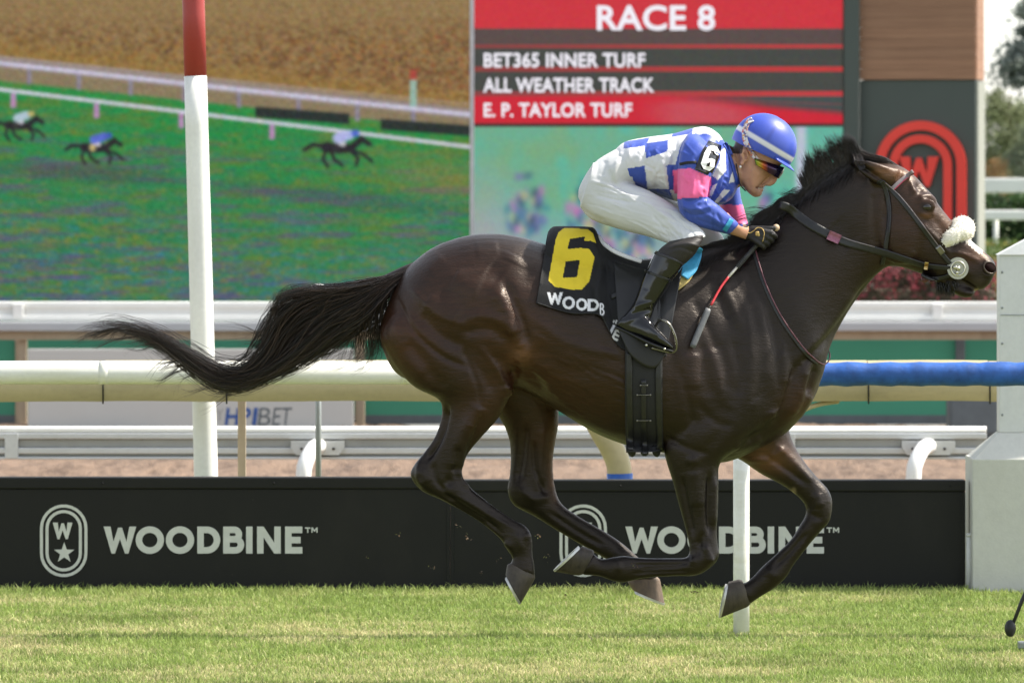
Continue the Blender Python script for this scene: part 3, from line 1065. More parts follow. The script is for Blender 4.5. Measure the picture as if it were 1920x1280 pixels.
# ------------------------------------------------------------------ concrete pillar and pipe at the right
def frustum(mb, x0, x1, y0, y1, z0, X0, X1, Y0, Y1, z1):
    mb.add([(x0, y0, z0), (x1, y0, z0), (x1, y1, z0), (x0, y1, z0), (X0, Y0, z1), (X1, Y0, z1), (X1, Y1, z1), (X0, Y1, z1)],
           [(0, 3, 2, 1), (4, 5, 6, 7), (0, 1, 5, 4), (1, 2, 6, 5), (2, 3, 7, 6), (3, 0, 4, 7)])
def pillar():
    y = 4.76
    xl = P(1823.5, 0, y)[0]; W = .95; D = .40; sy = .13
    ro = thing('concrete_pillar', 'pale concrete pillar on a wide chamfered plinth at the right edge', 'pillar', (xl + W / 2, y + D / 2, 0))
    z1 = P(0, 860, y)[2]
    xu = P(1873, 0, y + sy)[0]; ch = xu - xl
    z2 = P(0, 811, y + sy)[2]
    MB().bevbox((xl + W / 2, y + D / 2, (z1 - .02) / 2), (W, D, z1 + .02), .006).build('plinth', M['concrete'], ro, False)
    m = MB(); frustum(m, xl + .006, xl + W - .006, y + .006, y + D - .006, z1 - .004, xu, xl + W - ch, y + sy, y + D - sy, z2); m.build('plinth_chamfer', M['concrete'], ro, False)
    z3 = P(0, 477, y + sy)[2]
    sw, sd = xl + W - ch - xu - .004, D - 2 * sy - .006
    cx = (xu + xl + W - ch) / 2
    MB().bevbox((cx, y + D / 2, (z2 + z3) / 2), (sw, sd, z3 - z2), .006).build('shaft', M['pillar_metal'], ro, False)
    m = MB(); frustum(m, cx - sw / 2 - .006, cx + sw / 2 + .006, y + sy - .008, y + D - sy + .008, z3 - .002, cx - .10, cx + .10, y + D / 2 - .03, y + D / 2 + .03, z3 + .13); m.build('cap', M['pillar_metal'], ro, False)
    for k in range(5):
        zz = z2 + (z3 - z2) * (.1 + .2 * k)
        MB().sphere((cx - sw / 2 + .014, y + sy + .003, zz), .006, 8, 6).build('rivet', M['grey_metal'], ro)
    MB().box((cx, y + sy + .003, z2 + (z3 - z2) * .66), (sw - .012, .006, .004)).build('panel_seam', M['grey_metal'], ro, False)
pillar()
def pipe():
    y = 4.86
    x = P(1817, 0, y)[0]
    ro = thing('grey_pipe', 'short pale grey pipe standing between the black board and the pillar', 'pipe', (x, y, 0))
    zt = P(0, 1001, y)[2]
    MB().tube([(x, y, -.03), (x, y, zt)], S(5.2, y), 12).build('pipe', M['pillar_metal'], ro)
    MB().tube([(x, y, zt - .012), (x, y, zt + .004)], S(5.6, y), 12).build('pipe_cap', M['pillar_metal'], ro)
pipe()
def tripod():
    y = 1.6
    c = P(1950, 1100, y)
    ro = thing('mini_tripod', 'small black camera tripod standing in the grass at the lower right corner', 'tripod', (c[0], y, 0))
    hub = P(1935, 1085, y)
    for a, b in (((1896, 1178), .0), ((1995, 1185), .05), ((1965, 1170), .25)):
        f = P(a[0], a[1], y + b)
        f = np.array([f[0], y + b, max(.025, f[2])])
        l = MB().tube([hub, hub * .5 + f * .5 + np.array([0, 0, .01]), f], [.010, .0085, .007], 10).build('leg', M['black_rubber'], ro)
        MB().sphere(f + np.array([-.004, 0, .002]), (.024, .02, .036), 12, 8).build('rubber_foot', M['black_rubber'], l)
    MB().tube([hub, hub + np.array([0, 0, .10])], .014, 10).build('column', M['black_rubber'], ro)
    MB().bevbox(hub + np.array([0.09, 0, .14]), (.14, .09, .11), .012).build('camera_body', M['black_rubber'], ro, False)
    q = P(1912, 1194, y)
    MB().bevbox((q[0] + .03, y - .02, .03), (.08, .05, .03), .006).build('receiver', M['grey_metal'], ro, False)
tripod()

# ------------------------------------------------------------------ far side of the dirt: green wall, rail, sign
def green_wall():
    y = 36.6
    ro = thing('green_wall', 'long low green wall beyond the dirt track', 'wall', (0, y, DIRT_Z))
    zt = P(0, 636, y)[2] + .12
    xs = [P(p, 0, y)[0] for p in (-700, -330, 38, 675, 1030, 1400, 1800, 2200, 2600)]
    for a, b in zip(xs[:-1], xs[1:]):
        MB().bevbox(((a + b) / 2, y + .03, (zt + DIRT_Z) / 2 + .03), (b - a - .02, .06, zt - DIRT_Z - .06), .006).build('panel', M['green_wall'], ro, False)
    for p, x in zip((-700, -330, 38, 675, 1030, 1400, 1800, 2200, 2600), xs):
        MB().bevbox((x, y - .02, (zt + DIRT_Z) / 2), (.10, .08, zt - DIRT_Z + .02), .008).build('post', M['sign_dark'] if p in (1800, 1400) else M['tan_wood'], ro, False)
    MB().bevbox((0, y + .01, DIRT_Z + .05), (60, .05, .10), .004).build('kick_board', M['sign_dark'], ro, False)
    return y
green_wall()
def far_rail():
    y = 35.6
    ro = thing('far_white_rail', 'white box-section running rail on the far side of the dirt track', 'rail', (0, y, DIRT_Z))
    z0, z1, z2, z3 = (P(0, k, y)[2] for k in (566, 602, 620, 637))
    zz = [P(0, k, y)[2] for k in (566, 578, 590, 601)]
    MB().bevbox((0, y + .10, (zz[0] + zz[1]) / 2), (70, .16, zz[0] - zz[1]), .02).build('top_rib', M['far_rail'], ro, False)
    MB().bevbox((0, y + .12, (zz[1] + zz[2]) / 2), (70, .14, zz[1] - zz[2] + .002), .006).build('web', M['far_rail'], ro, False)
    MB().bevbox((0, y + .09, (zz[2] + zz[3]) / 2), (70, .20, zz[2] - zz[3]), .015).build('lower_rib', M['far_rail'], ro, False)
    MB().bevbox((0, y - .02, (z1 + z2) / 2 - .002), (70, .22, z1 - z2), .02).build('front_lip', M['far_rail_shaded'], ro, False)
    MB().bevbox((0, y + .06, (z2 + z3) / 2), (70, .10, z2 - z3), .004).build('shade_strip', M['tan_wood'], ro, False)  # brown strip painting the shade below the rail, not a separate board
    for px in (34, 1758, 1758 - 862, -828, 2620):
        q = P(px, 583, y)
        MB().bevbox((q[0], y + .005, q[2] + .004), (.11, .06, S(26, y)), .01).build('joint_clamp', M['far_rail'], ro, False)
        if px > 1000: continue
        q = P(px + 6, 700, y)
        MB().bevbox((q[0], y + .16, (z3 + DIRT_Z) / 2), (.09, .09, z3 - DIRT_Z), .01).build('post', M['tan_wood'], ro, False)
    for px in (675,):
        q = P(px, 700, y)
        MB().bevbox((q[0], y + .16, (z3 + DIRT_Z) / 2), (.09, .09, z3 - DIRT_Z), .01).build('post', M['tan_wood'], ro, False)
far_rail()
def bet_sign():
    y = 35.0
    ro = thing('sponsor_sign', 'grey sponsor sign with blue letters standing against the green wall', 'sign', (P(360, 0, y)[0], y, DIRT_Z))
    x0, x1 = P(52, 0, y)[0], P(663, 0, y)[0]
    zt, zb = P(0, 654, y)[2], P(0, 805, y)[2]
    MB().bevbox(((x0 + x1) / 2, y + .03, (zt + zb) / 2), (x1 - x0, .06, zt - zb), .01).build('panel', M['sign_grey'], ro, False)
    for x in (x0 + .03, x1 - .03):
        MB().box((x, y + .04, (zb + DIRT_Z) / 2 + .05), (.06, .05, zb - DIRT_Z + .1)).build('foot', M['tan_wood'], ro, False)
    a = MB(); fit_text(a, 'H', (423, 764, 448, 797), y - .004, bold=.03, slant=4); a.build('letter', M['sign_blue'], ro, False)
    a = MB(); fit_text(a, 'P', (451, 764, 470, 797), y - .004, bold=.03, slant=4); a.build('letter', M['sign_blue'], ro, False)
    a = MB(); fit_text(a, 'I', (474, 764, 482, 797), y - .004, bold=.02, slant=4); a.build('letter', M['sign_blue'], ro, False)
    for ch, b in (('B', (485, 508)), ('E', (512, 526)), ('T', (527, 546))):
        a = MB(); fit_text(a, ch, (b[0], 764, b[1], 797), y - .004, bold=-.004, slant=4); a.build('letter', M['sign_dark'], ro, False)
    a = MB(); fit_text(a, 'Y', (405, 766, 419, 788), y - .004, bold=-.004); a.build('letter', M['sign_grey_dark'], ro, False)
M['sign_grey_dark'] = plain('sign_grey_dark', (0.30, 0.30, 0.28), 0.6)
bet_sign()
def dark_cabinet():
    y = 33.5
    p = P(1826, 0, y)
    ro = thing('dark_cabinet', 'dark boxy cabinet on the dirt beside the pillar', 'cabinet', (p[0], y, DIRT_Z))
    zt = P(0, 735, y)[2]; zb = P(0, 816, y)[2]
    w = S(92, y)
    MB().bevbox((p[0], y + .2, (zt + zb) / 2), (w, .4, zt - zb), .02).build('case', M['sign_dark'], ro, False)
    MB().bevbox((p[0], y - .008, (zt + zb) / 2), (w * .9, .02, (zt - zb) * .86), .006).build('door', M['sign_dark'], ro, False)
    MB().bevbox((p[0], y + .19, zt + .012), (w * 1.05, .44, .03), .008).build('lid', M['sign_dark'], ro, False)
    MB().box((p[0], y + .2, (zb + DIRT_Z) / 2), (w * .9, .36, max(.02, zb - DIRT_Z))).build('base', M['sign_dark'], ro, False)
dark_cabinet()

# ------------------------------------------------------------------ the LED screens
SCREEN_GAIN = 1.0
def lin(c):
    c = np.asarray(c, float) / 255.0
    return np.where(c <= .04045, c / 12.92, ((c + .055) / 1.055) ** 2.4)
def screen_mesh(name, x0, x1, y0, y1, cell, y, paint, parent):
    nx, ny = int((x1 - x0) / cell) + 1, int((y1 - y0) / cell) + 1
    gx, gy = np.meshgrid(np.linspace(x0, x1, nx), np.linspace(y0, y1, ny))
    C = lin(paint(gx, gy)).reshape(-1, 3)
    d = CAM_D + y
    V = np.stack([(gx - 960) * d / FPX, np.full_like(gx, y), CAM_Z - (gy - HOR) * d / FPX], -1).reshape(-1, 3)
    I = np.arange(nx * ny).reshape(ny, nx)
    F = np.stack([I[:-1, :-1], I[1:, :-1], I[1:, 1:], I[:-1, 1:]], -1).reshape(-1, 4)
    me = bpy.data.meshes.new(name)
    me.vertices.add(len(V)); me.vertices.foreach_set('co', V.astype(np.float32).ravel())
    me.loops.add(F.size); me.loops.foreach_set('vertex_index', F.astype(np.int32).ravel())
    me.polygons.add(len(F)); me.polygons.foreach_set('loop_start', np.arange(0, F.size, 4, dtype=np.int32))
    me.update(calc_edges=True)
    return link(name, me, M['screen'], parent, False, C)

def mixc(C, k, col):
    k = np.clip(k, 0, 1)[..., None]
    C[:] = C * (1 - k) + np.asarray(col, float) * k
def soft_line(X, Y, p, q, w, soft=1.5):
    t = np.clip((X - p[0]) / (q[0] - p[0]), 0, 1)
    c = p[1] + (q[1] - p[1]) * t
    return np.clip((w / 2 - np.abs(Y - c)) / soft + .5, 0, 1)
def ell(X, Y, cx, cy, rx, ry, ang=0.0, hard=3):
    ca, sa = math.cos(ang), math.sin(ang)
    u, v = ((X - cx) * ca + (Y - cy) * sa) / rx, (-(X - cx) * sa + (Y - cy) * ca) / ry
    return np.clip((1 - np.sqrt(u * u + v * v)) * hard, 0, 1)
def limb(X, Y, pts, w):
    d, t = seg_dist(np.stack([X.ravel(), Y.ravel()], 1), pts)
    return np.clip((w - d.reshape(X.shape)) / 1.5 + .5, 0, 1)

def paint_race(X, Y):
    C = np.zeros(X.shape + (3,))
    N = lambda sx, sy, sd, o=4: vnoise(X / sx, Y / sy, sd, o)
    C[:] = (150, 124, 84)
    top = np.clip((Y - 25 - 40 * (X / 880) * 0) / 60, 0, 1)
    bush = np.clip((N(8, 5, 31) - .46) * 5, 0, 1) * (.25 + .75 * top)
    mixc(C, bush * .8, (104, 74, 48))
    mixc(C, np.clip((N(4, 3, 35, 2) - .6) * 6, 0, 1) * top * .55, (66, 48, 36))
    mixc(C, np.clip((N(6, 4, 32, 2) - .55) * 5, 0, 1) * .8 * top, (160, 116, 62))
    mixc(C, np.clip((N(5, 3, 33, 2) - .66) * 6, 0, 1) * .8 * top * np.clip((X - 380) / 300, .15, 1), (150, 76, 52))
    yl = 112 + 97 * X / 880                                             # edge of the hedge, running down to the right
    mixc(C, np.clip(1 - (yl - 8 - Y) / 42, 0, 1) * (.35 + .5 * N(9, 5, 34)), (160, 128, 62))
    mixc(C, np.clip((Y - yl + 10) / 6, 0, 1), (150, 136, 130))
    mixc(C, np.clip((Y - yl - 12) / 5, 0, 1), (140, 124, 96))
    gl = 150 + 92 * X / 880                                             # turf begins
    g1 = np.clip((Y - gl) / 5, 0, 1)
    far = np.clip((Y - gl) / 330, 0, 1)
    G = np.zeros_like(C); G[:] = (38, 142, 70)
    mixc(G, far * .75, (56, 118, 92))
    mixc(G, np.clip((N(44, 9, 41) - .46) * 4, 0, 1) * .8, (92, 128, 58))
    mixc(G, np.clip((N(90, 16, 49) - .5) * 4, 0, 1) * .5 * np.clip(far * 2, 0, 1), (64, 128, 124))
    mixc(G, np.clip((N(9, 4, 42) - .58) * 5, 0, 1) * .65, (136, 132, 58))
    mixc(G, np.clip((N(70, 6, 43) - .52) * 5, 0, 1) * np.clip((far - .12) * 3, 0, .75), (98, 92, 118))
    mixc(G, np.clip((N(20, 4, 44) - .60) * 5, 0, 1) * np.clip((far - .55) * 3, 0, .8), (58, 128, 158))
    mixc(G, np.clip((N(14, 4, 45) - .58) * 5, 0, 1) * np.clip((far - .6) * 3, 0, .8), (150, 130, 56))
    mixc(G, np.clip((N(70, 6, 46) - .5) * 5, 0, 1) * np.clip((far - .85) * 6, 0, .8), (92, 88, 128))
    band = ell(X, Y, 640, 372, 330, 24, .10, 1.4) * .5 + ell(X, Y, 160, 325, 220, 22, .06, 1.6) * .75
    mixc(G, band * (.4 + .6 * N(20, 6, 47)), (78, 74, 92))
    mixc(G, ell(X, Y, 830, 330, 190, 60, .15, 1.2) * (.25 + .5 * N(22, 7, 48)), (150, 126, 70))
    C[:] = C * (1 - g1[..., None]) + G * g1[..., None]
    for x in (55, 148, 245, 345, 448, 560, 670, 775):                     # posts and rail beyond
        yy = 118 + 100 * x / 880
        mixc(C, np.clip((5 - np.abs(X - x)) / 2, 0, 1) * ((Y > yy) & (Y < yy + 34)), (140, 132, 150))
    mixc(C, soft_line(X, Y, (0, 119), (885, 216), 8), (205, 200, 222))
    mixc(C, soft_line(X, Y, (0, 108), (885, 196), 4) * .5, (176, 164, 176))
    for (a, b, ya, yb) in ((478, 656, 199, 236), (714, 890, 222, 262)):
        sl = (Y - ya - (X - a) * .075)
        mixc(C, np.clip(sl / 2, 0, 1) * np.clip((22 - sl) / 2, 0, 1) * ((X > a) & (X < b)), (44, 52, 50))
    mixc(C, ((X > 768) & (X < 782) & (Y > 150) & (Y < 200)) * .9, (150, 190, 178)); mixc(C, ((X > 768) & (X < 782) & (Y > 132) & (Y < 150)) * .9, (176, 70, 62))
    mixc(C, soft_line(X, Y, (0, 168), (885, 276), 7), (214, 208, 226))
    for x in (25, 181, 340, 510):
        yy = 172 + 108 * x / 885
        mixc(C, np.clip((6 - np.abs(X - x)) / 2, 0, 1) * ((Y > yy) & (Y < yy + 28)), (186, 140, 186))
    def runner(cx, cy, s, silk, cloth, cap):
        dk = (44, 40, 46)
        mixc(C, ell(X, Y, cx, cy, 40 * s, 15 * s), dk)
        mixc(C, ell(X, Y, cx - 30 * s, cy - 2 * s, 20 * s, 15 * s), dk)
        mixc(C, limb(X, Y, [(cx + 30 * s, cy - 4 * s), (cx + 52 * s, cy - 22 * s)], 8 * s), dk)
        mixc(C, limb(X, Y, [(cx + 50 * s, cy - 22 * s), (cx + 70 * s, cy - 10 * s)], 6 * s), dk)
        mixc(C, limb(X, Y, [(cx - 44 * s, cy - 6 * s), (cx - 66 * s, cy - 8 * s), (cx - 86 * s, cy + 4 * s)], 4.5 * s), dk)
        for a, b, c in (((-34, 6), (-42, 26), (-30, 44)), ((-22, 8), (-14, 28), (6, 42)), ((26, 8), (44, 24), (38, 42)), ((32, 6), (58, 16), (76, 32))):
            mixc(C, limb(X, Y, [(cx + a[0] * s, cy + a[1] * s), (cx + b[0] * s, cy + b[1] * s), (cx + c[0] * s, cy + c[1] * s)], 3.6 * s), dk)
        mixc(C, ell(X, Y, cx - 10 * s, cy - 2 * s, 11 * s, 13 * s), cloth)
        mixc(C, limb(X, Y, [(cx - 8 * s, cy - 20 * s), (cx + 6 * s, cy - 12 * s)], 8 * s), (206, 204, 212))
        mixc(C, limb(X, Y, [(cx - 6 * s, cy - 24 * s), (cx + 22 * s, cy - 32 * s)], 12 * s), silk)
        mixc(C, ell(X, Y, cx + 36 * s, cy - 36 * s, 12 * s, 10 * s), cap)
    runner(638, 278, .78, (176, 182, 230), (54, 50, 54), (84, 108, 206))
    runner(180, 278, .66, (92, 110, 206), (206, 184, 124), (70, 92, 190))
    runner(36, 236, .62, (180, 200, 214), (60, 56, 60), (190, 172, 110))
    for _ in range(2):
        C[1:-1, 1:-1] = (C[1:-1, 1:-1] * 2 + C[:-2, 1:-1] + C[2:, 1:-1] + C[1:-1, :-2] + C[1:-1, 2:]) / 6
    rg = np.random.default_rng(77)
    C *= (0.88 + .24 * N(3.2, 1.6, 50, 2))[..., None]
    C += rg.normal(0, 6, C.shape) + rg.normal(0, 5, C.shape[:2])[..., None]
    C[:] = np.clip(C, 6, 255)
    return C

def paint_info(X, Y):
    C = np.zeros(X.shape + (3,))
    N = lambda sx, sy, sd, o=3: vnoise(X / sx, Y / sy, sd, o)
    C[:] = (74, 76, 72)
    mixc(C, (Y < 53.5) * 1.0, (208, 58, 68)); mixc(C, ((Y >= 53.5) & (Y < 83)) * 1.0, (92, 78, 76)); mixc(C, np.clip((25 - np.abs(Y - 68)) / 25, 0, 1) * .2 * (Y > 53), (100, 80, 80))
    for (a, b, ca) in ((83, 90, (190, 66, 68)), (126, 134, (196, 62, 64)), (171, 180, (196, 66, 70))):
        edge = 1 - .45 * np.clip((560 - (X - 888)) / 560, 0, 1)
        mixc(C, ((Y >= a) & (Y < b)) * edge, ca)
    row = (Y >= 181) & (Y < 233)
    mixc(C, row * 1.0, (208, 44, 60))
    mixc(C, row * np.clip((X - 1180) / 90, 0, 1) * ell(X, Y, 1300, 214, 150, 34, .05, 2) * .6, (196, 104, 112))
    mixc(C, row * np.clip((192 + (X - 1280) * .09 - Y) / 14, 0, 1) * np.clip((X - 1250) / 190, 0, 1), (72, 82, 82))
    mixc(C, row * soft_line(X, Y, (1290, 186), (1580, 196), 3) * (X > 1290) * .6, (150, 74, 76))
    mixc(C, ((Y >= 231) & (Y < 238)) * .9, (78, 50, 52))
    low = Y >= 238
    G = np.zeros_like(C); G[:] = (112, 176, 146)
    mixc(G, np.clip((N(22, 60, 61) - .45) * 3, 0, 1) * .6, (84, 190, 176))
    mixc(G, np.clip((N(50, 40, 62) - .5) * 3, 0, 1) * .5, (136, 168, 116))
    mixc(G, np.clip((Y - 380) / 110, 0, 1) * .85, (158, 164, 186))
    mixc(G, ell(X, Y, 905, 470, 120, 190, 0, 1.2) * .8, (168, 168, 172))
    mixc(G, np.clip((X - 1440) / 120, 0, 1) * .5, (92, 186, 180))
    mixc(G, np.clip((13 - np.abs(X - 1502)) / 6, 0, 1) * .85, (206, 200, 224))
    r = np.random.default_rng(9)
    for (cx, cy, n) in ((970, 410, 26), (1003, 400, 26), (1085, 400, 22), (1118, 430, 20), (1150, 442, 20), (1185, 455, 22), (1215, 462, 16), (1438, 370, 10)):
        for k in range(n):
            col = [(84, 120, 160), (70, 96, 128), (190, 120, 180), (206, 150, 190), (128, 112, 176), (66, 130, 150), (190, 190, 130), (60, 84, 100)][r.integers(8)]
            mixc(G, ell(X, Y, cx + r.normal(0, 11), cy + r.normal(0, 24), r.uniform(5, 12), r.uniform(8, 20), r.uniform(-.4, .4), 1.4) * .8, col)
    for _ in range(7):
        G[1:-1, 1:-1] = (G[1:-1, 1:-1] + G[:-2, 1:-1] + G[2:, 1:-1] + G[1:-1, :-2] + G[1:-1, 2:]) / 5
    C[low] = G[low]
    C *= (0.97 + .06 * N(3.0, 2.0, 66, 2))[..., None]
    rg = np.random.default_rng(78)
    C += rg.normal(0, 4, C.shape)
    C[:] = np.clip(C, 6, 255)
    return C

def video_board():
    y = 60.0
    ro = thing('video_board', 'huge infield video board showing a race and a red results panel', 'screen', (P(700, 0, y)[0], y, -.2))
    screen_mesh('race_screen', -90, 881, -110, 610, 2.1, y, paint_race, ro)
    sc = screen_mesh('info_screen', 889, 1580, -60, 610, 2.3, y, paint_info, ro)
    a = P(881, 0, y)[0]; b = P(889, 0, y)[0]
    zt, zb = P(0, -110, y)[2], P(0, 612, y)[2]
    MB().bevbox(((a + b) / 2, y + .0, (zt + zb) / 2), (b - a, .08, zt - zb), .01).build('divider', M['tower_red_pale'], ro, False)
    x0, x1 = P(-90, 0, y)[0], P(1580, 0, y)[0]
    MB().bevbox(((x0 + x1) / 2, y + .5, (zt + zb) / 2), (x1 - x0 + .1, .9, zt - zb + .1), .02).build('cabinet', M['tower_grey'], ro, False)
    c0, c1 = P(1581, 0, y)[0], P(1611, 0, y)[0]
    MB().bevbox(((c0 + c1) / 2, y + .1, (zt + zb) / 2), (c1 - c0, .5, zt - zb + .1), .03).build('side_column', M['tower_grey'], ro, False)
    for x in np.linspace(x0 + .5, x1 - .5, 5):
        MB().bevbox((x, y + .6, (zb - .3) / 2), (.4, .5, abs(zb) + .4), .02).build('leg', M['tower_grey'], ro, False)
    def txt(s, box, bold):
        m = MB(); fit_text(m, s, box, y - .03, bold=bold)
        m.build('screen_text', M['screen_text'], sc, False)
    txt('RACE 8', (1119, 10, 1341, 58), .026)
    txt('BET365 INNER TURF', (907, 99, 1210, 127), .028)
    txt('ALL WEATHER TRACK', (906, 146, 1227, 174), .028)
    txt('E. P. TAYLOR TURF', (907, 193, 1185, 220), .028)
M['tower_red_pale'] = plain('divider_paint', (0.52, 0.47, 0.52), 0.5)
video_board()

# ------------------------------------------------------------------ brand pylon with wood cladding
def pylon():
    y = 60.0
    cx0, cx1 = P(1612, 0, y)[0], P(1826, 0, y)[0]
    W = cx1 - cx0; D = 1.1; ang = math.radians(-11.2)
    ro = thing('brand_pylon', 'dark grey pylon clad in wood above with a red arched emblem', 'pylon', (cx0, y, -.2))
    ro.rotation_euler.z = 0
    ca, sa = math.cos(-ang), math.sin(-ang)
    def tr(m):
        """turn the part about the pylon's front left edge so its sunlit right flank shows"""
        for k in range(len(m.v)):
            v = m.v[k].copy(); x, yy = v[:, 0] - cx0, v[:, 1] - y
            m.v[k] = np.stack([cx0 + x * ca + yy * sa, y - x * sa + yy * ca, v[:, 2]], 1)
        return m
    zt, zw, zb = P(0, -160, y)[2], P(0, 150, y)[2], -.3
    W2 = W / ca
    tr(MB().bevbox((cx0 + W2 / 2, y + D / 2, (zw + zb) / 2), (W2, D, zw - zb - .01), .01)).build('lower_panel', M['tower_grey'], ro, False)
    tr(MB().bevbox((cx0 + W2 + .008, y + D / 2 + .06, (zw + zb) / 2), (.03, D - .1, zw - zb - .05), .005)).build('flank_panel', M['tower_side_lit'], ro, False)  # paler skin that paints the sunlit side
    tr(MB().bevbox((cx0 + W2 / 2, y + D / 2, (zw + zt) / 2), (W2 - .06, D - .06, zt - zw), .01)).build('upper_core', M['tower_grey'], ro, False)
    n = 16
    hgt = (zt - zw) / n
    for k in range(n):
        z = zw + hgt * (k + .5)
        tr(MB().bevbox((cx0 + W2 / 2, y - .012, z), (W2, .05, hgt - .003), .002)).build('plank', M['wood'], ro, False)
        tr(MB().bevbox((cx0 + W2 - .01, y + D / 2, z), (.05, D - .08, hgt - .003), .002)).build('plank', M['wood'], ro, False)
    to0 = lambda a, b: (P(a, b, y)[0], P(a, b, y)[2])
    to = lambda a, b: (cx0 + (to0(a, b)[0] - cx0) / ca, to0(a, b)[1])
    e = MB()
    ring_strip(e, [to(*p) for p in stadium(1725.5, 358, 83.5, 131, 24)], [to(*p) for p in stadium(1725.5, 358, 66, 113.5, 24)], y - .09, y + .01)
    ring_strip(e, [to(*p) for p in stadium(1725.5, 358, 57.5, 105, 24)], [to(*p) for p in stadium(1725.5, 358, 42, 89.5, 24)], y - .09, y + .01)
    em = tr(e).build('emblem', M['tower_red'], ro, False)
    g = MB(); glyph(g, 'W', 1686, 294, 73, 56, 19, to, y - .09, y + .01)
    tr(g).build('emblem_letter', M['tower_red'], em, False)
    st = []
    for k in range(10):
        rr = 32 if k % 2 == 0 else 13
        a = -math.pi / 2 + k * math.pi / 5
        st.append(to(1725.5 + rr * math.cos(a), 396 + rr * math.sin(a)))
    tr(MB().prism(st, y - .09, y + .01)).build('emblem_star', M['tower_red'], em, False)
pylon()

# ------------------------------------------------------------------ planting
def leaves(name, centers, size, cols, mat, parent, rng, flat=.6):
    n = len(centers)
    u = rng.normal(size=(n, 3)); u /= np.linalg.norm(u, axis=1)[:, None]
    w = np.cross(u, rng.normal(size=(n, 3))); w /= np.linalg.norm(w, axis=1)[:, None]
    s = size * rng.uniform(.6, 1.3, n)[:, None]
    c = centers
    V = np.stack([c - u * s * .5, c + w * s * .28 + np.cross(u, w) * s * .05, c + u * s * .5, c - w * s * .28 + np.cross(u, w) * s * .05], 1).reshape(-1, 3)
    b = np.arange(n) * 4
    F = np.stack([b, b + 1, b + 2, b + 3], 1)
    me = bpy.data.meshes.new(name)
    me.vertices.add(len(V)); me.vertices.foreach_set('co', V.astype(np.float32).ravel())
    me.loops.add(F.size); me.loops.foreach_set('vertex_index', F.astype(np.int32).ravel())
    me.polygons.add(n); me.polygons.foreach_set('loop_start', np.arange(0, F.size, 4, dtype=np.int32))
    me.update(calc_edges=True)
    return link(name, me, mat, parent, False, np.repeat(cols, 4, 0))

def flower_bed():
    r = np.random.default_rng(31)
    n = 14000
    y = r.uniform(56.6, 59.2, n)
    px0, px1 = 1480, 1846
    x = (r.uniform(px0, px1, n) - 960) * 79 / FPX
    z0 = -.35
    mound = .98 + .18 * vnoise(x * 3, y * 2, 71) * 2
    z = z0 + mound * r.random(n) ** .5
    c = np.stack([x, y, z], 1)
    red = r.random(n) < .55 * (vnoise(x * 4, y * 3, 72) > .42) + .12
    col = np.where(red[:, None], np.array([.34, .085, .105]) * r.uniform(.6, 1.3, n)[:, None], np.array([.055, .05, .035]) * r.uniform(.5, 1.5, n)[:, None])
    o = leaves('flower_bed', c, .09, col, M['leaf'], None, r)
    tag(o, 'dusky red flower bed at the foot of the brand pylon', 'flowers', kind='stuff')
    mm = MB()
    q0, q1 = (px0 - 960) * 79 / FPX, (px1 - 960) * 79 / FPX
    mm.bevbox(((q0 + q1) / 2, 58, -.18), (q1 - q0, 2.4, 1.2), .15)
    k = mm.build('planting_soil', M['bark'], None, False)
    tag(k, kind='structure')
flower_bed()

def tree(px, ybase, d, h, rad, label, seed, tone, conifer=False, n=9000):
    r = np.random.default_rng(seed)
    y = d - CAM_D
    x = (px - 960) * d / FPX
    zb = .9
    ro = thing('tree', label, 'tree', (x, y, zb), 'hazy trees beyond the infield')
    tr = MB()
    tr.tube([(x, y, zb - .3), (x + .1, y, zb + h * .3), (x, y, zb + h * .75), (x, y, zb + h * .95)], [h * .022, h * .018, h * .01, .03], 10)
    C = []
    nb = 46
    for k in range(nb):
        t = r.uniform(.12, 1.0)
        a = r.uniform(0, 6.28)
        prof = (1.02 - t) ** .8 if conifer else math.sin(math.pi * min(1, t * .85 + .12)) ** .7
        R = rad * prof * r.uniform(.55, 1.1)
        c = np.array([x + R * math.cos(a), y + R * math.sin(a), zb + h * t - (R * .25 if conifer else 0)])
        tr.tube([(x, y, zb + h * t * .85), tuple((np.array([x, y, zb + h * t]) + c) / 2), tuple(c)], [h * .006, h * .004, .01], 5)
        m = n // nb
        s = rad * r.uniform(.16, .34) * (prof * .6 + .4)
        pts = r.normal(size=(m, 3)) * s * np.array([1, 1, .55 if conifer else .8])
        C.append(np.concatenate([c + pts, np.full((m, 1), r.uniform(.7, 1.3))], 1))
    tr.build('trunk', M['bark'], ro)
    C = np.concatenate(C)
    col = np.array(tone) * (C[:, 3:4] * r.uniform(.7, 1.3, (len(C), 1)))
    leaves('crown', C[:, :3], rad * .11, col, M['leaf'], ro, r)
tree(1935, 0, 205, 8.4, 2.1, 'tall spruce with haze-paled foliage at the right edge beyond the infield', 3, (.24, .27, .24), True, 12000)  # leaf tones lightened to paint in the haze of distance
tree(1893, 0, 190, 4.6, 1.25, 'rounded green tree with haze-paled foliage in front of the tall spruce', 4, (.22, .25, .13))
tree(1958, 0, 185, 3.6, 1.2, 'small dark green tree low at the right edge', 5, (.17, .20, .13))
tree(1866, 0, 170, 1.9, .55, 'low orange-leaved shrub just right of the brand pylon', 6, (.26, .16, .07), n=4000)
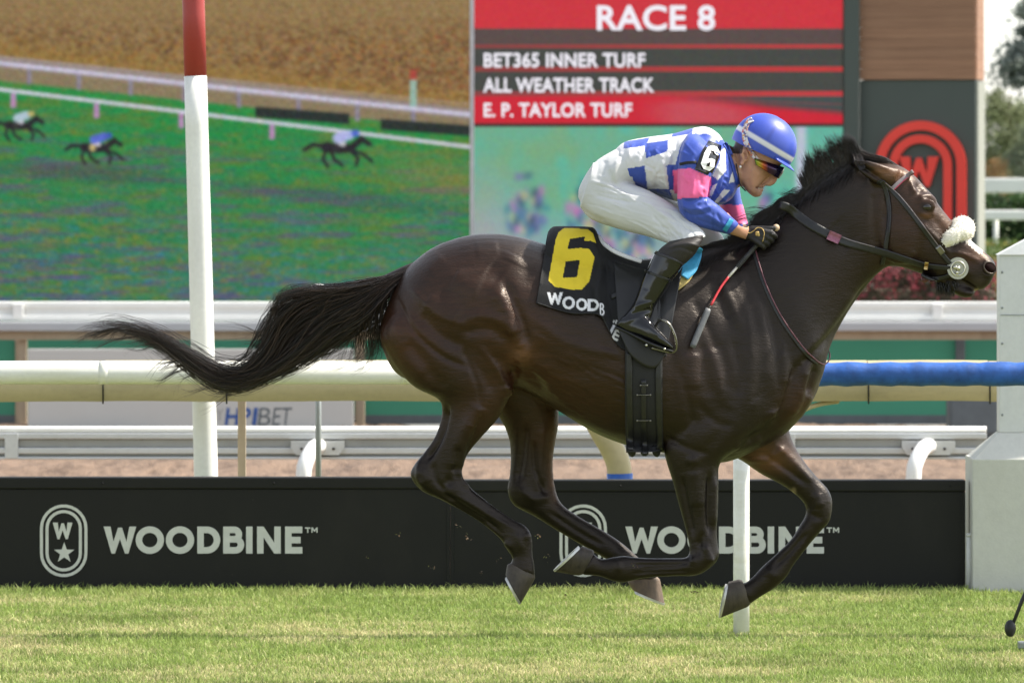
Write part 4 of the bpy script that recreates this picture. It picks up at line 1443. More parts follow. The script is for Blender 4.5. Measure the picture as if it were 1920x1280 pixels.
def far_rails():
    for d, yt, yb, lab in ((112, 334, 362, 'upper of two far white rails at the right edge'), (104, 394, 413, 'lower of two far white rails at the right edge')):
        y = d - CAM_D
        za, zc = P(0, yt, y)[2], P(0, yb, y)[2]
        ro = thing('infield_rail', lab, 'rail', (9, y, .8), 'white infield rails in the distance')
        x0, x1 = P(1700, 0, y)[0], P(2300, 0, y)[0]
        MB().bevbox(((x0 + x1) / 2, y, (za + zc) / 2), (x1 - x0, .10, za - zc), .04).build('rail_tube', M['far_rail'], ro, False)
        for px in (1780, 1868, 1990, 2110):
            p = P(px, 0, y)
            MB().tube([(p[0], y + .1, .5), (p[0], y + .1, zc + .02)], .05, 10).build('post', M['far_rail'], ro)
    r = np.random.default_rng(41)
    n = 9000
    d = 108; y0 = d - CAM_D
    x = r.uniform(P(1700, 0, y0)[0], P(2300, 0, y0)[0], n)
    z = r.uniform(.7, P(0, 366, y0)[2], n)
    col = np.array([.045, .085, .03]) * r.uniform(.5, 1.5, (n, 1))
    o = leaves('hedge', np.stack([x, y0 + r.normal(0, .3, n), z], 1), .16, col, M['leaf'], None, r)
    tag(o, 'clipped green hedge between the two far white rails', 'hedge')
    m = 12000
    x = r.uniform(P(1830, 0, 66)[0], P(2150, 0, 76)[0], m); yy = r.uniform(66, 82, m)
    zz = -.12 + (yy - 64) / 28 * 1.1 + r.uniform(0, .32, m)
    pick = vnoise(x * .8, yy * .5, 81)
    col = np.where((pick > .55)[:, None], np.array([.24, .22, .06]), np.array([.11, .16, .045])) * r.uniform(.6, 1.3, (m, 1))
    red = (vnoise(x * 1.7, yy, 82) > .66) & (r.random(m) < .6)
    col[red] = np.array([.34, .13, .10])
    o = leaves('infield_planting', np.stack([x, yy, zz], 1), .15, col, M['leaf'], None, r)
    tag(o, 'yellow-green infield planting right of the brand pylon', 'shrubs', kind='stuff')
far_rails()

# ------------------------------------------------------------------ the horse: one skin grown from lofted trunk, neck, head and legs
def nostril_pt(k, s, r):
    """point on the flared rim of a nostril"""
    u, w = 12.5 * r * math.cos(k), 10.0 * r * math.sin(k)
    x, y = 1855 + .80 * u - .60 * w, 502 + .60 * u + .80 * w
    return P(x, y, s * (.050 - .0011 * (x - 1848)))

def horse_body():
    mb = MB()
    trunk = [
        (752, 514, 712, 610, 0, .07, .0), (772, 494, 716, 650, 0, .15, .05), (812, 464, 750, 705, 0, .225, .1),
        (865, 444, 835, 725, 0, .262, .1), (920, 438, 905, 725, 0, .275, .1), (975, 444, 975, 728, 0, .272, .05),
        (1030, 460, 1040, 766, 0, .275, .05), (1100, 478, 1115, 811, 0, .285, .05), (1170, 486, 1180, 836, 0, .285, .05),
        (1240, 482, 1245, 849, 0, .27, .1), (1300, 470, 1308, 862, 0, .245, .2), (1350, 462, 1362, 866, 0, .225, .28),
        (1400, 480, 1428, 838, 0, .205, .25), (1450, 520, 1478, 808, 0, .18, .2), (1500, 590, 1518, 760, 0, .13, .1), (1525, 650, 1536, 725, 0, .07)]
    body_loft(mb, trunk, 36, 6, 2.15)
    neck = [
        (1330, 475, 1425, 835, 0, .15, .3), (1365, 463, 1508, 772, 0, .165, .3), (1410, 442, 1541, 708, 0, .155, .3),
        (1455, 408, 1556, 652, 0, .130, .25), (1500, 372, 1580, 602, 0, .110, .15), (1545, 338, 1610, 556, 0, .096, .05),
        (1590, 314, 1642, 517, 0, .088), (1628, 304, 1668, 498, 0, .082), (1655, 315, 1690, 485, 0, .072)]
    body_loft(mb, neck, 30, 6, 2.1)
    head = [
        (1606, 308, 1638, 470, 0, .050), (1642, 302, 1655, 496, 0, .075), (1680, 308, 1685, 500, 0, .090),
        (1710, 325, 1712, 508, 0, .094), (1740, 357, 1733, 516, 0, .088), (1768, 394, 1752, 524, 0, .074),
        (1792, 422, 1768, 527, 0, .061), (1815, 445, 1786, 530, 0, .052), (1840, 467, 1806, 536, 0, .050),
        (1858, 482, 1824, 542, 0, .051), (1867, 496, 1842, 543, 0, .042), (1868, 506, 1856, 532, 0, .022)]
    body_loft(mb, head, 28, 6, 2.25)
    body_loft(mb, [(1748, 508, 1748, 524, 0, .034), (1772, 522, 1770, 536, 0, .032), (1795, 530, 1790, 551, 0, .031), (1815, 540, 1808, 558, 0, .034), (1829, 546, 1822, 557, 0, .024)], 18, 5)
    for s in (-1, 1):                                                  # ears laid back
        y = s * 0.062
        body_loft(mb, [(1688, 316, 1670, 352, y * .9, .028), (1664, 311, 1650, 349, y * 1.2, .026), (1640, 305, 1630, 338, y * 1.38, .022), (1618, 301, 1611, 323, y * 1.42, .014), (1600, 297, 1597, 304, y * 1.42, .004)], 14, 4)
        mb.sphere(P(1737, 387, s * .080), (.040, .015, .030), 16, 10)   # brow and eye socket
        mb.sphere(P(1690, 440, s * .060), (.105, .040, .115), 20, 12)   # cheek
        mb.sphere(P(1853, 503, s * .038), (.026, .018, .026), 14, 8)    # nostril wing
        an = np.linspace(0, 2 * math.pi, 25)
        mb.tube([nostril_pt(k, s, 1.0) for k in an], .0058, 8, cap=False)
    nh = [
        (800, 520, 965, 500, -.10, .13), (716, 612, 984, 595, -.130, .128), (728, 668, 990, 655, -.138, .122), (772, 722, 968, 702, -.143, .108),
        (821, 748, 959, 736, -.145, .088), (828, 775, 936, 782, -.145, .070), (816, 816, 901, 822, -.145, .054), (796, 846, 878, 851, -.145, .045),
        (775, 872, 867, 880, -.145, .042), (769, 893, 868, 897, -.145, .042), (790, 920, 877, 907, -.145, .040), (831, 939, 890, 920, -.145, .034),
        (884, 969, 926, 948, -.145, .027), (918, 993, 958, 970, -.145, .027), (940, 1013, 987, 986, -.145, .034), (950, 1030, 998, 1008, -.145, .035),
        (960, 1045, 999, 1036, -.145, .028), (956, 1056, 1003, 1062, -.145, .031), (953, 1062, 1004, 1080, -.145, .034)]
    fh = [
        (800, 560, 985, 560, .13, .12), (850, 680, 1010, 690, .135, .12), (900, 742, 1043, 745, .14, .10), (937, 785, 1048, 790, .14, .075),
        (953, 820, 1043, 822, .14, .058), (957, 855, 1038, 855, .14, .047), (955, 888, 1038, 887, .14, .042), (951, 920, 1042, 915, .14, .042),
        (963, 947, 1050, 938, .14, .040), (1000, 967, 1063, 952, .14, .034), (1046, 996, 1092, 971, .14, .028), (1088, 1021, 1124, 989, .14, .027),
        (1125, 1042, 1160, 1012, .14, .031), (1150, 1056, 1188, 1035, .14, .035), (1167, 1068, 1209, 1055, .14, .031), (1177, 1081, 1228, 1072, .14, .031), (1178, 1092, 1236, 1085, .14, .034)]
    nf = [
        (1285, 600, 1430, 620, -.10, .09), (1265, 700, 1450, 705, -.125, .10), (1252, 780, 1440, 785, -.135, .098), (1244, 832, 1385, 838, -.135, .088),
        (1248, 862, 1351, 868, -.135, .074), (1260, 900, 1348, 905, -.135, .060), (1272, 945, 1347, 950, -.135, .048), (1284, 988, 1345, 990, -.135, .041),
        (1291, 1018, 1346, 1018, -.135, .041), (1292, 1037, 1349, 1041, -.135, .043), (1288, 1043, 1337, 1060, -.135, .042), (1280, 1045, 1308, 1078, -.135, .038),
        (1260, 1045, 1264, 1080, -.135, .032), (1226, 1045, 1228, 1082, -.135, .027), (1196, 1044, 1197, 1086, -.135, .028), (1172, 1041, 1171, 1092, -.135, .034),
        (1150, 1043, 1148, 1089, -.135, .033), (1126, 1047, 1124, 1080, -.135, .027), (1112, 1034, 1090, 1078, -.135, .034)]
    ff = [
        (1320, 760, 1470, 730, .12, .09), (1368, 845, 1478, 798, .125, .085), (1396, 867, 1491, 836, .13, .070), (1426, 888, 1512, 869, .13, .056),
        (1466, 909, 1535, 897, .13, .047), (1496, 931, 1554, 918, .13, .043), (1510, 949, 1561, 942, .13, .043), (1509, 967, 1556, 976, .13, .040),
        (1499, 984, 1539, 996, .13, .035), (1481, 1012, 1513, 1027, .13, .028), (1450, 1042, 1488, 1060, .13, .028), (1430, 1060, 1476, 1080, .13, .034),
        (1411, 1080, 1456, 1100, .13, .032), (1396, 1092, 1426, 1119, .13, .028), (1388, 1088, 1404, 1134, .13, .034)]
    for L in (nh, fh, nf, ff):
        body_loft(mb, L, 22, 6, 2.0)
    return mb

NEARLEG = (-0.6, 0.0)
STROKES = [
    # hindquarter
    ([(948, 530), (966, 572), (984, 618), (990, 660)], 8, -.009), ([(930, 545), (950, 585), (966, 630)], 14, .010),
    ([(975, 640), (984, 655), (972, 680)], 12, .010), ([(968, 688), (962, 705)], 9, -.010), ([(950, 722), (958, 742)], 12, .009),
    ([(868, 600), (905, 592), (945, 605), (965, 632)], 9, .006), ([(870, 622), (920, 618), (950, 640)], 10, -.006),
    ([(785, 590), (825, 628), (868, 650)], 12, -.009), ([(800, 560), (860, 600)], 18, .008), ([(868, 655), (905, 700), (925, 735)], 12, -.006),
    ([(760, 640), (800, 690), (838, 730)], 14, -.007), ([(735, 600), (760, 660), (800, 705)], 15, .007),
    ([(964, 478), (958, 492)], 20, .005), ([(985, 500), (1000, 540)], 20, -.004), ([(890, 470), (935, 462)], 18, .003), ([(830, 480), (800, 510)], 14, .003),
    ([(915, 500), (940, 520)], 18, -.006), ([(850, 520), (900, 545)], 22, .006),
    ([(838, 765), (826, 815), (800, 862)], 6, -.010, NEARLEG), ([(880, 790), (862, 835), (850, 880)], 14, .007, NEARLEG), ([(900, 760), (880, 800)], 16, .006, NEARLEG),
    ([(858, 838), (852, 885)], 5, -.006, NEARLEG), ([(790, 880), (800, 905)], 9, .005, NEARLEG), ([(830, 925), (905, 972), (940, 998)], 5, -.005, NEARLEG),
    ([(985, 1000), (990, 1010)], 8, .004, NEARLEG), ([(948, 1015), (958, 1026)], 6, .004, NEARLEG),
    # barrel
    ([(1000, 650), (1060, 690), (1110, 700)], 16, -.005), ([(1035, 740), (1100, 790), (1170, 815)], 12, .005), ([(990, 690), (1020, 735)], 10, -.007),
    # shoulder, breast
    ([(1352, 530), (1372, 570), (1388, 615)], 7, .006), ([(1340, 545), (1365, 600)], 10, -.006), ([(1398, 560), (1410, 640), (1405, 720), (1398, 770)], 13, .008),
    ([(1315, 640), (1322, 700), (1335, 745)], 10, -.007), ([(1345, 640), (1362, 690), (1366, 735)], 9, -.006), ([(1332, 650), (1345, 700), (1352, 740)], 10, .006),
    ([(1375, 640), (1388, 700), (1380, 745)], 8, -.007), ([(1300, 660), (1300, 730)], 16, .008), ([(1290, 800), (1330, 830)], 18, .008), ([(1368, 760), (1350, 810), (1320, 840)], 12, -.007),
    ([(1448, 768), (1452, 785)], 10, .010), ([(1410, 750), (1440, 790)], 14, .007), ([(1400, 828), (1436, 808), (1462, 784)], 7, -.010), ([(1375, 842), (1430, 824)], 9, .007),
    ([(1490, 690), (1478, 740), (1458, 790)], 6, -.011), ([(1512, 690), (1500, 740), (1482, 780)], 9, .008), ([(1528, 690), (1512, 735)], 5, -.007),
    ([(1470, 660), (1470, 720)], 10, .006), ([(1520, 740), (1500, 785)], 8, .006),
    ([(1630, 530), (1580, 600), (1530, 655), (1495, 690)], 8, -.007), ([(1600, 545), (1550, 620), (1500, 670)], 12, .005),
    ([(1400, 480), (1440, 520), (1470, 560)], 26, .005), ([(1560, 420), (1600, 460)], 26, -.005), ([(1640, 360), (1640, 420), (1650, 480)], 8, -.006),
    # finer edges: gluteal and hamstring lines, rib cage, triceps heads
    ([(770, 540), (820, 590), (880, 612)], 7, .004), ([(745, 560), (775, 620), (830, 668), (880, 690)], 5, -.006), ([(900, 650), (930, 690), (945, 720)], 6, .005),
    ([(870, 660), (895, 720), (900, 760)], 5, -.005), ([(1005, 600), (1060, 640), (1130, 660), (1170, 662)], 10, .004), ([(1250, 600), (1262, 680), (1262, 760)], 10, -.006), ([(1275, 690), (1290, 750), (1300, 800)], 6, -.006),
    ([(1310, 760), (1340, 790), (1375, 800)], 6, -.005), ([(1420, 560), (1436, 640), (1440, 720)], 9, .005), ([(1440, 590), (1456, 660), (1462, 730)], 6, -.005), ([(1300, 560), (1330, 620), (1340, 660)], 7, -.005),
    ([(1368, 500), (1400, 560), (1420, 620)], 8, -.004), ([(1250, 820), (1290, 840), (1330, 850)], 6, -.005),
    # near foreleg
    ([(1330, 890), (1328, 960), (1332, 1000)], 5, -.006, NEARLEG), ([(1300, 880), (1308, 950)], 13, .006, NEARLEG), ([(1340, 900), (1338, 980)], 5, .004, NEARLEG),
    ([(1290, 1055), (1240, 1057), (1186, 1058)], 2.6, -.0035, NEARLEG), ([(1290, 1070), (1240, 1072), (1186, 1074)], 2.6, -.003, NEARLEG), ([(1322, 1024), (1326, 1034)], 6, .004, NEARLEG), ([(1336, 1044), (1330, 1056)], 5, .004, NEARLEG),
    ([(1302, 1046), (1296, 1056)], 5, .004, NEARLEG), ([(1316, 1000), (1312, 1026)], 4, -.004, NEARLEG), ([(1280, 900), (1292, 960), (1300, 1000)], 4, -.004, NEARLEG), ([(1158, 1050), (1160, 1070)], 7, .004, NEARLEG),
    ([(845, 896), (838, 910)], 8, -.005, NEARLEG), ([(858, 880), (866, 900), (880, 914)], 4, .004, NEARLEG), ([(786, 870), (784, 895), (796, 912)], 5, .004, NEARLEG), ([(812, 870), (818, 900), (836, 922)], 5, -.004, NEARLEG),
    ([(860, 930), (930, 972), (965, 992)], 3, .003, NEARLEG), ([(850, 944), (912, 985)], 2.6, -.0035, NEARLEG), ([(970, 1000), (978, 1030)], 6, .003, NEARLEG), ([(905, 775), (890, 815), (872, 860)], 5, -.004, NEARLEG),
    ([(1298, 855), (1300, 870)], 12, .006, NEARLEG), ([(1280, 1062), (1200, 1066)], 4, -.004, NEARLEG), ([(1328, 1035), (1330, 1052)], 7, .004, NEARLEG), ([(1310, 1010), (1312, 1040)], 6, -.004, NEARLEG),
    # face
    ([(1722, 372), (1738, 368), (1756, 378)], 5, .009), ([(1722, 396), (1738, 404), (1754, 400)], 4, .005), ([(1718, 345), (1730, 358)], 6, -.009), ([(1706, 340), (1716, 362)], 5, .006),
    ([(1732, 340), (1746, 366)], 5, .004), ([(1728, 420), (1760, 452), (1780, 476)], 5, .007), ([(1752, 410), (1775, 440), (1795, 465)], 8, -.006),
    ([(1715, 470), (1700, 495)], 10, .004), ([(1738, 440), (1722, 490)], 10, -.004), ([(1664, 360), (1660, 430), (1668, 485)], 6, -.008),
    ([(1783, 470), (1810, 478), (1835, 490)], 4, .004), ([(1792, 520), (1815, 534), (1832, 544)], 3.2, -.010), ([(1800, 500), (1820, 515)], 9, .004),
    ([(1847, 500), (1860, 504)], 7.5, -.034), ([(1840, 494), (1846, 512), (1858, 516)], 3.2, .004), ([(1845, 488), (1860, 494)], 3, .004),
    ([(1650, 336), (1630, 322), (1606, 304)], 5, -.014), ([(1660, 345), (1648, 347)], 5, -.006), ([(1668, 318), (1640, 309), (1612, 301)], 3.5, .005), ([(1690, 322), (1700, 335)], 6, .004),
]
_r = random.Random(3)
for i in range(46):                                                     # skin wrinkles running down and back over the ribs
    x = _r.uniform(985, 1165); y = _r.uniform(625, 770) + (x - 1070) * .25
    L = _r.uniform(18, 46)
    STROKES.append(([(x, y), (x + L * .5, y + L * .22), (x + L, y + L * .52)], _r.uniform(1.6, 2.8), _r.choice((-1, 1)) * _r.uniform(.0008, .0018)))
for i in range(14):                                                     # veins and small folds on breast, shoulder and thigh
    x = _r.uniform(1395, 1500); y = _r.uniform(560, 760)
    STROKES.append(([(x, y), (x + _r.uniform(-10, 10), y + 22), (x + _r.uniform(-22, 12), y + 48)], 2.4, _r.uniform(-.0025, .003)))

def coat_colors(me):
    v = getv(me)
    q = px_of(v)
    n = getn(me)
    base = np.array([.0058, .0037, .0030]); brown = np.array([.044, .0158, .0068]); tan = np.array([.150, .072, .036]); black = np.array([.0028, .0022, .0020])
    c = np.tile(base, (len(v), 1))
    def blob(x, y, rx, ry, col, a, sel=None, ang=0):
        dx, dy = q[:, 0] - x, q[:, 1] - y
        ca, sa = math.cos(ang), math.sin(ang)
        u, w = dx * ca + dy * sa, -dx * sa + dy * ca
        k = a * np.exp(-((u / rx) ** 2 + (w / ry) ** 2))
        if sel is not None: k = k * sel
        c[:] = c * (1 - k[:, None]) + col * k[:, None]
    near = (v[:, 1] < 0.03)
    far = ~near
    blob(1080, 720, 150, 90, brown, .60); blob(960, 640, 75, 110, brown, .85); blob(760, 650, 70, 90, brown, .9); blob(860, 560, 140, 100, brown, .45)
    blob(978, 665, 20, 22, tan, .7); blob(900, 780, 50, 50, brown, .55); blob(1020, 800, 30, 60, brown, .7, far); blob(1040, 880, 12, 90, tan, .6, far)
    blob(1300, 700, 60, 60, brown, .25); blob(1440, 860, 50, 30, tan, .75, far); blob(1500, 760, 40, 50, brown, .8)
    blob(1690, 420, 60, 90, brown, .6); blob(1740, 360, 40, 40, brown, .9, ang=.8); blob(1690, 328, 26, 16, tan, .85); blob(1656, 322, 24, 9, tan, .95, ang=.25)
    blob(1780, 420, 30, 22, tan, .55, ang=.8); blob(1738, 405, 14, 6, tan, .6); blob(1820, 480, 28, 24, brown, .9); blob(1838, 475, 16, 10, tan, .5, ang=.7)
    blob(1835, 530, 12, 10, np.array([.05, .04, .035]), .7); blob(1831, 544, 4.5, 3, np.array([.42, .34, .18]), .9); blob(1560, 520, 60, 60, brown, .25)
    # points: legs, muzzle rim and eye lid darken as the coat does
    leg = np.clip((q[:, 1] - 830) / 90, 0, 1)
    leg = np.where((q[:, 0] > 1350) & far, np.clip((q[:, 1] - 880) / 40, 0, 1), leg)
    leg = np.where((q[:, 0] > 940) & (q[:, 0] < 1200) & far, np.clip((q[:, 1] - 900) / 60, 0, 1), leg)
    c = c * (1 - .9 * leg[:, None]) + black * .9 * leg[:, None]
    nk = np.clip((q[:, 0] - 1330) / 120, 0, 1) * np.clip((1640 - q[:, 0]) / 60, 0, 1) * np.clip((720 - q[:, 1]) / 120, 0, 1) * .55
    c = c * (1 - nk[:, None]) + black * 1.4 * nk[:, None]
    q2 = q
    for (x, y, rx, ry, col, a) in ((1737, 388, 13, 9, black, .9), (1853, 503, 10.5, 7.5, np.array([.035, .009, .008]), .95), (1860, 520, 10, 8, black, .6), (1620, 318, 20, 7, black, .95)):
        k = a * np.exp(-(((q2[:, 0] - x) / rx) ** 2 + ((q2[:, 1] - y) / ry) ** 2) ** 2)
        c = c * (1 - k[:, None]) + col * k[:, None]
    # white snip down the nose and chestnut marks inside the legs
    d, t = seg_dist(q, [(1808, 441), (1824, 455), (1838, 468)])
    edge = 7.5 + 2 * np.sin(q[:, 0] * 1.1) + 1.5 * np.sin(q[:, 1] * 2.3)
    k = np.clip((edge - d) / 2, 0, 1) * (np.abs(v[:, 1]) < .045)
    c = c * (1 - k[:, None]) + np.array([.72, .70, .66]) * k[:, None]
    k = np.exp(-(((q[:, 0] - 1488) / 5) ** 2 + ((q[:, 1] - 921) / 8) ** 2) ** 2) * far * .9
    c = c * (1 - k[:, None]) + np.array([.22, .18, .11]) * k[:, None]
    return c

M['nostril'] = plain('nostril_lining', (.010, .003, .003), .9, 0, .3, 80, spec=.1)
mb = horse_body()
me = remesh(mb, 0.0055, 'horse_body')
lap_smooth(me, 10, .55, 0)
lap_smooth(me, 8, .6, -.63)
_S2 = []
for st in STROKES:
    c = np.mean(np.array(st[0]), 0)
    g = 1.4
    if len(st) > 3: g = 2.2                                             # tendons and joints of the near legs
    elif 1240 < c[0] < 1480 and 480 < c[1] < 830: g = 1.0               # broad soft shoulder
    elif c[0] > 1650: g = 1.2
    r = st[1] * (1.25 if g == 1.0 else 1)
    _S2.append((st[0], r, st[2] * g) + tuple(st[3:]))
sculpt(me, _S2)
sculpt(me, [ # inner faces of the far legs
    ([(985, 800), (980, 850), (972, 900)], 7, -.008), ([(1018, 800), (1015, 850), (1010, 910)], 9, .006), ([(1000, 830), (1004, 880), (1022, 925)], 4, -.008), ([(975, 915), (1000, 935), (1030, 930)], 8, .006),
    ([(1030, 960), (1090, 1000), (1130, 1022)], 4, -.006), ([(1160, 1036), (1176, 1046)], 9, .005), ([(1430, 850), (1470, 876), (1510, 905)], 6, -.008), ([(1455, 835), (1490, 868), (1525, 905)], 8, .006),
    ([(1530, 925), (1538, 950)], 9, .006), ([(1520, 965), (1540, 972)], 5, -.005), ([(1512, 1000), (1480, 1036), (1455, 1060)], 4, -.006), ([(1440, 1070), (1456, 1082)], 8, .005), ([(1400, 862), (1440, 860), (1470, 840)], 6, .006)], gain=1.3, inner=True)
lap_smooth(me, 4, .55, -.30)
_colors = coat_colors(me)
HORSE = thing('racehorse', 'dark bay racehorse galloping to the right with all four hooves off the turf', 'horse', (0, 0, 0))
BODY = link('body', me, M['coat'], HORSE, True, _colors)
HB = bvh_of(BODY)

def hoof(cor, sole, y, mat, w0=.035, w1=.050):
    """horn capsule from the coronet line to the sole line (both heel..toe, photo px)"""
    c0, c1 = P(*cor[0], y), P(*cor[1], y)
    s0, s1 = P(*sole[0], y), P(*sole[1], y)
    a = np.linspace(0, 2 * math.pi, 28, endpoint=False)
    rings = []
    for t in (0.0, .04, .12, .3, .6, .9, 1.0):
        h0, h1 = c0 * (1 - t) + s0 * t, c1 * (1 - t) + s1 * t
        c, h = (h0 + h1) / 2, (h1 - h0) / 2
        w = w0 * (1 - t) + w1 * t
        if t == 0.0: h = h * .86; w = w * .84; c = c - ((s0 + s1) / 2 - (c0 + c1) / 2) * .10
        elif t < .05: h = h * .985; w = w * .97
        k = np.cos(a)
        rings.append(c + k[:, None] * h * 1.0 + (np.sin(a) * w * (1 - .12 * k))[:, None] * np.array([0, 1., 0]))
    mbh = MB().loft(rings)
    o = mbh.build('hoof', mat, HORSE)
    auto_smooth(o, 40)
    out = ((s0 + s1) / 2 - (c0 + c1) / 2)
    hh = (s1 - s0) / 2
    nn = np.cross(hh, [0, 1., 0]); nn /= np.linalg.norm(nn)
    if np.dot(nn, out) < 0: nn = -nn
    c = (s0 + s1) / 2
    sh = MB()
    b = np.linspace(-2.5, 2.5, 25)
    rr = []
    for ang in b:
        k = math.cos(ang)
        o_ = c + hh * 1.03 * k + np.array([0, 1., 0]) * math.sin(ang) * w1 * (1 - .12 * k) * 1.03
        i_ = c + hh * .68 * k + np.array([0, 1., 0]) * math.sin(ang) * w1 * (1 - .12 * k) * .66
        rr.append([o_ + nn * .0005, o_ + nn * .009, i_ + nn * .009, i_ + nn * .0005])
    sh.loft(rr)
    auto_smooth(sh.build('horseshoe', M['shoe'], o), 40)
    return o
hoof(((951, 1057), (1005, 1081)), ((948, 1077), (977, 1130)), -.145, M['hoof'])
hoof(((1176, 1090), (1237, 1083)), ((1186, 1105), (1246, 1130)), .14, M['hoof_pale'])
hoof(((1113, 1031), (1087, 1079)), ((1092, 1023), (1041, 1071)), -.135, M['hoof'])
hoof(((1387, 1085), (1405, 1136)), ((1366, 1090), (1352, 1157)), .13, M['hoof'])
for s in (-1, 1):
    loc = ray(HB, 1738, 388)[0]
    y = s * (abs(loc[1]) - .0085)
    MB().sphere(P(1738, 388, y), (.0185, .0120, .0140), 18, 12).build('eye', M['eye'], HORSE)

    m = MB()
    an = np.linspace(0, 2 * math.pi, 24, endpoint=False)
    rings = [[nostril_pt(k, s, rr) + np.array([-.3, -s, 0]) * dd for k in an] for rr, dd in ((.92, -.0065), (.80, -.003), (.5, -.0015), (.1, -.001))]
    m.loft(rings); no = m.build('nostril', M['nostril'], HORSE)
    k2 = np.linspace(0, 2 * math.pi, 41)
    m = MB(); m.tube([nostril_pt(k, s, 1.0) + np.array([.3, s, 0]) * .0045 for k in k2], .0036 + .0012 * np.cos(k2 - 2.2), 8, cap=False)
    m.build('nostril_rim', M['coat'], no, colors=np.tile([.030, .022, .018], (41 * 8, 1)))
# hair: tapered strands, each a thin three-sided tube
def strands(name, mat, parent, paths, r0, cols):
    """paths: (N, K, 3) strand points; r0: (N,) root radius; cols: (N,3)"""
    N, K, _ = paths.shape
    t = np.gradient(paths, axis=1)
    t /= np.linalg.norm(t, axis=2)[:, :, None] + 1e-9
    ref = np.array([0.13, 0.97, 0.2])
    u = np.cross(t, ref); u /= np.linalg.norm(u, axis=2)[:, :, None] + 1e-9
    w = np.cross(t, u)
    prof = np.concatenate([np.linspace(.8, 1, K // 2), np.linspace(1, .12, K - K // 2) ** .8])
    R = r0[:, None, None] * prof[None, :, None]
    V = np.stack([paths + R * (math.cos(a) * u + math.sin(a) * w) for a in (0, 2.094, 4.189)], 2)   # N,K,3,3
    idx = np.arange(N * K * 3).reshape(N, K, 3)
    quads = []
    for k in range(3):
        k2 = (k + 1) % 3
        quads.append(np.stack([idx[:, :-1, k], idx[:, :-1, k2], idx[:, 1:, k2], idx[:, 1:, k]], -1).reshape(-1, 4))
    Q = np.concatenate(quads)
    me = bpy.data.meshes.new(name)
    me.vertices.add(N * K * 3)
    me.vertices.foreach_set('co', V.astype(np.float32).ravel())
    me.loops.add(len(Q) * 4)
    me.loops.foreach_set('vertex_index', Q.astype(np.int32).ravel())
    me.polygons.add(len(Q))
    me.polygons.foreach_set('loop_start', np.arange(0, len(Q) * 4, 4, dtype=np.int32))
    me.update(calc_edges=True)
    col = np.repeat(cols[:, None, :], K * 3, 1).reshape(-1, 3)
    return link(name, me, mat, parent, True, col)

def bundle(guides, n, K, depth, jitter, rng, end=(.7, 1.0), clump=24):
    """strands between guide paths (photo px + depth y); guides: list of point lists with equal counts"""
    G = np.array([smooth_line(np.array([(p[0], p[1], p[2] if len(p) > 2 else 0.0) for p in g]), 1.0, 10)[np.linspace(0, -1 + len(smooth_line(np.array([(p[0], p[1], p[2] if len(p) > 2 else 0.0) for p in g]), 1.0, 10)), K).astype(int)] for g in guides])
    m = len(guides)
    out = np.zeros((n, K, 3))
    cw = rng.uniform(0, m - 1, clump); cd = rng.normal(0, 1, clump); cph = rng.uniform(0, 6.28, (clump, 3))
    s = np.linspace(0, 1, K)
    for i in range(n):
        k = rng.integers(clump)
        f = np.clip(.72 * cw[k] + .28 * rng.uniform(0, m - 1) + rng.normal(0, .10), 0, m - 1.001)
        j = int(f); a = f - j
        path = G[j] * (1 - a) + G[j + 1] * a if m > 1 else G[0].copy()
        e = rng.uniform(*end)
        path = np.stack([np.interp(s * e, s, path[:, c]) for c in range(3)], 1)
        w = jitter * s * (1.15 - .75 * s)
        ph = cph[k]
        path[:, 0] += w * (np.sin(6 * s + ph[0]) * .5 + rng.normal(0, .5) * s + rng.normal(0, .25) * np.sin(9 * s + rng.uniform(0, 6)))
        path[:, 1] += w * (np.sin(7 * s + ph[1]) * .5 + rng.normal(0, .5) * s + rng.normal(0, .3) * np.sin(11 * s + rng.uniform(0, 6)))
        yy = path[:, 2] + depth * ((.6 * cd[k] + .6 * rng.normal()) * (.35 + .65 * np.sin(np.pi * np.clip(s * 1.1, 0, 1))))
        out[i] = np.stack([P(path[q, 0], path[q, 1], yy[q]) for q in range(K)])
    return out

hr = np.random.default_rng(11)
def hair_cols(n, brown=.25):
    k = hr.random(n)[:, None] ** 2 * brown
    b = np.array([.0085, .0072, .0066]); r = np.array([.10, .058, .036])
    return b * (1 - k) + r * k

tail_g = [
    [(772, 502), (720, 518), (650, 532), (590, 538), (535, 546), (500, 575), (484, 620), (468, 668), (425, 690), (380, 668), (300, 625), (215, 602), (140, 602)],
    [(770, 506), (715, 528), (650, 552), (600, 570), (560, 595), (530, 630), (512, 665), (475, 698), (425, 712), (370, 680), (295, 635), (205, 608), (132, 640)],
    [(768, 510), (712, 545), (668, 580), (630, 605), (590, 640), (560, 665), (520, 690), (475, 712), (425, 724), (375, 700), (310, 650), (240, 620), (175, 606)],
    [(764, 516), (712, 570), (690, 610), (665, 635), (630, 655), (590, 672), (540, 692), (490, 712), (428, 731), (385, 712), (335, 675), (285, 640), (230, 622)],
]
A = bundle(tail_g, 1150, 24, .045, 34, hr, (.45, 1.0), 40)
B = bundle([tail_g[0][:7], tail_g[1][:7], tail_g[2][:7], tail_g[3][:7]], 700, 14, .045, 24, hr, (.7, 1.0), 24)
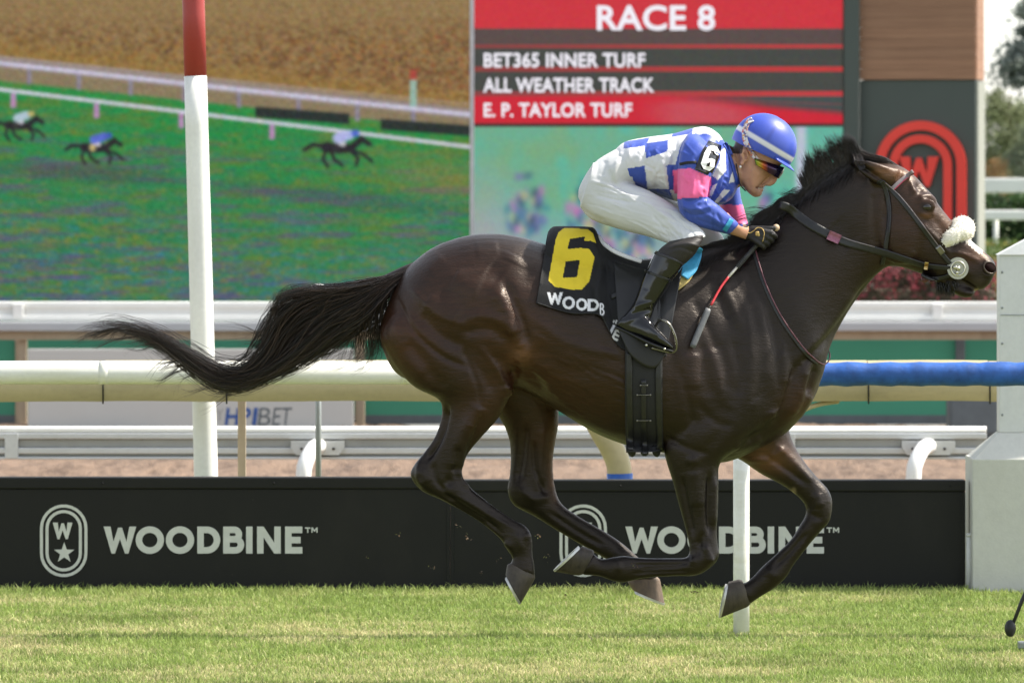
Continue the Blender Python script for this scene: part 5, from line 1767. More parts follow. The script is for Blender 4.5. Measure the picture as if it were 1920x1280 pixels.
curls = [
    [(768, 512), (730, 552), (712, 600), (704, 640), (708, 668), (690, 686)],                                                              # shorter locks that hang and curl under the dock
    [(760, 520), (725, 560), (715, 610), (712, 650), (690, 675), (650, 690)],
    [(752, 520), (700, 560), (682, 610), (684, 650), (670, 672), (620, 690)],
    [(745, 525), (680, 550), (650, 590), (640, 640), (640, 668), (600, 690)],
    [(735, 525), (650, 545), (610, 560), (600, 600), (620, 640), (590, 680)],
    [(740, 522), (660, 556), (625, 610), (604, 662), (566, 688), (515, 704)],
    [(742, 520), (640, 545), (585, 600), (560, 660), (520, 700), (470, 722)],
]
Cc = bundle(curls, 900, 16, .05, 34, hr, (.5, 1.0), 34)
loops = [[(720, 520), (640, 535), (560, 545), (530, 565), (570, 590), (640, 592)], [(700, 530), (620, 545), (530, 550), (505, 590), (520, 640), (470, 640)], [(690, 535), (600, 560), (540, 610), (500, 628), (440, 625), (380, 640)]]
D = bundle(loops, 170, 14, .06, 26, hr, (.7, 1.0), 14)
def mk_tail():
    t = strands('tail', M['hair'], HORSE, A, hr.uniform(.0006, .0017, len(A)), hair_cols(len(A), .6))
    return t
TAIL = mk_tail()
for X, rr in ((B, (.0007, .0017)), (Cc, (.0005, .0012)), (D, (.0004, .0009))):
    o = strands('tail_lock', M['hair'], TAIL, X, hr.uniform(*rr, len(X)), hair_cols(len(X), .7))
def loose_locks():
    """curling locks and single hairs that break away from the tail"""
    rg = np.random.default_rng(19)
    spine = smooth_line([(735, 545), (680, 575), (620, 600), (565, 620), (525, 660), (480, 700), (430, 715), (375, 690), (300, 642), (220, 610)], 1.0)
    P_, R_ = [], []
    K = 14
    t = np.linspace(0, 1, K)
    for k in range(64):
        u = rng_u = rg.random()
        b = spine[int(u * (len(spine) - 1))]
        low = rg.random() < .68
        L = rg.uniform(50, 130) * (1.0 if u < .6 else .8)
        off = (rg.uniform(20, 70) if low else -rg.uniform(15, 45)) * (1 if u < .55 else .45)
        amp, ph, fr = rg.uniform(4, 15), rg.uniform(0, 6.28), rg.uniform(3.5, 7.5)
        bend = rg.uniform(-1, 1) * 30
        y0 = rg.normal(0, .03)
        n = rg.integers(4, 14)
        for i in range(n):
            e = rg.uniform(.6, 1.05); sp = rg.normal(0, 2.2, 2)
            tt = t * e
            x = b[0] - L * tt + amp * np.sin(fr * tt + ph) * tt + sp[0] * tt * 2 + bend * tt ** 2 * .4
            y = b[1] + off * np.sin(tt * 1.7) + amp * np.cos(fr * tt + ph) * tt + sp[1] * tt * 2 + bend * tt ** 2
            P_.append(np.stack([P(a, c, y0 + .02 * q) for a, c, q in zip(x, y, tt)]))
            R_.append(rg.uniform(.0004, .0009))
    strands('tail_lock', M['hair'], TAIL, np.array(P_), np.array(R_), hair_cols(len(P_), .7))
loose_locks()
# dock (fleshy root of the tail) keeps the hair dense
MB().tube([P(792, 500), P(762, 515), P(728, 530), P(690, 548), P(650, 566)], [.030, .036, .034, .026, .012], 14).build('dock', M['coat'], TAIL, colors=np.tile([.009, .0075, .007], (70, 1)))

def mane():
    crest = smooth_line([(1312, 480), (1350, 465), (1400, 449), (1450, 414), (1500, 376), (1545, 343), (1590, 319), (1624, 309)], 1.0)
    n, K = 5200, 9
    out = np.zeros((n, K, 3)); r = np.zeros(n)
    s = np.linspace(0, 1, K)
    for i in range(n):
        u = hr.random() ** .85
        b = crest[int(u * (len(crest) - 1))]
        cl = int(u * 60)
        rc = np.random.default_rng(cl + 500)
        kind = hr.random()
        x0 = b[0]
        near = hr.random() < .7
        if x0 > 1512:                                                     # tall brush blown up and back behind the ears
            if kind < .66:
                hgt = np.interp(x0, [1512, 1530, 1560, 1600, 1625], [48, 60, 64, 56, 46]) * rc.uniform(.78, 1.15) * hr.uniform(.72, 1.08)
                back = np.interp(x0, [1512, 1560, 1625], [16, 26, 36]) * rc.uniform(.8, 1.15) * hr.uniform(.6, 1.25)
                px = x0 - back * s ** 1.3 + hr.normal(0, 2.5) * s
                py = b[1] + 8 - (hgt + 8) * s ** .92 + hr.normal(0, 2) * s
                drop = 0
            else:
                L = rc.uniform(34, 62) * hr.uniform(.6, 1.1); ang = rc.uniform(.55, 1.05) + hr.normal(0, .15)
                px = x0 - L * math.cos(ang) * s; py = b[1] - 2 - 10 * np.sin(s * 3.0) + L * math.sin(ang) * s ** 1.2
        else:                                                             # lies back along the lower neck and over the withers
            lift = np.interp(x0, [1312, 1350, 1400, 1460, 1512], [6, 10, 14, 18, 20]) * rc.uniform(.5, 1.3)
            L = np.interp(x0, [1312, 1400, 1512], [34, 58, 60]) * rc.uniform(.7, 1.25) * hr.uniform(.6, 1.1)
            slope = np.interp(x0, [1312, 1400, 1512], [.10, .30, .52])
            down = (hr.random() ** 1.6) * 36 * (kind < .6)
            px = x0 - L * s + hr.normal(0, 3) * s
            py = b[1] + 3 + L * slope * s - lift * np.sin(np.clip(s * 2.4, 0, 2.6)) + down * s ** 1.3 + hr.normal(0, 2.5) * s ** 2
        side = -1 if near else 1
        for k in range(K):
            h = ray(HB, px[k], py[k]) if near else None
            if h is not None and px[k] < 1660:
                yy = h[0][1] - .004 - .010 * hr.random() * s[k]
            else:
                yy = side * (.020 + .016 * s[k] * hr.random())
            out[i, k] = P(px[k], py[k], yy)
        out[i, :, 1] = np.convolve(np.pad(out[i, :, 1], 1, 'edge'), [.25, .5, .25], 'valid')
        r[i] = hr.uniform(.0007, .0016)
    o = strands('mane', M['hair'], HORSE, out, r, hair_cols(n, .25))
    # long wisps standing up at the poll and off the crest
    w = []
    for (g, m_) in (([[(1618, 308), (1612, 285), (1606, 262), (1588, 245)], [(1610, 310), (1598, 282), (1592, 262), (1572, 250)], [(1600, 312), (1584, 290), (1574, 276), (1560, 268)]], 190),
                    ([[(1690, 314), (1660, 296), (1630, 288), (1606, 272), (1590, 246)], [(1684, 316), (1650, 306), (1622, 300), (1596, 292), (1572, 276)], [(1676, 320), (1640, 312), (1608, 304), (1580, 302), (1556, 296)]], 420),
                    ([[(1520, 365), (1500, 345), (1488, 352), (1480, 335)], [(1500, 380), (1480, 372), (1462, 372), (1440, 368)]], 60),
                    ([[(1470, 400), (1440, 388), (1410, 384), (1385, 398)], [(1420, 436), (1395, 420), (1370, 424), (1350, 432)]], 46)):
        w.append(bundle(g, m_, 10, .014, 7, hr, (.6, 1.0), 10))
    for i, X in enumerate(w):
        strands('forelock' if i == 1 else 'mane_wisp', M['hair'], HORSE, X, hr.uniform(.0005, .0013 if i == 1 else .0008, len(X)), hair_cols(len(X), .6 if i == 1 else .3))
    return o
mane()
# ------------------------------------------------------------------ saddle cloth, saddle, girth
def cloth_letters(items):
    """flat letter shapes in pixel space, for printing on the cloth"""
    m = MB()
    for ch, x, y, w, h, t in items:
        glyph(m, ch, x, y, w, h, t, lambda a, b: (a, -b), -1.0, 1.0)
    return BVHTree.FromPolygons([Vector(v) for v in m.verts()], m.f)

def drape(T, B, nu, nv, lift, fold=None):
    """sheet hung over the horse's back: top edge T and bottom edge B in photo px -> grids of pixel coords and world points (near side)"""
    Tt = resample(catmull(T, 8), 1.0); Bt = resample(catmull(B, 8), 1.0)
    u = np.linspace(0, 1, nu)
    tx = np.stack([np.interp(u, np.linspace(0, 1, len(Tt)), Tt[:, k]) for k in (0, 1)], 1)
    bx = np.stack([np.interp(u, np.linspace(0, 1, len(Bt)), Bt[:, k]) for k in (0, 1)], 1)
    v = np.linspace(0, 1, nv)[:, None, None]
    Q = tx[None] * (1 - v) + bx[None] * v
    Y = np.full((nv, nu), np.nan)
    for i in range(nv):
        for j in range(nu):
            h = ray(HB, Q[i, j, 0], Q[i, j, 1])
            if h is not None: Y[i, j] = h[0][1]
    for j in range(nu):
        ok = np.nonzero(~np.isnan(Y[:, j]))[0]
        i0 = min(ok[0] + max(3, nv // 7), nv - 1) if len(ok) else 0
        y0 = Y[i0, j] if len(ok) else -.2
        s = np.arange(i0) / max(1, i0)
        Y[:i0, j] = y0 * np.sqrt(np.clip(1 - (1 - s) ** 2, 0, 1))
        bad = np.isnan(Y[:, j])
        Y[bad, j] = y0
    for _ in range(6):
        Z = Y.copy()
        Z[1:-1, 1:-1] = (Y[1:-1, 1:-1] * 2 + Y[:-2, 1:-1] + Y[2:, 1:-1] + Y[1:-1, :-2] + Y[1:-1, 2:]) / 6
        Y = np.minimum(Z, Y + .002)
    vv = np.linspace(0, 1, nv)[:, None]
    Y = Y - lift * np.clip(vv * 6, 0, 1)
    if fold is not None:
        q = Q.reshape(-1, 2)
        dsp = np.zeros(len(q))
        for pts, r, h in fold:
            d, t = seg_dist(q, catmull(pts, 5) if len(pts) > 2 else pts)
            dsp += h * np.exp(-(d / r) ** 2)
        Y = Y - dsp.reshape(Y.shape) * np.clip(vv * 4, 0, 1)
    d = CAM_D + Y
    Wp = np.stack([(Q[..., 0] - 960) * d / FPX, Y, CAM_Z - (Q[..., 1] - HOR) * d / FPX], -1)
    return Q, Wp

def sheet_mesh(name, Wp, mat, parent, colors=None, thick=.004, far=True, closed_top=True):
    nv, nu = Wp.shape[:2]
    m = MB()
    I = np.arange(nv * nu).reshape(nv, nu)
    F = np.stack([I[:-1, :-1], I[1:, :-1], I[1:, 1:], I[:-1, 1:]], -1).reshape(-1, 4).tolist()
    parts = [Wp]
    cols = [colors]
    inner = Wp + np.array([0, thick, 0]) - np.array([0, 0, thick * .3])
    m.add(Wp.reshape(-1, 3), F)
    m.add(inner.reshape(-1, 3), [f[::-1] for f in F])
    n = nv * nu
    ed = list(I[0]) + list(I[1:, -1]) + list(I[-1, ::-1][1:]) + list(I[::-1, 0][1:-1])
    m.f += [(a, b, b + n, a + n) for a, b in zip(ed, ed[1:] + ed[:1])]
    if far:
        W2 = Wp * np.array([1, -1, 1])
        m.add(W2.reshape(-1, 3), [f[::-1] for f in F])
    C = None
    if colors is not None:
        C = np.concatenate([colors.reshape(-1, 3)] * (3 if far else 2))
    return m.build(name, mat, parent, True, False, C)

YEL = np.array([.74, .56, .03]); BLK = np.array([.0105, .0105, .0115]); WHT = np.array([.74, .74, .77])
def saddle_cloth():
    T = [(1028, 434), (1034, 427), (1047, 424), (1102, 425), (1116, 430), (1126, 447), (1150, 470), (1196, 488), (1230, 487)]
    B = [(1005, 568), (1038, 579), (1074, 588), (1122, 590), (1138, 612), (1153, 640), (1172, 656), (1210, 664), (1250, 668)]
    folds = [([(1112, 440), (1126, 500), (1118, 545), (1128, 592)], 8, .014), ([(1135, 470), (1140, 540), (1150, 610)], 7, -.010), ([(1160, 490), (1165, 560), (1170, 620)], 7, .010),
             ([(1100, 520), (1108, 560), (1115, 590)], 6, -.007), ([(1020, 460), (1012, 530)], 4, .004), ([(1060, 560), (1070, 588)], 8, .005), ([(1185, 500), (1190, 560)], 6, -.006)]
    nu, nv = 200, 150
    Q, Wp = drape(T, B, nu, nv, .014, folds)
    q = Q.reshape(-1, 2)
    c = lambda a: [(990 + x / 4.74, 410 + y / 4.74) for x, y in a]
    six = c([(325, 82), (530, 92), (578, 130), (607, 217), (560, 197), (498, 197), (508, 158), (372, 180), (350, 270), (470, 260), (545, 270), (592, 340), (545, 555), (480, 628), (400, 631), (240, 605), (180, 548), (213, 370), (245, 190), (272, 120)])
    hole = c([(335, 380), (462, 365), (435, 520), (308, 525)])
    col = np.tile(BLK, (len(q), 1))
    col[inpoly(q, six) & ~inpoly(q, hole)] = YEL
    # word along the hem: each letter upright on the sagging hem line
    bv = cloth_letters([('W', 1025.5, 548, 30, 23, 6.0), ('O', 1054.5, 556, 23.5, 23.5, 5.2), ('O', 1080, 559.5, 21.5, 22.5, 4.8), ('D', 1102, 560.5, 21, 22.5, 5.0), ('B', 1124.5, 568, 9, 24, 2.6)])
    bv2 = cloth_letters([('I', 1142, 611, 5, 20, 5), ('N', 1139.5, 586, 7, 22, 2.5), ('E', 1150, 616, 13, 20, 4.2)])
    zdir = Vector((0, 1, 0))
    sel = np.nonzero((q[:, 1] > 540) & (q[:, 0] < 1180))[0]
    for i in sel:
        x, y = q[i]
        if bv.ray_cast(Vector((x, -5, -y)), zdir)[0] is not None: col[i] = WHT
        if y > 600:
            a = .45
            dx, dy = x - 1152, y - 626
            xr, yr = 1152 + dx * math.cos(a) + dy * math.sin(a), 626 - dx * math.sin(a) + dy * math.cos(a)
            if bv2.ray_cast(Vector((xr, -5, -yr)), zdir)[0] is not None: col[i] = WHT * .8
    o = sheet_mesh('saddle_cloth', Wp, M['print_cloth'], None, col.reshape(nv, nu, 3))
    tag(o, 'black saddle cloth with a yellow 6 over the horse back', 'saddle cloth')
    hm = MB()
    pts = [Wp[-2, j] + np.array([0, -.003, 0]) for j in range(2, 118)]
    hm.tube(pts, .0025, 6)
    hm.build('hem', M['cloth_black'], o)
    return o
M['print_cloth'] = tinted('print_cloth', 0.72, 0.3, 500, 0.3, var=0.18, vscale=14)
CLOTH = saddle_cloth()
CB = bvh_of(BODY, CLOTH)

M['steel_dark'] = plain('stirrup_steel', (.22, .21, .19), .3, .9, .1, 30)
def saddle():
    ro = thing('racing_saddle', 'small black racing saddle and girth under the jockey', 'saddle', P(1210, 490))
    # seat: shallow shell over the cloth
    rows = [(1124, 446, .07, 446), (1135, 456, .10, 462), (1155, 471, .12, 474), (1198, 487, .12, 489), (1235, 486, .11, 489), (1270, 476, .09, 480), (1300, 466, .06, 470)]
    A = catmull(np.array(rows), 6)
    rings = []
    for r in A:
        a = np.linspace(-1.15, 1.15, 17)
        top = [P(r[0], r[1], 0) + np.array([0, r[2] * math.sin(k) * 1.15, -.07 * (1 - math.cos(k)) * 1.6]) for k in a]
        bot = [p - np.array([0, 0, .018]) for p in top[::-1]]
        rings.append(top + bot)
    MB().loft(rings).build('seat', M['saddle_leather'], ro)
    edge = [P(1121, 443, -.04), P(1130, 455, -.075), P(1150, 470, -.10), P(1175, 481, -.11), P(1203, 490, -.11)]
    MB().tube(smooth_line(edge, .01), .0085, 8, flat=.5).build('white_trim', M['cloth_white'], ro)
    # flap
    Q, Wp = drape([(1150, 474), (1200, 489), (1240, 487), (1285, 474)], [(1160, 620), (1185, 668), (1225, 690), (1250, 660)], 40, 40, .034, [([(1200, 500), (1195, 600)], 8, .006), ([(1235, 500), (1235, 620)], 8, -.006)])
    sheet_mesh('flap', Wp, M['saddle_leather'], ro, None, .006)
    # girth
    g = MB(); strap(g, HB, [(1207, 640), (1207, 700), (1207, 770), (1209, 847)], 70, .010, 6, -.22, .004)
    gi = g.build('girth', M['cloth_black'], ro)
    GB = bvh_of(gi)
    for x0 in (1180, 1235):
        g = MB(); strap(g, GB, [(x0, 660), (x0, 740), (x0 + 2, 842)], 11, .005, 6, -.25); g.build('girth_binding', M['leather'], gi)
    g = MB(); strap(g, GB, [(1207, 712), (1207, 780), (1209, 850)], 9, .006, 6, -.25); g.build('girth_strap', M['leather'], gi)
    for yy in (722, 740, 788):
        l, n = ray(GB, 1207, yy, -.25)
        k = MB(); w = S(12 if yy != 722 else 6); l = l + np.array([0, -.012, 0])
        k.tube([l + np.array([-w, 0, 0]), l + np.array([w, 0, 0])], .0016, 6)
        for s in (-1, 1): k.sphere(l + np.array([s * w, 0, 0]), .0042, 8, 6)
        k.build('buckle', M['steel_dark'], gi)
    for k in range(3):                                                # bunched ends under the breastbone
        x = (1182, 1206, 1228)[k]
        MB().tube([P(x, 838, -.16), P(x + 3, 848, -.13), P(x + 4, 853 - (k % 2) * 3, -.10)], [.014, .016, .008], 8).build('girth_pleat', M['cloth_black'], gi)
    l, n = ray(CB, 1190, 545, -.3)
    g = MB(); strap(g, CB, [(1145, 557), (1165, 548), (1195, 540)], 7, .004, 4, -.3); g.build('surcingle_strap', M['leather'], ro)
    return ro
SADDLE = saddle()
def pads():
    g = MB(); strap(g, HB, [(1290, 504), (1282, 522), (1266, 545)], [26, 22, 5], .014, 3, -.2, .004)
    o = g.build('foam_pad', M['foam'], None); tag(o, 'yellow foam pad showing below the turquoise cloth', 'pad')
    g = MB(); strap(g, HB, [(1313, 464), (1304, 480), (1292, 500), (1280, 518)], [8, 22, 30, 22], .02, 3, -.15, .010)
    o = g.build('turquoise_chamois', M['turquoise'], None); tag(o, 'turquoise cloth sticking out in front of the saddle', 'cloth')
pads()

# ------------------------------------------------------------------ the jockey
J = thing('person', 'jockey in blue and white checked silks crouching low over the horse', 'person', P(1210, 470))
SY = {p: ray(CB, *p, -.3)[0][1] for p in ((1250, 470), (1225, 520), (1205, 560), (1205, 610), (1245, 640))}
LY = min(SY[(1225, 520)], SY[(1205, 560)]) - .050                        # the boot lies against the flap
hand_y = min(ray(HB, 1428, 455, -.06)[0][1], ray(HB, 1410, 460, -.06)[0][1]) - .035
def shrink(st, k, dy=0):
    out = []
    for r in st:
        cx, cy = (r[0] + r[2]) / 2, (r[1] + r[3]) / 2
        out.append((cx + (r[0] - cx) * k, cy + (r[1] - cy) * k, cx + (r[2] - cx) * k, cy + (r[3] - cy) * k, r[4], r[5] * k))
    return out
torso = [(1150, 284, 1172, 347, 0, .13), (1172, 266, 1195, 353, 0, .15), (1215, 257, 1235, 366, 0, .165), (1260, 251, 1276, 380, 0, .178), (1300, 240, 1322, 386, 0, .185),
         (1325, 238, 1354, 383, 0, .175), (1346, 250, 1374, 370, 0, .130), (1358, 266, 1384, 350, 0, .075), (1364, 272, 1388, 347, 0, .062)]
sl_n = [(1300, 244, 1350, 300, -.10, .07), (1286, 256, 1352, 290, -.16, .075), (1275, 285, 1346, 308, -.200, .072), (1271, 320, 1332, 336, -.222, .066), (1270, 352, 1328, 362, -.235, .062), (1270, 378, 1325, 370, -.238, .062),
        (1278, 403, 1329, 371, -.235, .060), (1300, 421, 1346, 384, -.222, .056), (1330, 431, 1364, 400, -.205, .049), (1354, 437, 1377, 411, -.188, .040), (1367, 440, 1386, 420, -.178, .033)]
sl_f = [(1300, 260, 1350, 290, .10, .07), (1325, 285, 1378, 295, .15, .072), (1332, 322, 1385, 330, .18, .068), (1342, 362, 1389, 368, .195, .062), (1352, 395, 1397, 398, .20, .060), (1362, 424, 1402, 416, .19, .056),
        (1378, 440, 1404, 424, .16, .045), (1394, 447, 1408, 430, .13, .034)]
pelvis = [(1190, 262, 1202, 352, 0, .135), (1152, 281, 1178, 352, 0, .152), (1118, 302, 1160, 378, 0, .160), (1099, 326, 1140, 398, 0, .155), (1086, 352, 1116, 407, 0, .115), (1084, 370, 1100, 400, 0, .06)]
th_n = [(1112, 304, 1087, 388, -.06, .085), (1168, 337, 1110, 412, -.085, .095), (1216, 357, 1165, 431, -.13, .088), (1262, 384, 1212, 443, -.175, .077), (1294, 411, 1242, 453, -.215, .066), (1318, 432, 1258, 459, -.245, .059), (1324, 444, 1266, 463, -.255, .053)]
th_f = [(1112, 304, 1087, 388, .06, .085), (1172, 337, 1114, 412, .085, .095), (1226, 357, 1175, 431, .13, .088), (1280, 384, 1230, 443, .175, .077), (1320, 413, 1270, 455, .215, .066), (1350, 436, 1292, 460, .245, .059), (1358, 450, 1300, 466, .25, .053)]
shin = [(1322, 438, 1256, 452, -.255, .054), (1315, 456, 1241, 463, LY - .0, .054), (1302, 478, 1231, 474, LY, .053), (1283, 496, 1222, 490, LY, .050)]
bshaft = [(1284, 492, 1229, 469, LY, .056), (1273, 510, 1214, 502, LY, .054), (1259, 527, 1204, 523, LY, .051), (1244, 552, 1194, 552, LY, .045), (1230, 572, 1184, 574, LY, .040), (1222, 594, 1168, 594, LY, .040), (1212, 612, 1160, 606, LY, .034)]
FY = min(LY, SY[(1245, 640)] - .05)
bfoot = [(1167, 593, 1154, 612, LY, .028), (1186, 586, 1166, 621, LY, .036), (1214, 597, 1196, 631, (LY + FY) / 2, .041), (1236, 617, 1223, 642, FY, .043), (1252, 634, 1246, 651, FY, .040), (1264, 649, 1261, 657, FY, .020)]
wrist = [(1340, 420, 1364, 398, -.19, .032), (1365, 437, 1385, 421, -.172, .029), (1384, 444, 1394, 425, (-.172 + hand_y) / 2, .027), (1398, 449, 1405, 427, hand_y, .028)]
wrist_f = [(1366, 425, 1392, 410, .18, .034), (1394, 446, 1408, 431, .13, .028), (1410, 455, 1420, 436, .09, .028)]
face = [(1452, 240, 1394, 236, 0, .040), (1474, 272, 1384, 252, 0, .068), (1471, 298, 1378, 268, 0, .073), (1463, 311, 1374, 281, 0, .073), (1449, 323, 1374, 294, 0, .069), (1438, 334, 1377, 309, 0, .064),
        (1427, 346, 1382, 326, 0, .058), (1424, 356, 1389, 343, 0, .050), (1422, 364, 1398, 356, 0, .038), (1414, 369, 1406, 364, 0, .020)]
neckj = [(1396, 350, 1372, 274, 0, .055), (1388, 350, 1364, 270, 0, .058), (1374, 356, 1346, 262, 0, .068), (1345, 350, 1320, 262, 0, .10)]
nose = [(1461, 314, 1444, 320, 0, .010), (1460, 326, 1438, 332, 0, .013), (1457, 338, 1430, 341, 0, .018), (1452, 345, 1428, 346, 0, .017), (1445, 349, 1428, 348, 0, .010)]

def jockey_body():
    mb = MB()
    body_loft(mb, face, 28, 5, 2.1); body_loft(mb, neckj, 20, 5); body_loft(mb, nose, 12, 4)
    for s in (-1, 1):
        mb.sphere(P(1396, 292, s * .076), (.016, .010, .026), 14, 8)
        mb.sphere(P(1391, 287, s * .082), (.010, .008, .017), 12, 8)
        mb.sphere(P(1391, 306, s * .076), (.009, .007, .010), 10, 6)
    mb.sphere(P(1418, 361, 0), (.023, .026, .018), 14, 10)               # chin
    mb.sphere(P(1427, 350.5, 0), (.011, .024, .007), 12, 8)                # lips
    mb.sphere(P(1427, 356, 0), (.010, .022, .006), 12, 8)
    body_loft(mb, shrink(torso[1:], .80), 24, 5); body_loft(mb, shrink(pelvis, .85), 24, 5)
    for L in (shrink(sl_n, .62), shrink(sl_f, .62), shrink(th_n, .8), shrink(th_f, .8), shrink(shin, .75), wrist, wrist_f):
        body_loft(mb, L, 16, 5)
    body_loft(mb, shrink([tuple(r[:4]) + (-r[4], r[5]) for r in shin], .75), 16, 5)
    me = remesh(mb, .0036, 'person_body')
    lap_smooth(me, 1, .5, 0); lap_smooth(me, 3, .5, -.52)
    sculpt(me, [([(1432, 353), (1424, 353), (1416, 351)], 1.8, -.0035), ([(1440, 338), (1428, 345), (1418, 356)], 2.4, -.0035), ([(1430, 335), (1420, 346)], 4, .0025), ([(1448, 343), (1444, 345)], 1.5, -.002), ([(1408, 318), (1425, 330)], 7, .003),
                ([(1402, 335), (1408, 355)], 5, -.003), ([(1390, 320), (1396, 345), (1412, 362)], 4, .003), ([(1398, 288), (1399, 296)], 3, -.005), ([(1436, 352), (1432, 352)], 2, .002)])
    v = getv(me); q = px_of(v)
    c = np.tile([.50, .27, .175], (len(v), 1))
    def k(cond, col, a=1.0): c[cond] = c[cond] * (1 - a) + np.array(col) * a
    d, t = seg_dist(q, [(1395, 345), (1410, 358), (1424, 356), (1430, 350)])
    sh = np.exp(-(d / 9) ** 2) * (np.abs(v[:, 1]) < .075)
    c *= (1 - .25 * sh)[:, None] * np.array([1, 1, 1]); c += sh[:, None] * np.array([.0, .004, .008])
    k((q[:, 0] < 1396 - (q[:, 1] - 268) * .25) & (q[:, 0] > 1366) & (q[:, 1] < 288) & (q[:, 1] > 240), (.022, .016, .012), .92)
    d, t = seg_dist(q, [(1432, 353), (1418, 352)]); k(d < 1.6, (.10, .03, .03), .8); k((d < .9) & (q[:, 0] > 1421), (.50, .44, .38), .7)
    d, t = seg_dist(q, [(1397, 286), (1399, 297)]); k(d < 3, (.20, .075, .05), .7)
    k((q[:, 0] > 1448) & (q[:, 1] > 334) & (q[:, 1] < 346), (.50, .22, .15), .5)
    return link('body', me, M['skin'], J, True, c)
JBODY = jockey_body()

BLU = np.array([.034, .076, .40]); WH = np.array([.66, .66, .68]); PNK = np.array([.86, .125, .33])
def jacket():
    mb = MB()
    body_loft(mb, torso, 30, 5, 2.2); body_loft(mb, sl_n, 20, 6); body_loft(mb, sl_f, 20, 6)
    me = remesh(mb, .0042, 'jacket')
    lap_smooth(me, 4, .5, 0); lap_smooth(me, 2, .5, -.52)
    r = random.Random(8)
    st = [([(1268, 262), (1262, 300), (1268, 350)], 5, -.007), ([(1215, 262), (1205, 300), (1212, 352)], 4, -.005), ([(1180, 270), (1176, 305), (1180, 335)], 6, .005), ([(1240, 300), (1250, 340), (1262, 372)], 5, .006),
          ([(1225, 345), (1250, 372), (1270, 386)], 5, -.006), ([(1290, 262), (1280, 290), (1276, 310)], 5, .005), ([(1272, 372), (1290, 378), (1318, 372)], 4, -.007), ([(1276, 385), (1300, 392), (1330, 388)], 4, .006),
          ([(1282, 398), (1305, 404), (1330, 398)], 3, -.005), ([(1300, 385), (1330, 405), (1365, 425)], 4, .005), ([(1300, 410), (1330, 420), (1355, 430)], 4, -.004), ([(1345, 400), (1352, 420)], 3, -.004), ([(1374, 414), (1362, 436)], 2.5, -.005),
          ([(1295, 320), (1300, 345), (1296, 368)], 4, .005), ([(1312, 325), (1316, 350)], 4, -.005), ([(1350, 300), (1345, 330), (1335, 360)], 4, .006), ([(1365, 310), (1358, 345), (1345, 375)], 4, -.006), ([(1376, 352), (1362, 372), (1346, 384)], 3.5, .006),
          ([(1165, 285), (1160, 320)], 5, .006), ([(1158, 283), (1170, 345)], 3, -.006), ([(1300, 246), (1330, 252), (1348, 268)], 4, .004)]
    for i in range(60):
        x, y = r.uniform(1180, 1370), r.uniform(262, 400)
        st.append(([(x, y), (x + r.uniform(-8, 14), y + r.uniform(6, 16)), (x + r.uniform(-10, 26), y + r.uniform(14, 34))], r.uniform(1.6, 3.0), r.choice((-1, 1)) * r.uniform(.0015, .0038)))
    sculpt(me, st)
    v = getv(me); q = px_of(v)
    c = np.tile(WH, (len(v), 1))
    checks = [[(1170, 266), (1218, 258), (1211, 273), (1169, 279)], [(1209, 269), (1253, 263), (1251, 284), (1211, 297)], [(1262, 248), (1304, 236), (1300, 250), (1259, 257)], [(1165, 318), (1209, 311), (1214, 356), (1168, 341)],
              [(1249, 310), (1276, 308), (1276, 356), (1255, 356)], [(1216, 354), (1255, 355), (1270, 390), (1240, 390)]]
    for p in checks: c[inpoly(q, p)] = BLU
    c[inpoly(q, [(1330, 292), (1350, 262), (1374, 262), (1400, 330), (1400, 440), (1330, 400)])] = BLU
    for p in ([(1343, 290), (1360, 276), (1362, 320), (1346, 338), (1336, 330)], [(1336, 349), (1345, 344), (1331, 377), (1325, 372)], [(1357, 355), (1369, 357), (1346, 381), (1337, 382)], [(1374, 320), (1384, 322), (1380, 340), (1366, 344)]):
        c[inpoly(q, p)] = WH
    near = v[:, 1] < -.12
    arm = inpoly(q, [(1292, 246), (1310, 243), (1338, 250), (1352, 275), (1350, 300), (1331, 340), (1331, 366), (1347, 380), (1392, 415), (1372, 446), (1330, 440), (1300, 430), (1272, 410), (1264, 375), (1266, 310), (1276, 275)]) & near
    c[arm] = BLU
    c[inpoly(q, [(1262, 319), (1294, 315), (1334, 333), (1330, 369), (1264, 373)]) & near] = PNK
    c[inpoly(q, [(1300, 232), (1324, 230), (1350, 246), (1340, 251), (1318, 246), (1298, 252)])] = WH
    farm = v[:, 1] > .125
    c[farm & (q[:, 0] > 1322) & (q[:, 1] > 270)] = BLU
    c[farm & (q[:, 1] > 384) & (q[:, 1] < 420) & (q[:, 0] > 1340)] = PNK
    o = link('jacket', me, M['silks'], J, True, c)
    JB = bvh_of(o)
    # arm number on black vinyl, with its elastic
    m = MB(); strap(m, JB, [(1274, 308), (1288, 305), (1306, 304)], 5, .003, 2, -.28); m.build('elastic', M['cloth_black'], o)
    m = MB(); strap(m, JB, [(1341, 268), (1333, 288), (1318, 324)], [26, 34, 34], .004, 3, -.26); pt = m.build('number_patch', M['vinyl_patch'], o)
    PB = bvh_of(pt)
    six = [(1335, 272.5), (1344, 275), (1350, 286), (1346, 292), (1341, 288.5), (1338, 283), (1333, 282), (1327, 298), (1334, 296.5), (1341, 300), (1339, 314), (1330, 321), (1319, 317), (1314, 307), (1320, 288.5), (1327, 276)]
    hole = [(1326, 306), (1332, 304), (1330.5, 312), (1324, 312)]
    tri = tessellate_polygon([[Vector((a, b, 0)) for a, b in six], [Vector((a, b, 0)) for a, b in hole]])
    m = MB(); pts = []
    for a, b in six + hole:
        l, n = ray(PB, a, b, -.27); pts.append(l + np.array([0, -.0085, 0]))
    m.add(pts, [tuple(t) for t in tri]); m.build('arm_number', M['patch_white'], pt, False)
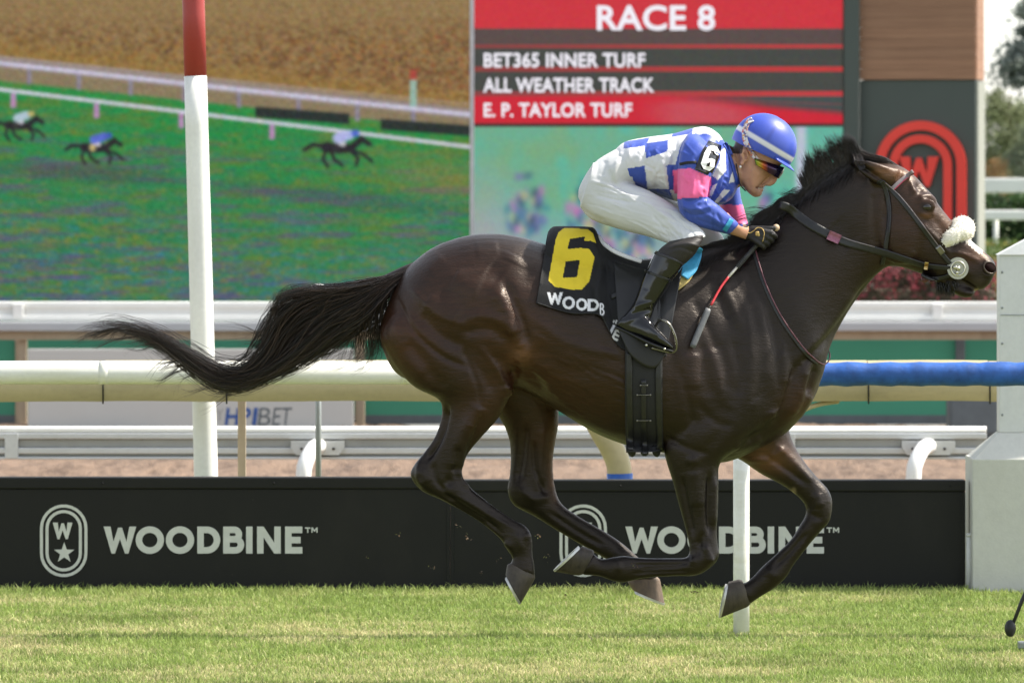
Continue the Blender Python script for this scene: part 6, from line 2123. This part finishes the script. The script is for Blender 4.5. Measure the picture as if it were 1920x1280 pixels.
    m = MB(); strap(m, JB, [(1372, 411), (1366, 421), (1358, 433)], 9, .004, 2, -.22); m.build('cuff_band', M['teal'], o)
    m = MB(); strap(m, JB, [(1359, 268), (1370, 290), (1378, 320), (1384, 346)], 8, .006, 3, -.06); m.build('collar', M['silk_blue'], o)
    return o
M['silk_blue'] = plain('silk_blue', tuple(BLU), 0.45, 0, 0.1, 30)
JACKET = jacket()

def breeches():
    mb = MB()
    body_loft(mb, pelvis, 28, 5, 2.2); body_loft(mb, th_n, 22, 6); body_loft(mb, th_f, 22, 6)
    me = remesh(mb, .0042, 'breeches')
    lap_smooth(me, 5, .5, 0); lap_smooth(me, 2, .5, -.52)
    r = random.Random(5)
    st = [([(1140, 318), (1155, 345), (1185, 362)], 6, -.008), ([(1110, 340), (1150, 352), (1190, 372)], 4, .005), ([(1115, 365), (1150, 372), (1180, 380)], 4, -.005), ([(1240, 400), (1262, 424), (1280, 442)], 4, .005), ([(1255, 398), (1280, 420), (1300, 438)], 3, -.005),
          ([(1225, 405), (1246, 430), (1256, 448)], 3, -.004), ([(1160, 300), (1150, 330), (1165, 350)], 5, .006), ([(1215, 380), (1236, 398), (1262, 412)], 4, .004), ([(1090, 392), (1110, 405), (1135, 415)], 4, -.004), ([(1135, 300), (1128, 330)], 6, -.004)]
    for i in range(44):                                                  # long fine pulls from the seat towards the knee
        x = r.uniform(1092, 1262)
        y = 330 + (x - 1095) * .46 + r.uniform(-16, 50)
        L = r.uniform(30, 80); k = r.uniform(.12, .55)
        st.append(([(x, y), (x + L * .5, y + L * k * .42), (x + L, y + L * k)], r.uniform(1.2, 2.0), r.choice((-1, 1, -1)) * r.uniform(.0009, .0020)))
    for i in range(16):                                                  # bunching at the knee
        x, y = r.uniform(1225, 1300), r.uniform(405, 445)
        st.append(([(x, y), (x + 10, y + 10), (x + 17, y + 24)], 1.6, r.choice((-1, 1)) * r.uniform(.0012, .0025)))
    sculpt(me, st)
    v = getv(me); q = px_of(v)
    c = np.tile([.62, .63, .65], (len(v), 1))
    dirt = vnoise(q[:, 0] / 40, q[:, 1] / 30, 91)
    c *= (1 - .10 * dirt)[:, None] * np.array([1, 1, .97])
    d, t = seg_dist(q, [(1088, 385), (1110, 408), (1140, 420)]); kk = (np.exp(-(d / 10) ** 2) * .3)[:, None]
    c = c * (1 - kk) + np.array([.42, .40, .30]) * kk
    return link('breeches', me, M['breeches'], J, True, c)
BREECH = breeches()

def legs():
    for s in (1, -1):
        f = lambda st: [tuple(r[:4]) + (r[4] * s, r[5]) for r in st] if s == 1 else [(r[0] + 30, r[1], r[2] + 30, r[3], -r[4], r[5]) for r in st]
        mb = MB(); body_loft(mb, f(shin), 20, 6)
        me = remesh(mb, .0045, 'stocking'); lap_smooth(me, 3, .5, -.2)
        if s == 1: sculpt(me, [([(1262, 462), (1285, 456), (1312, 462)], 3, .004), ([(1250, 470), (1275, 464), (1304, 474)], 3, -.003), ([(1262, 452), (1290, 446), (1318, 448)], 2.5, -.003)])
        link('stocking', me, M['sock'], J)
        mb = MB(); body_loft(mb, f(bshaft), 22, 6); body_loft(mb, f(bfoot), 20, 6)
        me = remesh(mb, .004, 'boot'); lap_smooth(me, 4, .5, -.2)
        if s == 1:
            sculpt(me, [([(1180, 590), (1200, 584), (1222, 580)], 4, -.006), ([(1188, 575), (1205, 570), (1226, 566)], 4, .004), ([(1175, 602), (1200, 596), (1222, 604)], 4, .004), ([(1250, 500), (1240, 530), (1228, 560)], 5, .003), ([(1222, 510), (1210, 545)], 6, -.003), ([(1215, 612), (1235, 628)], 5, .003)])
        b = link('boot', me, M['boot'], J)
        if s == 1:
            BB = bvh_of(b)
            m = MB(); strap(m, BB, [(1208, 507), (1232, 517), (1260, 528)], 5, .0025, 2, -.33); m.build('boot_strap', M['leather'], b)
            m = MB(); strap(m, BB, [(1227, 474), (1255, 484), (1282, 496)], 4, .003, 2, -.33); m.build('boot_top_seam', M['leather'], b)
            m = MB(); body_loft(m, [(1155, 610, 1153, 616, LY, .030), (1180, 620, 1177, 627, LY, .036), (1222, 640, 1219, 648, FY, .043), (1262, 655, 1259, 662, FY, .030)], 14, 4); m.build('sole', M['black_rubber'], b)
legs()
BOOT = [o for o in J.children if o.name.startswith('boot')][0]
def stirrup():
    y = FY
    ro = SADDLE
    m = MB(); m.tube(smooth_line([P(1222, 652, y), P(1262, 660, y), P(1268, 640, y - .02), P(1258, 612, y - .03), P(1243, 600, y - .02), P(1232, 606, y + .02), P(1226, 630, y + .04), P(1222, 652, y + .03)], .008), .0050, 8)
    ir = m.build('stirrup_iron', M['steel_dark'], ro)
    for p in ((1212, 647), (1246, 654)):
        MB().sphere(P(*p, y - .045), .005, 8, 6).build('tread_stud', M['steel'], ir)
    m = MB(); strap(m, CB, [(1244, 602), (1246, 575), (1252, 540), (1262, 505)], 9, .008, 4, -.3, .01); m.build('stirrup_leather', M['leather'], ro)
    m = MB(); strap(m, CB, [(1234, 600), (1236, 570), (1244, 540)], 5, .008, 4, -.3, .006); m.build('stirrup_leather', M['leather'], ro)
M['steel_dark'] = plain('stirrup_steel', (.22, .21, .19), .3, .9, .1, 30)
stirrup()

def helmet():
    f2 = np.array([.857, .515]); u2 = np.array([.515, -.857])
    C = np.array([1434, 270.0])
    n, m = 40, 56
    V, col = [], []
    rows = np.linspace(-24, 56, 44)
    for i, u in enumerate(rows):
        k = math.sqrt(max(0, 1 - (max(u, 0) / 56.5) ** 2)) if u > 0 else 1 - .05 * (u / 24) ** 2
        for j in range(m):
            a = 2 * math.pi * j / m
            fx = math.cos(a) * 61 * k
            uu = u if u > -14 else -14 + (u + 14) * np.clip(.55 - math.cos(a) * .65, 0, 1)
            q = C + f2 * fx + u2 * uu
            y = math.sin(a) * .103 * k
            V.append(P(q[0], q[1], y))
            w = np.clip((abs(u - 1) - 4.2) / .9, 0, 1)
            c = WH * (1 - w) + np.array([.042, .080, .44]) * w
            seam = min(abs(((a + .55) % (math.pi / 3)) - 0), 1)
            if u > 8 and seam < .035: c = c * .75
            col.append(c)
    I = np.arange(len(rows) * m).reshape(len(rows), m)
    F = []
    for i in range(len(rows) - 1):
        for j in range(m):
            F.append((I[i, j], I[i, (j + 1) % m], I[i + 1, (j + 1) % m], I[i + 1, j]))
    mb = MB().add(V, F)
    o = mb.build('helmet', M['helmet'], J, True, True, np.array(col))
    # peak
    pk = MB(); rings = []
    for a in np.linspace(-1.05, 1.05, 21):
        ca, sa = math.cos(a), math.sin(a)
        ext = 13 * max(0, math.cos(a * 1.45))
        i_ = C + f2 * 60 * ca + u2 * -10; e_ = C + f2 * (61 * ca + ext) + u2 * (-14 - ext * .12)
        p0, p1 = P(*i_, sa * .102), P(*e_, sa * .107)
        rings.append([p0 + np.array([0, 0, .003]), p1 + np.array([0, 0, .002]), p1 - np.array([0, 0, .002]), p0 - np.array([0, 0, .004])])
    pk.loft(rings); pk.build('peak', M['helmet_blue'], o)
    HBV = bvh_of(o)
    g = MB(); strap(g, HBV, [(1411, 223), (1402, 230), (1397, 242), (1396, 256), (1400, 271), (1408, 286)], 10, .0025, 2, -.06); st = g.build('goggle_strap', M['strap_print'], J)
    lens = MB(); rings = []
    for t in np.linspace(-1, 1, 25):
        k = math.cos(t * math.pi / 2) ** .8; y = .082 * math.sin(t * math.pi / 2)
        up = np.array([1417, 297]) + (np.array([1471, 314]) - np.array([1417, 297])) * k
        lo = np.array([1420, 309]) + (np.array([1462, 336]) - np.array([1420, 309])) * k ** .75 + np.array([0, -3]) * math.exp(-(t / .12) ** 2)
        p0, p1 = P(*up, y), P(*lo, y); mid = P(*((up + lo) / 2 + np.array([2.0, 0.5]) * k), y * 1.02)
        ins = np.array([-.006, 0, 0])
        rings.append([p0, mid, p1, p1 + ins, p0 + ins])
    lens.loft(rings); gl = lens.build('goggles', M['goggle'], J)
    g = MB(); strap(g, bvh_of(JBODY), [(1404, 280), (1412, 291), (1421, 301)], 8.5, .004, 2, -.08); g.build('temple_band', M['strap_print'], gl)
    g = MB(); g.sphere(P(1388, 313, -.082), .006, 10, 6); g.build('earring', M['earring'], J)
    g = MB(); g.tube(smooth_line([P(1380, 307, -.072), P(1384, 325, -.066), P(1388, 346, -.058), P(1398, 358, -.045)], .01), .0028, 6); g.build('chin_strap', M['leather'], o)
    return o
M['helmet_blue'] = plain('helmet_peak_blue', (.045, .085, .45), .35, 0, .05, 30)
def _strap_print():
    m = NT('printed_strap')
    v = m.node('ShaderNodeTexVoronoi'); v.inputs['Scale'].default_value = 130
    tc = m.node('ShaderNodeTexCoord'); m.link(tc.outputs['Object'], v.inputs['Vector'])
    s = m.node('ShaderNodeSeparateColor'); m.link(v.outputs['Color'], s.inputs[0])
    m.color(m.ramp(s.outputs[0], [(0, (.62, .60, .58)), (.45, (.60, .58, .58)), (.55, (.45, .10, .10)), (.72, (.55, .30, .10)), (.85, (.12, .12, .25))]))
    m.set(Roughness=.6)
    return m.m
M['strap_print'] = _strap_print()
helmet()

# gloves: palm, four fingers and thumb closed on the whip
whip_a, whip_b = np.array([1452.0, 428.0]), np.array([1382.0, 501.0])
wy = hand_y + .004
def glove(side):
    mb = MB()
    if side < 0:
        ax = lambda t: whip_a + (whip_b - whip_a) * t
        base_y = wy
        W0 = (1402, 437)
        dirn = np.array([.72, .69])
        toff = [.10, .20, .30, .395]
    else:
        ax = lambda t: np.array([1452.0, 436.0]) + np.array([-60, 55]) * t
        base_y = .085
        W0 = (1410, 444)
        dirn = np.array([.72, .69])
        toff = [.10, .20, .30, .395]
    s = -1 if side < 0 else 1
    lens = [1.0, 1.1, 1.04, .88]
    for i, t in enumerate(toff):
        a = ax(t)
        R = S(10.5)
        def pt(th, rad=1.0):
            w = P(*a, base_y)
            d = np.array([dirn[0], 0, -dirn[1]])
            return w + R * rad * (math.cos(th) * np.array([0, s * 1.0, 0]) + math.sin(th) * d)
        kn = pt(.25, 1.25)
        wr = P(W0[0], W0[1] + (i - 1.5) * 4, base_y + s * .004)
        mb.tube(smooth_line([wr, wr * .5 + kn * .5 + np.array([0, s * .004, .003]), kn], .004), np.linspace(.0135, .0115, len(smooth_line([wr, wr * .5 + kn * .5 + np.array([0, s * .004, .003]), kn], .004))), 10)
        ch = smooth_line([kn, pt(.95, 1.22), pt(1.7, 1.15 * lens[i]), pt(2.5, 1.0), pt(3.4, .9), pt(3.4 + .5 * lens[i], .85)], .004)
        mb.tube(ch, np.linspace(.0105, .0080, len(ch)) * (1.0 if i < 3 else .9), 10)
    th = smooth_line([P(W0[0] + 6, W0[1] - 8, base_y + s * .004), P(*(ax(.14) + np.array([-12, -10])), base_y + s * .012), P(*(ax(.07) + np.array([-4, -5])), base_y + s * .018), P(*(ax(-.02) + np.array([1, 1])), base_y + s * .016)], .004)
    mb.tube(th, np.linspace(.013, .0085, len(th)), 10)
    mb.sphere(P((W0[0] + ax(.25)[0]) / 2 + 2, (W0[1] + ax(.25)[1]) / 2 + 1, base_y), (.036, .020, .026), 16, 10)
    cu = smooth_line([P(W0[0] - 9, W0[1] - 1, base_y), P(W0[0], W0[1], base_y), P(W0[0] + 10, W0[1] + 3, base_y)], .004)
    mb.tube(cu, .027, 14, flat=.9)
    me = remesh(mb, .003, 'glove'); lap_smooth(me, 2, .5, -.2)
    o = link('glove', me, M['glove'], J)
    if side < 0:
        GBV = bvh_of(o)
        for pts, w in (([(1403, 425), (1400, 433), (1405, 437), (1413, 433), (1420, 427), (1429, 429), (1433, 438), (1430, 453)], 1.8),):
            ln = [ray(GBV, *p, wy - .03)[0] + np.array([0, -.0015, 0]) for p in resample(catmull(pts, 6), 2.0)]
            m = MB(); m.tube(ln, .0018, 6); m.build('gold_piping', M['gold'], o)
        l, nn = ray(GBV, 1420, 438, wy - .03)
        m = MB(); m.sphere(l + np.array([0, -.001, .003]), (.0085, .003, .006), 10, 6); m.sphere(l + np.array([.005, -.001, -.005]), (.006, .003, .006), 10, 6); m.sphere(l + np.array([-.004, -.001, -.003]), (.004, .003, .006), 10, 6); m.build('gold_crest', M['gold'], o)
    return o
glove(-1); glove(1)

def whip():
    ro = thing('riding_whip', 'red whip with a grey padded flap held in the near glove', 'whip', P(1410, 468, wy))
    fy = lambda px: None
    def hy(p, k=.02): return min(wy, ray(CB, *p, -.25)[0][1] - k)
    y1, y2, y3 = wy, hy((1383, 501), .03), hy((1333, 572), .03)
    y4 = min(y3, hy((1298, 650), .02))
    W = lambda p, y: P(p[0], p[1], y)
    MB().tube(smooth_line([W((1450, 431), y1), W((1415, 464), y1), W((1382, 501), y2)], .01), .0085, 12).build('grip', M['whip_grip'], ro)
    for k in np.linspace(.55, .98, 7):
        c = W((1415, 464), y1) * (1 - k) + W((1382, 501), y2) * k
        d = W((1382, 501), y2) - W((1415, 464), y1); d /= np.linalg.norm(d)
        MB().tube([c - d * .002, c + d * .002], .0098, 12).build('grip_ring', M['whip_grip'], ro)
    MB().sphere(W((1455, 427), y1 - .002), (.014, .013, .014), 14, 10).build('butt_cap', M['wood_pale'], ro)
    MB().tube([W((1382, 501), y2), W((1366, 519), y2 * .7 + y3 * .3)], .0052, 10).build('white_section', M['whip_white'], ro)
    MB().tube(smooth_line([W((1366, 519), y2 * .7 + y3 * .3), W((1350, 541), y2 * .4 + y3 * .6), W((1333, 572), y3)], .01), .0048, 10).build('shaft', M['whip_red'], ro)
    MB().tube([W((1333, 572), y3), W((1329, 580), y3)], .0035, 10).build('ferrule', M['steel_dark'], ro)
    A, B = W((1328.5, 578), y3), W((1298, 651), y4)
    d = B - A; d /= np.linalg.norm(d); w = np.cross(d, [0, 1, 0])
    rings = []
    for t in np.linspace(0, 1, 12):
        c = A * (1 - t) + B * t; k = .0125 * (1 if .03 < t < .97 else .85)
        rings.append([c + w * k + np.array([0, -.005, 0]), c + w * .4 * k + np.array([0, -.0075, 0]), c - w * .4 * k + np.array([0, -.0075, 0]), c - w * k + np.array([0, -.005, 0]), c - w * k + np.array([0, .005, 0]), c + w * k + np.array([0, .005, 0])])
    MB().loft(rings).build('padded_flap', M['whip_pad'], ro)
whip()

# ------------------------------------------------------------------ bridle and reins
def bridle():
    ro = thing('bridle', 'black leather bridle with white fleece noseband and long reins on the horse head', 'bridle', P(1700, 420, -.1))
    def s(name, pts, w, mat='leather', thick=.004, fb=-.09, lift=.0015, parent=ro):
        m = MB(); strap(m, HB, pts, w, thick, 4, fb, lift); return m.build(name, M[mat], parent)
    ck = s('cheekpiece', [(1655, 342), (1680, 366), (1710, 402), (1740, 442), (1766, 476), (1784, 497)], 8.5)
    s('cheekpiece_highlight', [(1660, 343), (1686, 366), (1714, 400), (1744, 440), (1768, 472)], 1.6, 'pink_grey', .0052, parent=ck)  # thin pale strip painting the highlight along the leather's edge
    s('throatlatch', [(1652, 340), (1662, 362), (1667, 395), (1665, 430), (1660, 466), (1654, 497)], 8)
    bb = s('browband', [(1673, 354), (1690, 338), (1712, 321)], 7.5, 'pink_grey', .005)
    s('browband_trim', [(1676, 356), (1693, 340), (1714, 324)], 2.0, 'red_trim', .0056, parent=bb)
    s('headpiece', [(1660, 348), (1652, 340), (1646, 346)], 8)
    s('cheek_buckle', [(1758, 462), (1768, 476)], 11, 'steel_dark', .0055)
    # fleece noseband (shadow roll) over the bridge of the nose
    def fleece(pts, rad, nm, par):
        ln = smooth_line(pts, .004)
        rr = np.interp(np.linspace(0, 1, len(ln)), np.linspace(0, 1, len(rad)), rad)
        m = MB(); m.tube(ln, rr, 24)
        v = m.v[0]
        rg = np.random.default_rng(5)
        c = np.repeat(ln, 24, 0)
        k = 1 + .07 * (vnoise(v[:, 0] * 90, v[:, 2] * 90 + v[:, 1] * 60, 17, 3) - .5) * 2 + rg.normal(0, .02, len(v))
        m.v[0] = c + (v - c) * k[:, None]
        return m.build(nm, M['fleece'], par)
    nb = fleece([P(1770, 458, -.072), P(1780, 448, -.074), P(1790, 440, -.066), P(1799, 434, -.048), P(1804, 429, -.02), P(1805, 428, 0), P(1804, 429, .02), P(1799, 434, .048), P(1790, 440, .066), P(1772, 456, .072)],
                [.017, .027, .030, .040, .046, .047, .046, .040, .028, .020], 'noseband', ro)
    n2 = 900
    rg = np.random.default_rng(6)
    me = nb.data; vv = getv(me); nn = getn(me)
    idx = rg.integers(0, len(vv), n2)
    base = vv[idx]; dr = nn[idx] + rg.normal(0, .5, (n2, 3))
    K = 4
    paths = np.stack([base + dr * (0.0045 * t) for t in np.linspace(0, 1, K)], 1)
    strands('wool', M['wool'], nb, paths, np.full(n2, .0011), np.tile([.80, .77, .68], (n2, 1)))
    # bit: pale washer, ring and boss
    l, n = ray(HB, 1796, 504, -.055)
    yb = min(l[1], -.05) - .008
    c = P(1796, 503, yb)
    a = np.linspace(0, 2 * math.pi, 33)
    m = MB()
    ring_strip(m, [(c[0] + S(20) * math.cos(k), c[2] + S(20.5) * math.sin(k)) for k in a[:-1]], [(c[0] + S(5) * math.cos(k), c[2] + S(5) * math.sin(k)) for k in a[:-1]], yb - .003, yb + .003)
    m.build('bit_washer', M['washer'], ro, False)
    m = MB(); m.tube([c + np.array([S(13) * math.cos(k), -.006, S(13) * math.sin(k)]) for k in a], .0036, 8, cap=False); m.build('bit_ring', M['steel'], ro)
    m = MB(); m.tube([c + np.array([0, .01, 0]), c + np.array([0, -.012, 0])], .009, 12); m.sphere(c + np.array([-S(5), -.008, .004]), (.010, .007, .008), 10, 8); m.sphere(c + np.array([-S(2), -.009, -S(8)]), (.007, .006, .007), 10, 8); m.build('bit_boss', M['steel'], ro)
    # near rein from the bit back over the neck to the hands
    rp = [(1786, 503), (1760, 501), (1730, 497), (1665, 476), (1622, 464), (1576, 450), (1523, 423), (1478, 391), (1462, 384)]
    m = MB(); strap(m, HB, rp, [8, 9, 11, 13, 14, 16, 17, 17, 14], .0055, 5, -.075, .004, 14); rn = m.build('rein', M['leather'], ro)
    RB = bvh_of(rn)
    m = MB(); strap(m, RB, [(1553, 440), (1575, 449.5)], 18, .003, 3, -.12); m.build('rein_wrap', M['pink_leather'], rn)
    m = MB(); strap(m, RB, [(1733, 498), (1740, 499)], 14, .003, 2, -.1); m.build('rein_buckle', M['brass'], rn)
    m = MB(); strap(m, RB, [(1640, 463), (1600, 452), (1578, 444)], 1.6, .002, 4, -.12); m.build('rein_stitching', M['pink_grey'], rn)
    # far rein
    MB().tube(smooth_line([P(1786, 503, .06), P(1720, 490, .10), P(1640, 462, .14), P(1560, 430, .13), P(1490, 400, .07), P(1440, 440, .08)], .03), .005, 8, flat=.4).build('rein', M['leather'], ro)
    # slack of the reins looping below the neck
    lp = [(1413, 470), (1421, 500), (1436, 543), (1460, 592), (1488, 634), (1514, 666), (1534, 682)]
    m = MB(); strap(m, HB, lp, 6, .004, 4, -.08, .003, 10); m.build('rein_slack', M['leather'], ro)
    l1 = []
    for p in resample(catmull([(x + 3.4, y - 2) for x, y in lp], 6), 4):
        h = ray(HB, *p, -.08)[0]; l1.append(h + np.array([0, -.008, 0]))
    l1 = np.array(l1); l1[1:-1, 1] = (l1[:-2, 1] + l1[1:-1, 1] + l1[2:, 1]) / 3
    e = l1[-1]
    tail = [P(1546, 683, e[1] + .03), P(1554, 676, e[1] + .06), P(1556, 664, e[1] + .08), P(1552, 654, e[1] + .10)]
    m = MB(); m.tube(smooth_line(np.vstack([l1[::6], e[None], np.array(tail)]), .006), .0028, 8); m.build('rein_slack', M['slack_leather'], ro)
    # ragged tongue tie under the chin
    rg = np.random.default_rng(9)
    n = 240
    b = np.stack([P(x, y, rg.uniform(-.03, .03)) for x, y in zip(rg.uniform(1760, 1790, n), rg.uniform(524, 534, n))])
    L = rg.uniform(.02, .05, n)
    t = np.linspace(0, 1, 5)
    dx = rg.normal(0, .006, (n, 1)) + rg.normal(0, .003, (n, 5)).cumsum(1)
    pth = b[:, None, :] + np.stack([dx, rg.normal(0, .004, (n, 5)).cumsum(1), -L[:, None] * t[None]], -1)
    strands('chin_fringe', M['hair'], ro, pth, np.full(n, .0026), np.tile([.010, .009, .009], (n, 1)))
    s('curb_strap', [(1786, 512), (1770, 520), (1745, 522), (1728, 514)], 7)
    m = MB(); m.sphere(P(1734, 524, -.03), (.014, .012, .012), 10, 8); m.sphere(P(1746, 528, -.02), (.008, .008, .008), 10, 8); m.build('curb_knot', M['brown_leather'], ro)
    return ro
def _wool():
    m = NT('wool'); m.color(m.attr()); m.set(Roughness=.95); return m.m
M['wool'] = _wool()
bridle()

# bits of turf thrown up by the hooves
def clods():
    rg = np.random.default_rng(23)
    spots = [(1010, 1006), (878, 1008), (858, 984), (748, 1000), (1028, 1042), (936, 1050), (905, 1072), (1130, 1105), (1060, 1118), (1300, 1110), (690, 1040), (812, 1066), (980, 1150), (1190, 1060)]
    c = []
    for x, y in spots:
        b = P(x, y, rg.uniform(-.3, .5))
        for _ in range(rg.integers(3, 9)):
            c.append(b + rg.normal(0, .006, 3))
    c = np.array(c)
    col = np.where(rg.random((len(c), 1)) < .5, np.array([.20, .21, .07]), np.array([.16, .11, .07]))
    o = leaves('flying_turf', c, .011, col, M['leaf'], None, rg)
    tag(o, 'small bits of turf thrown up behind the hooves', 'turf bits', kind='stuff')
clods()
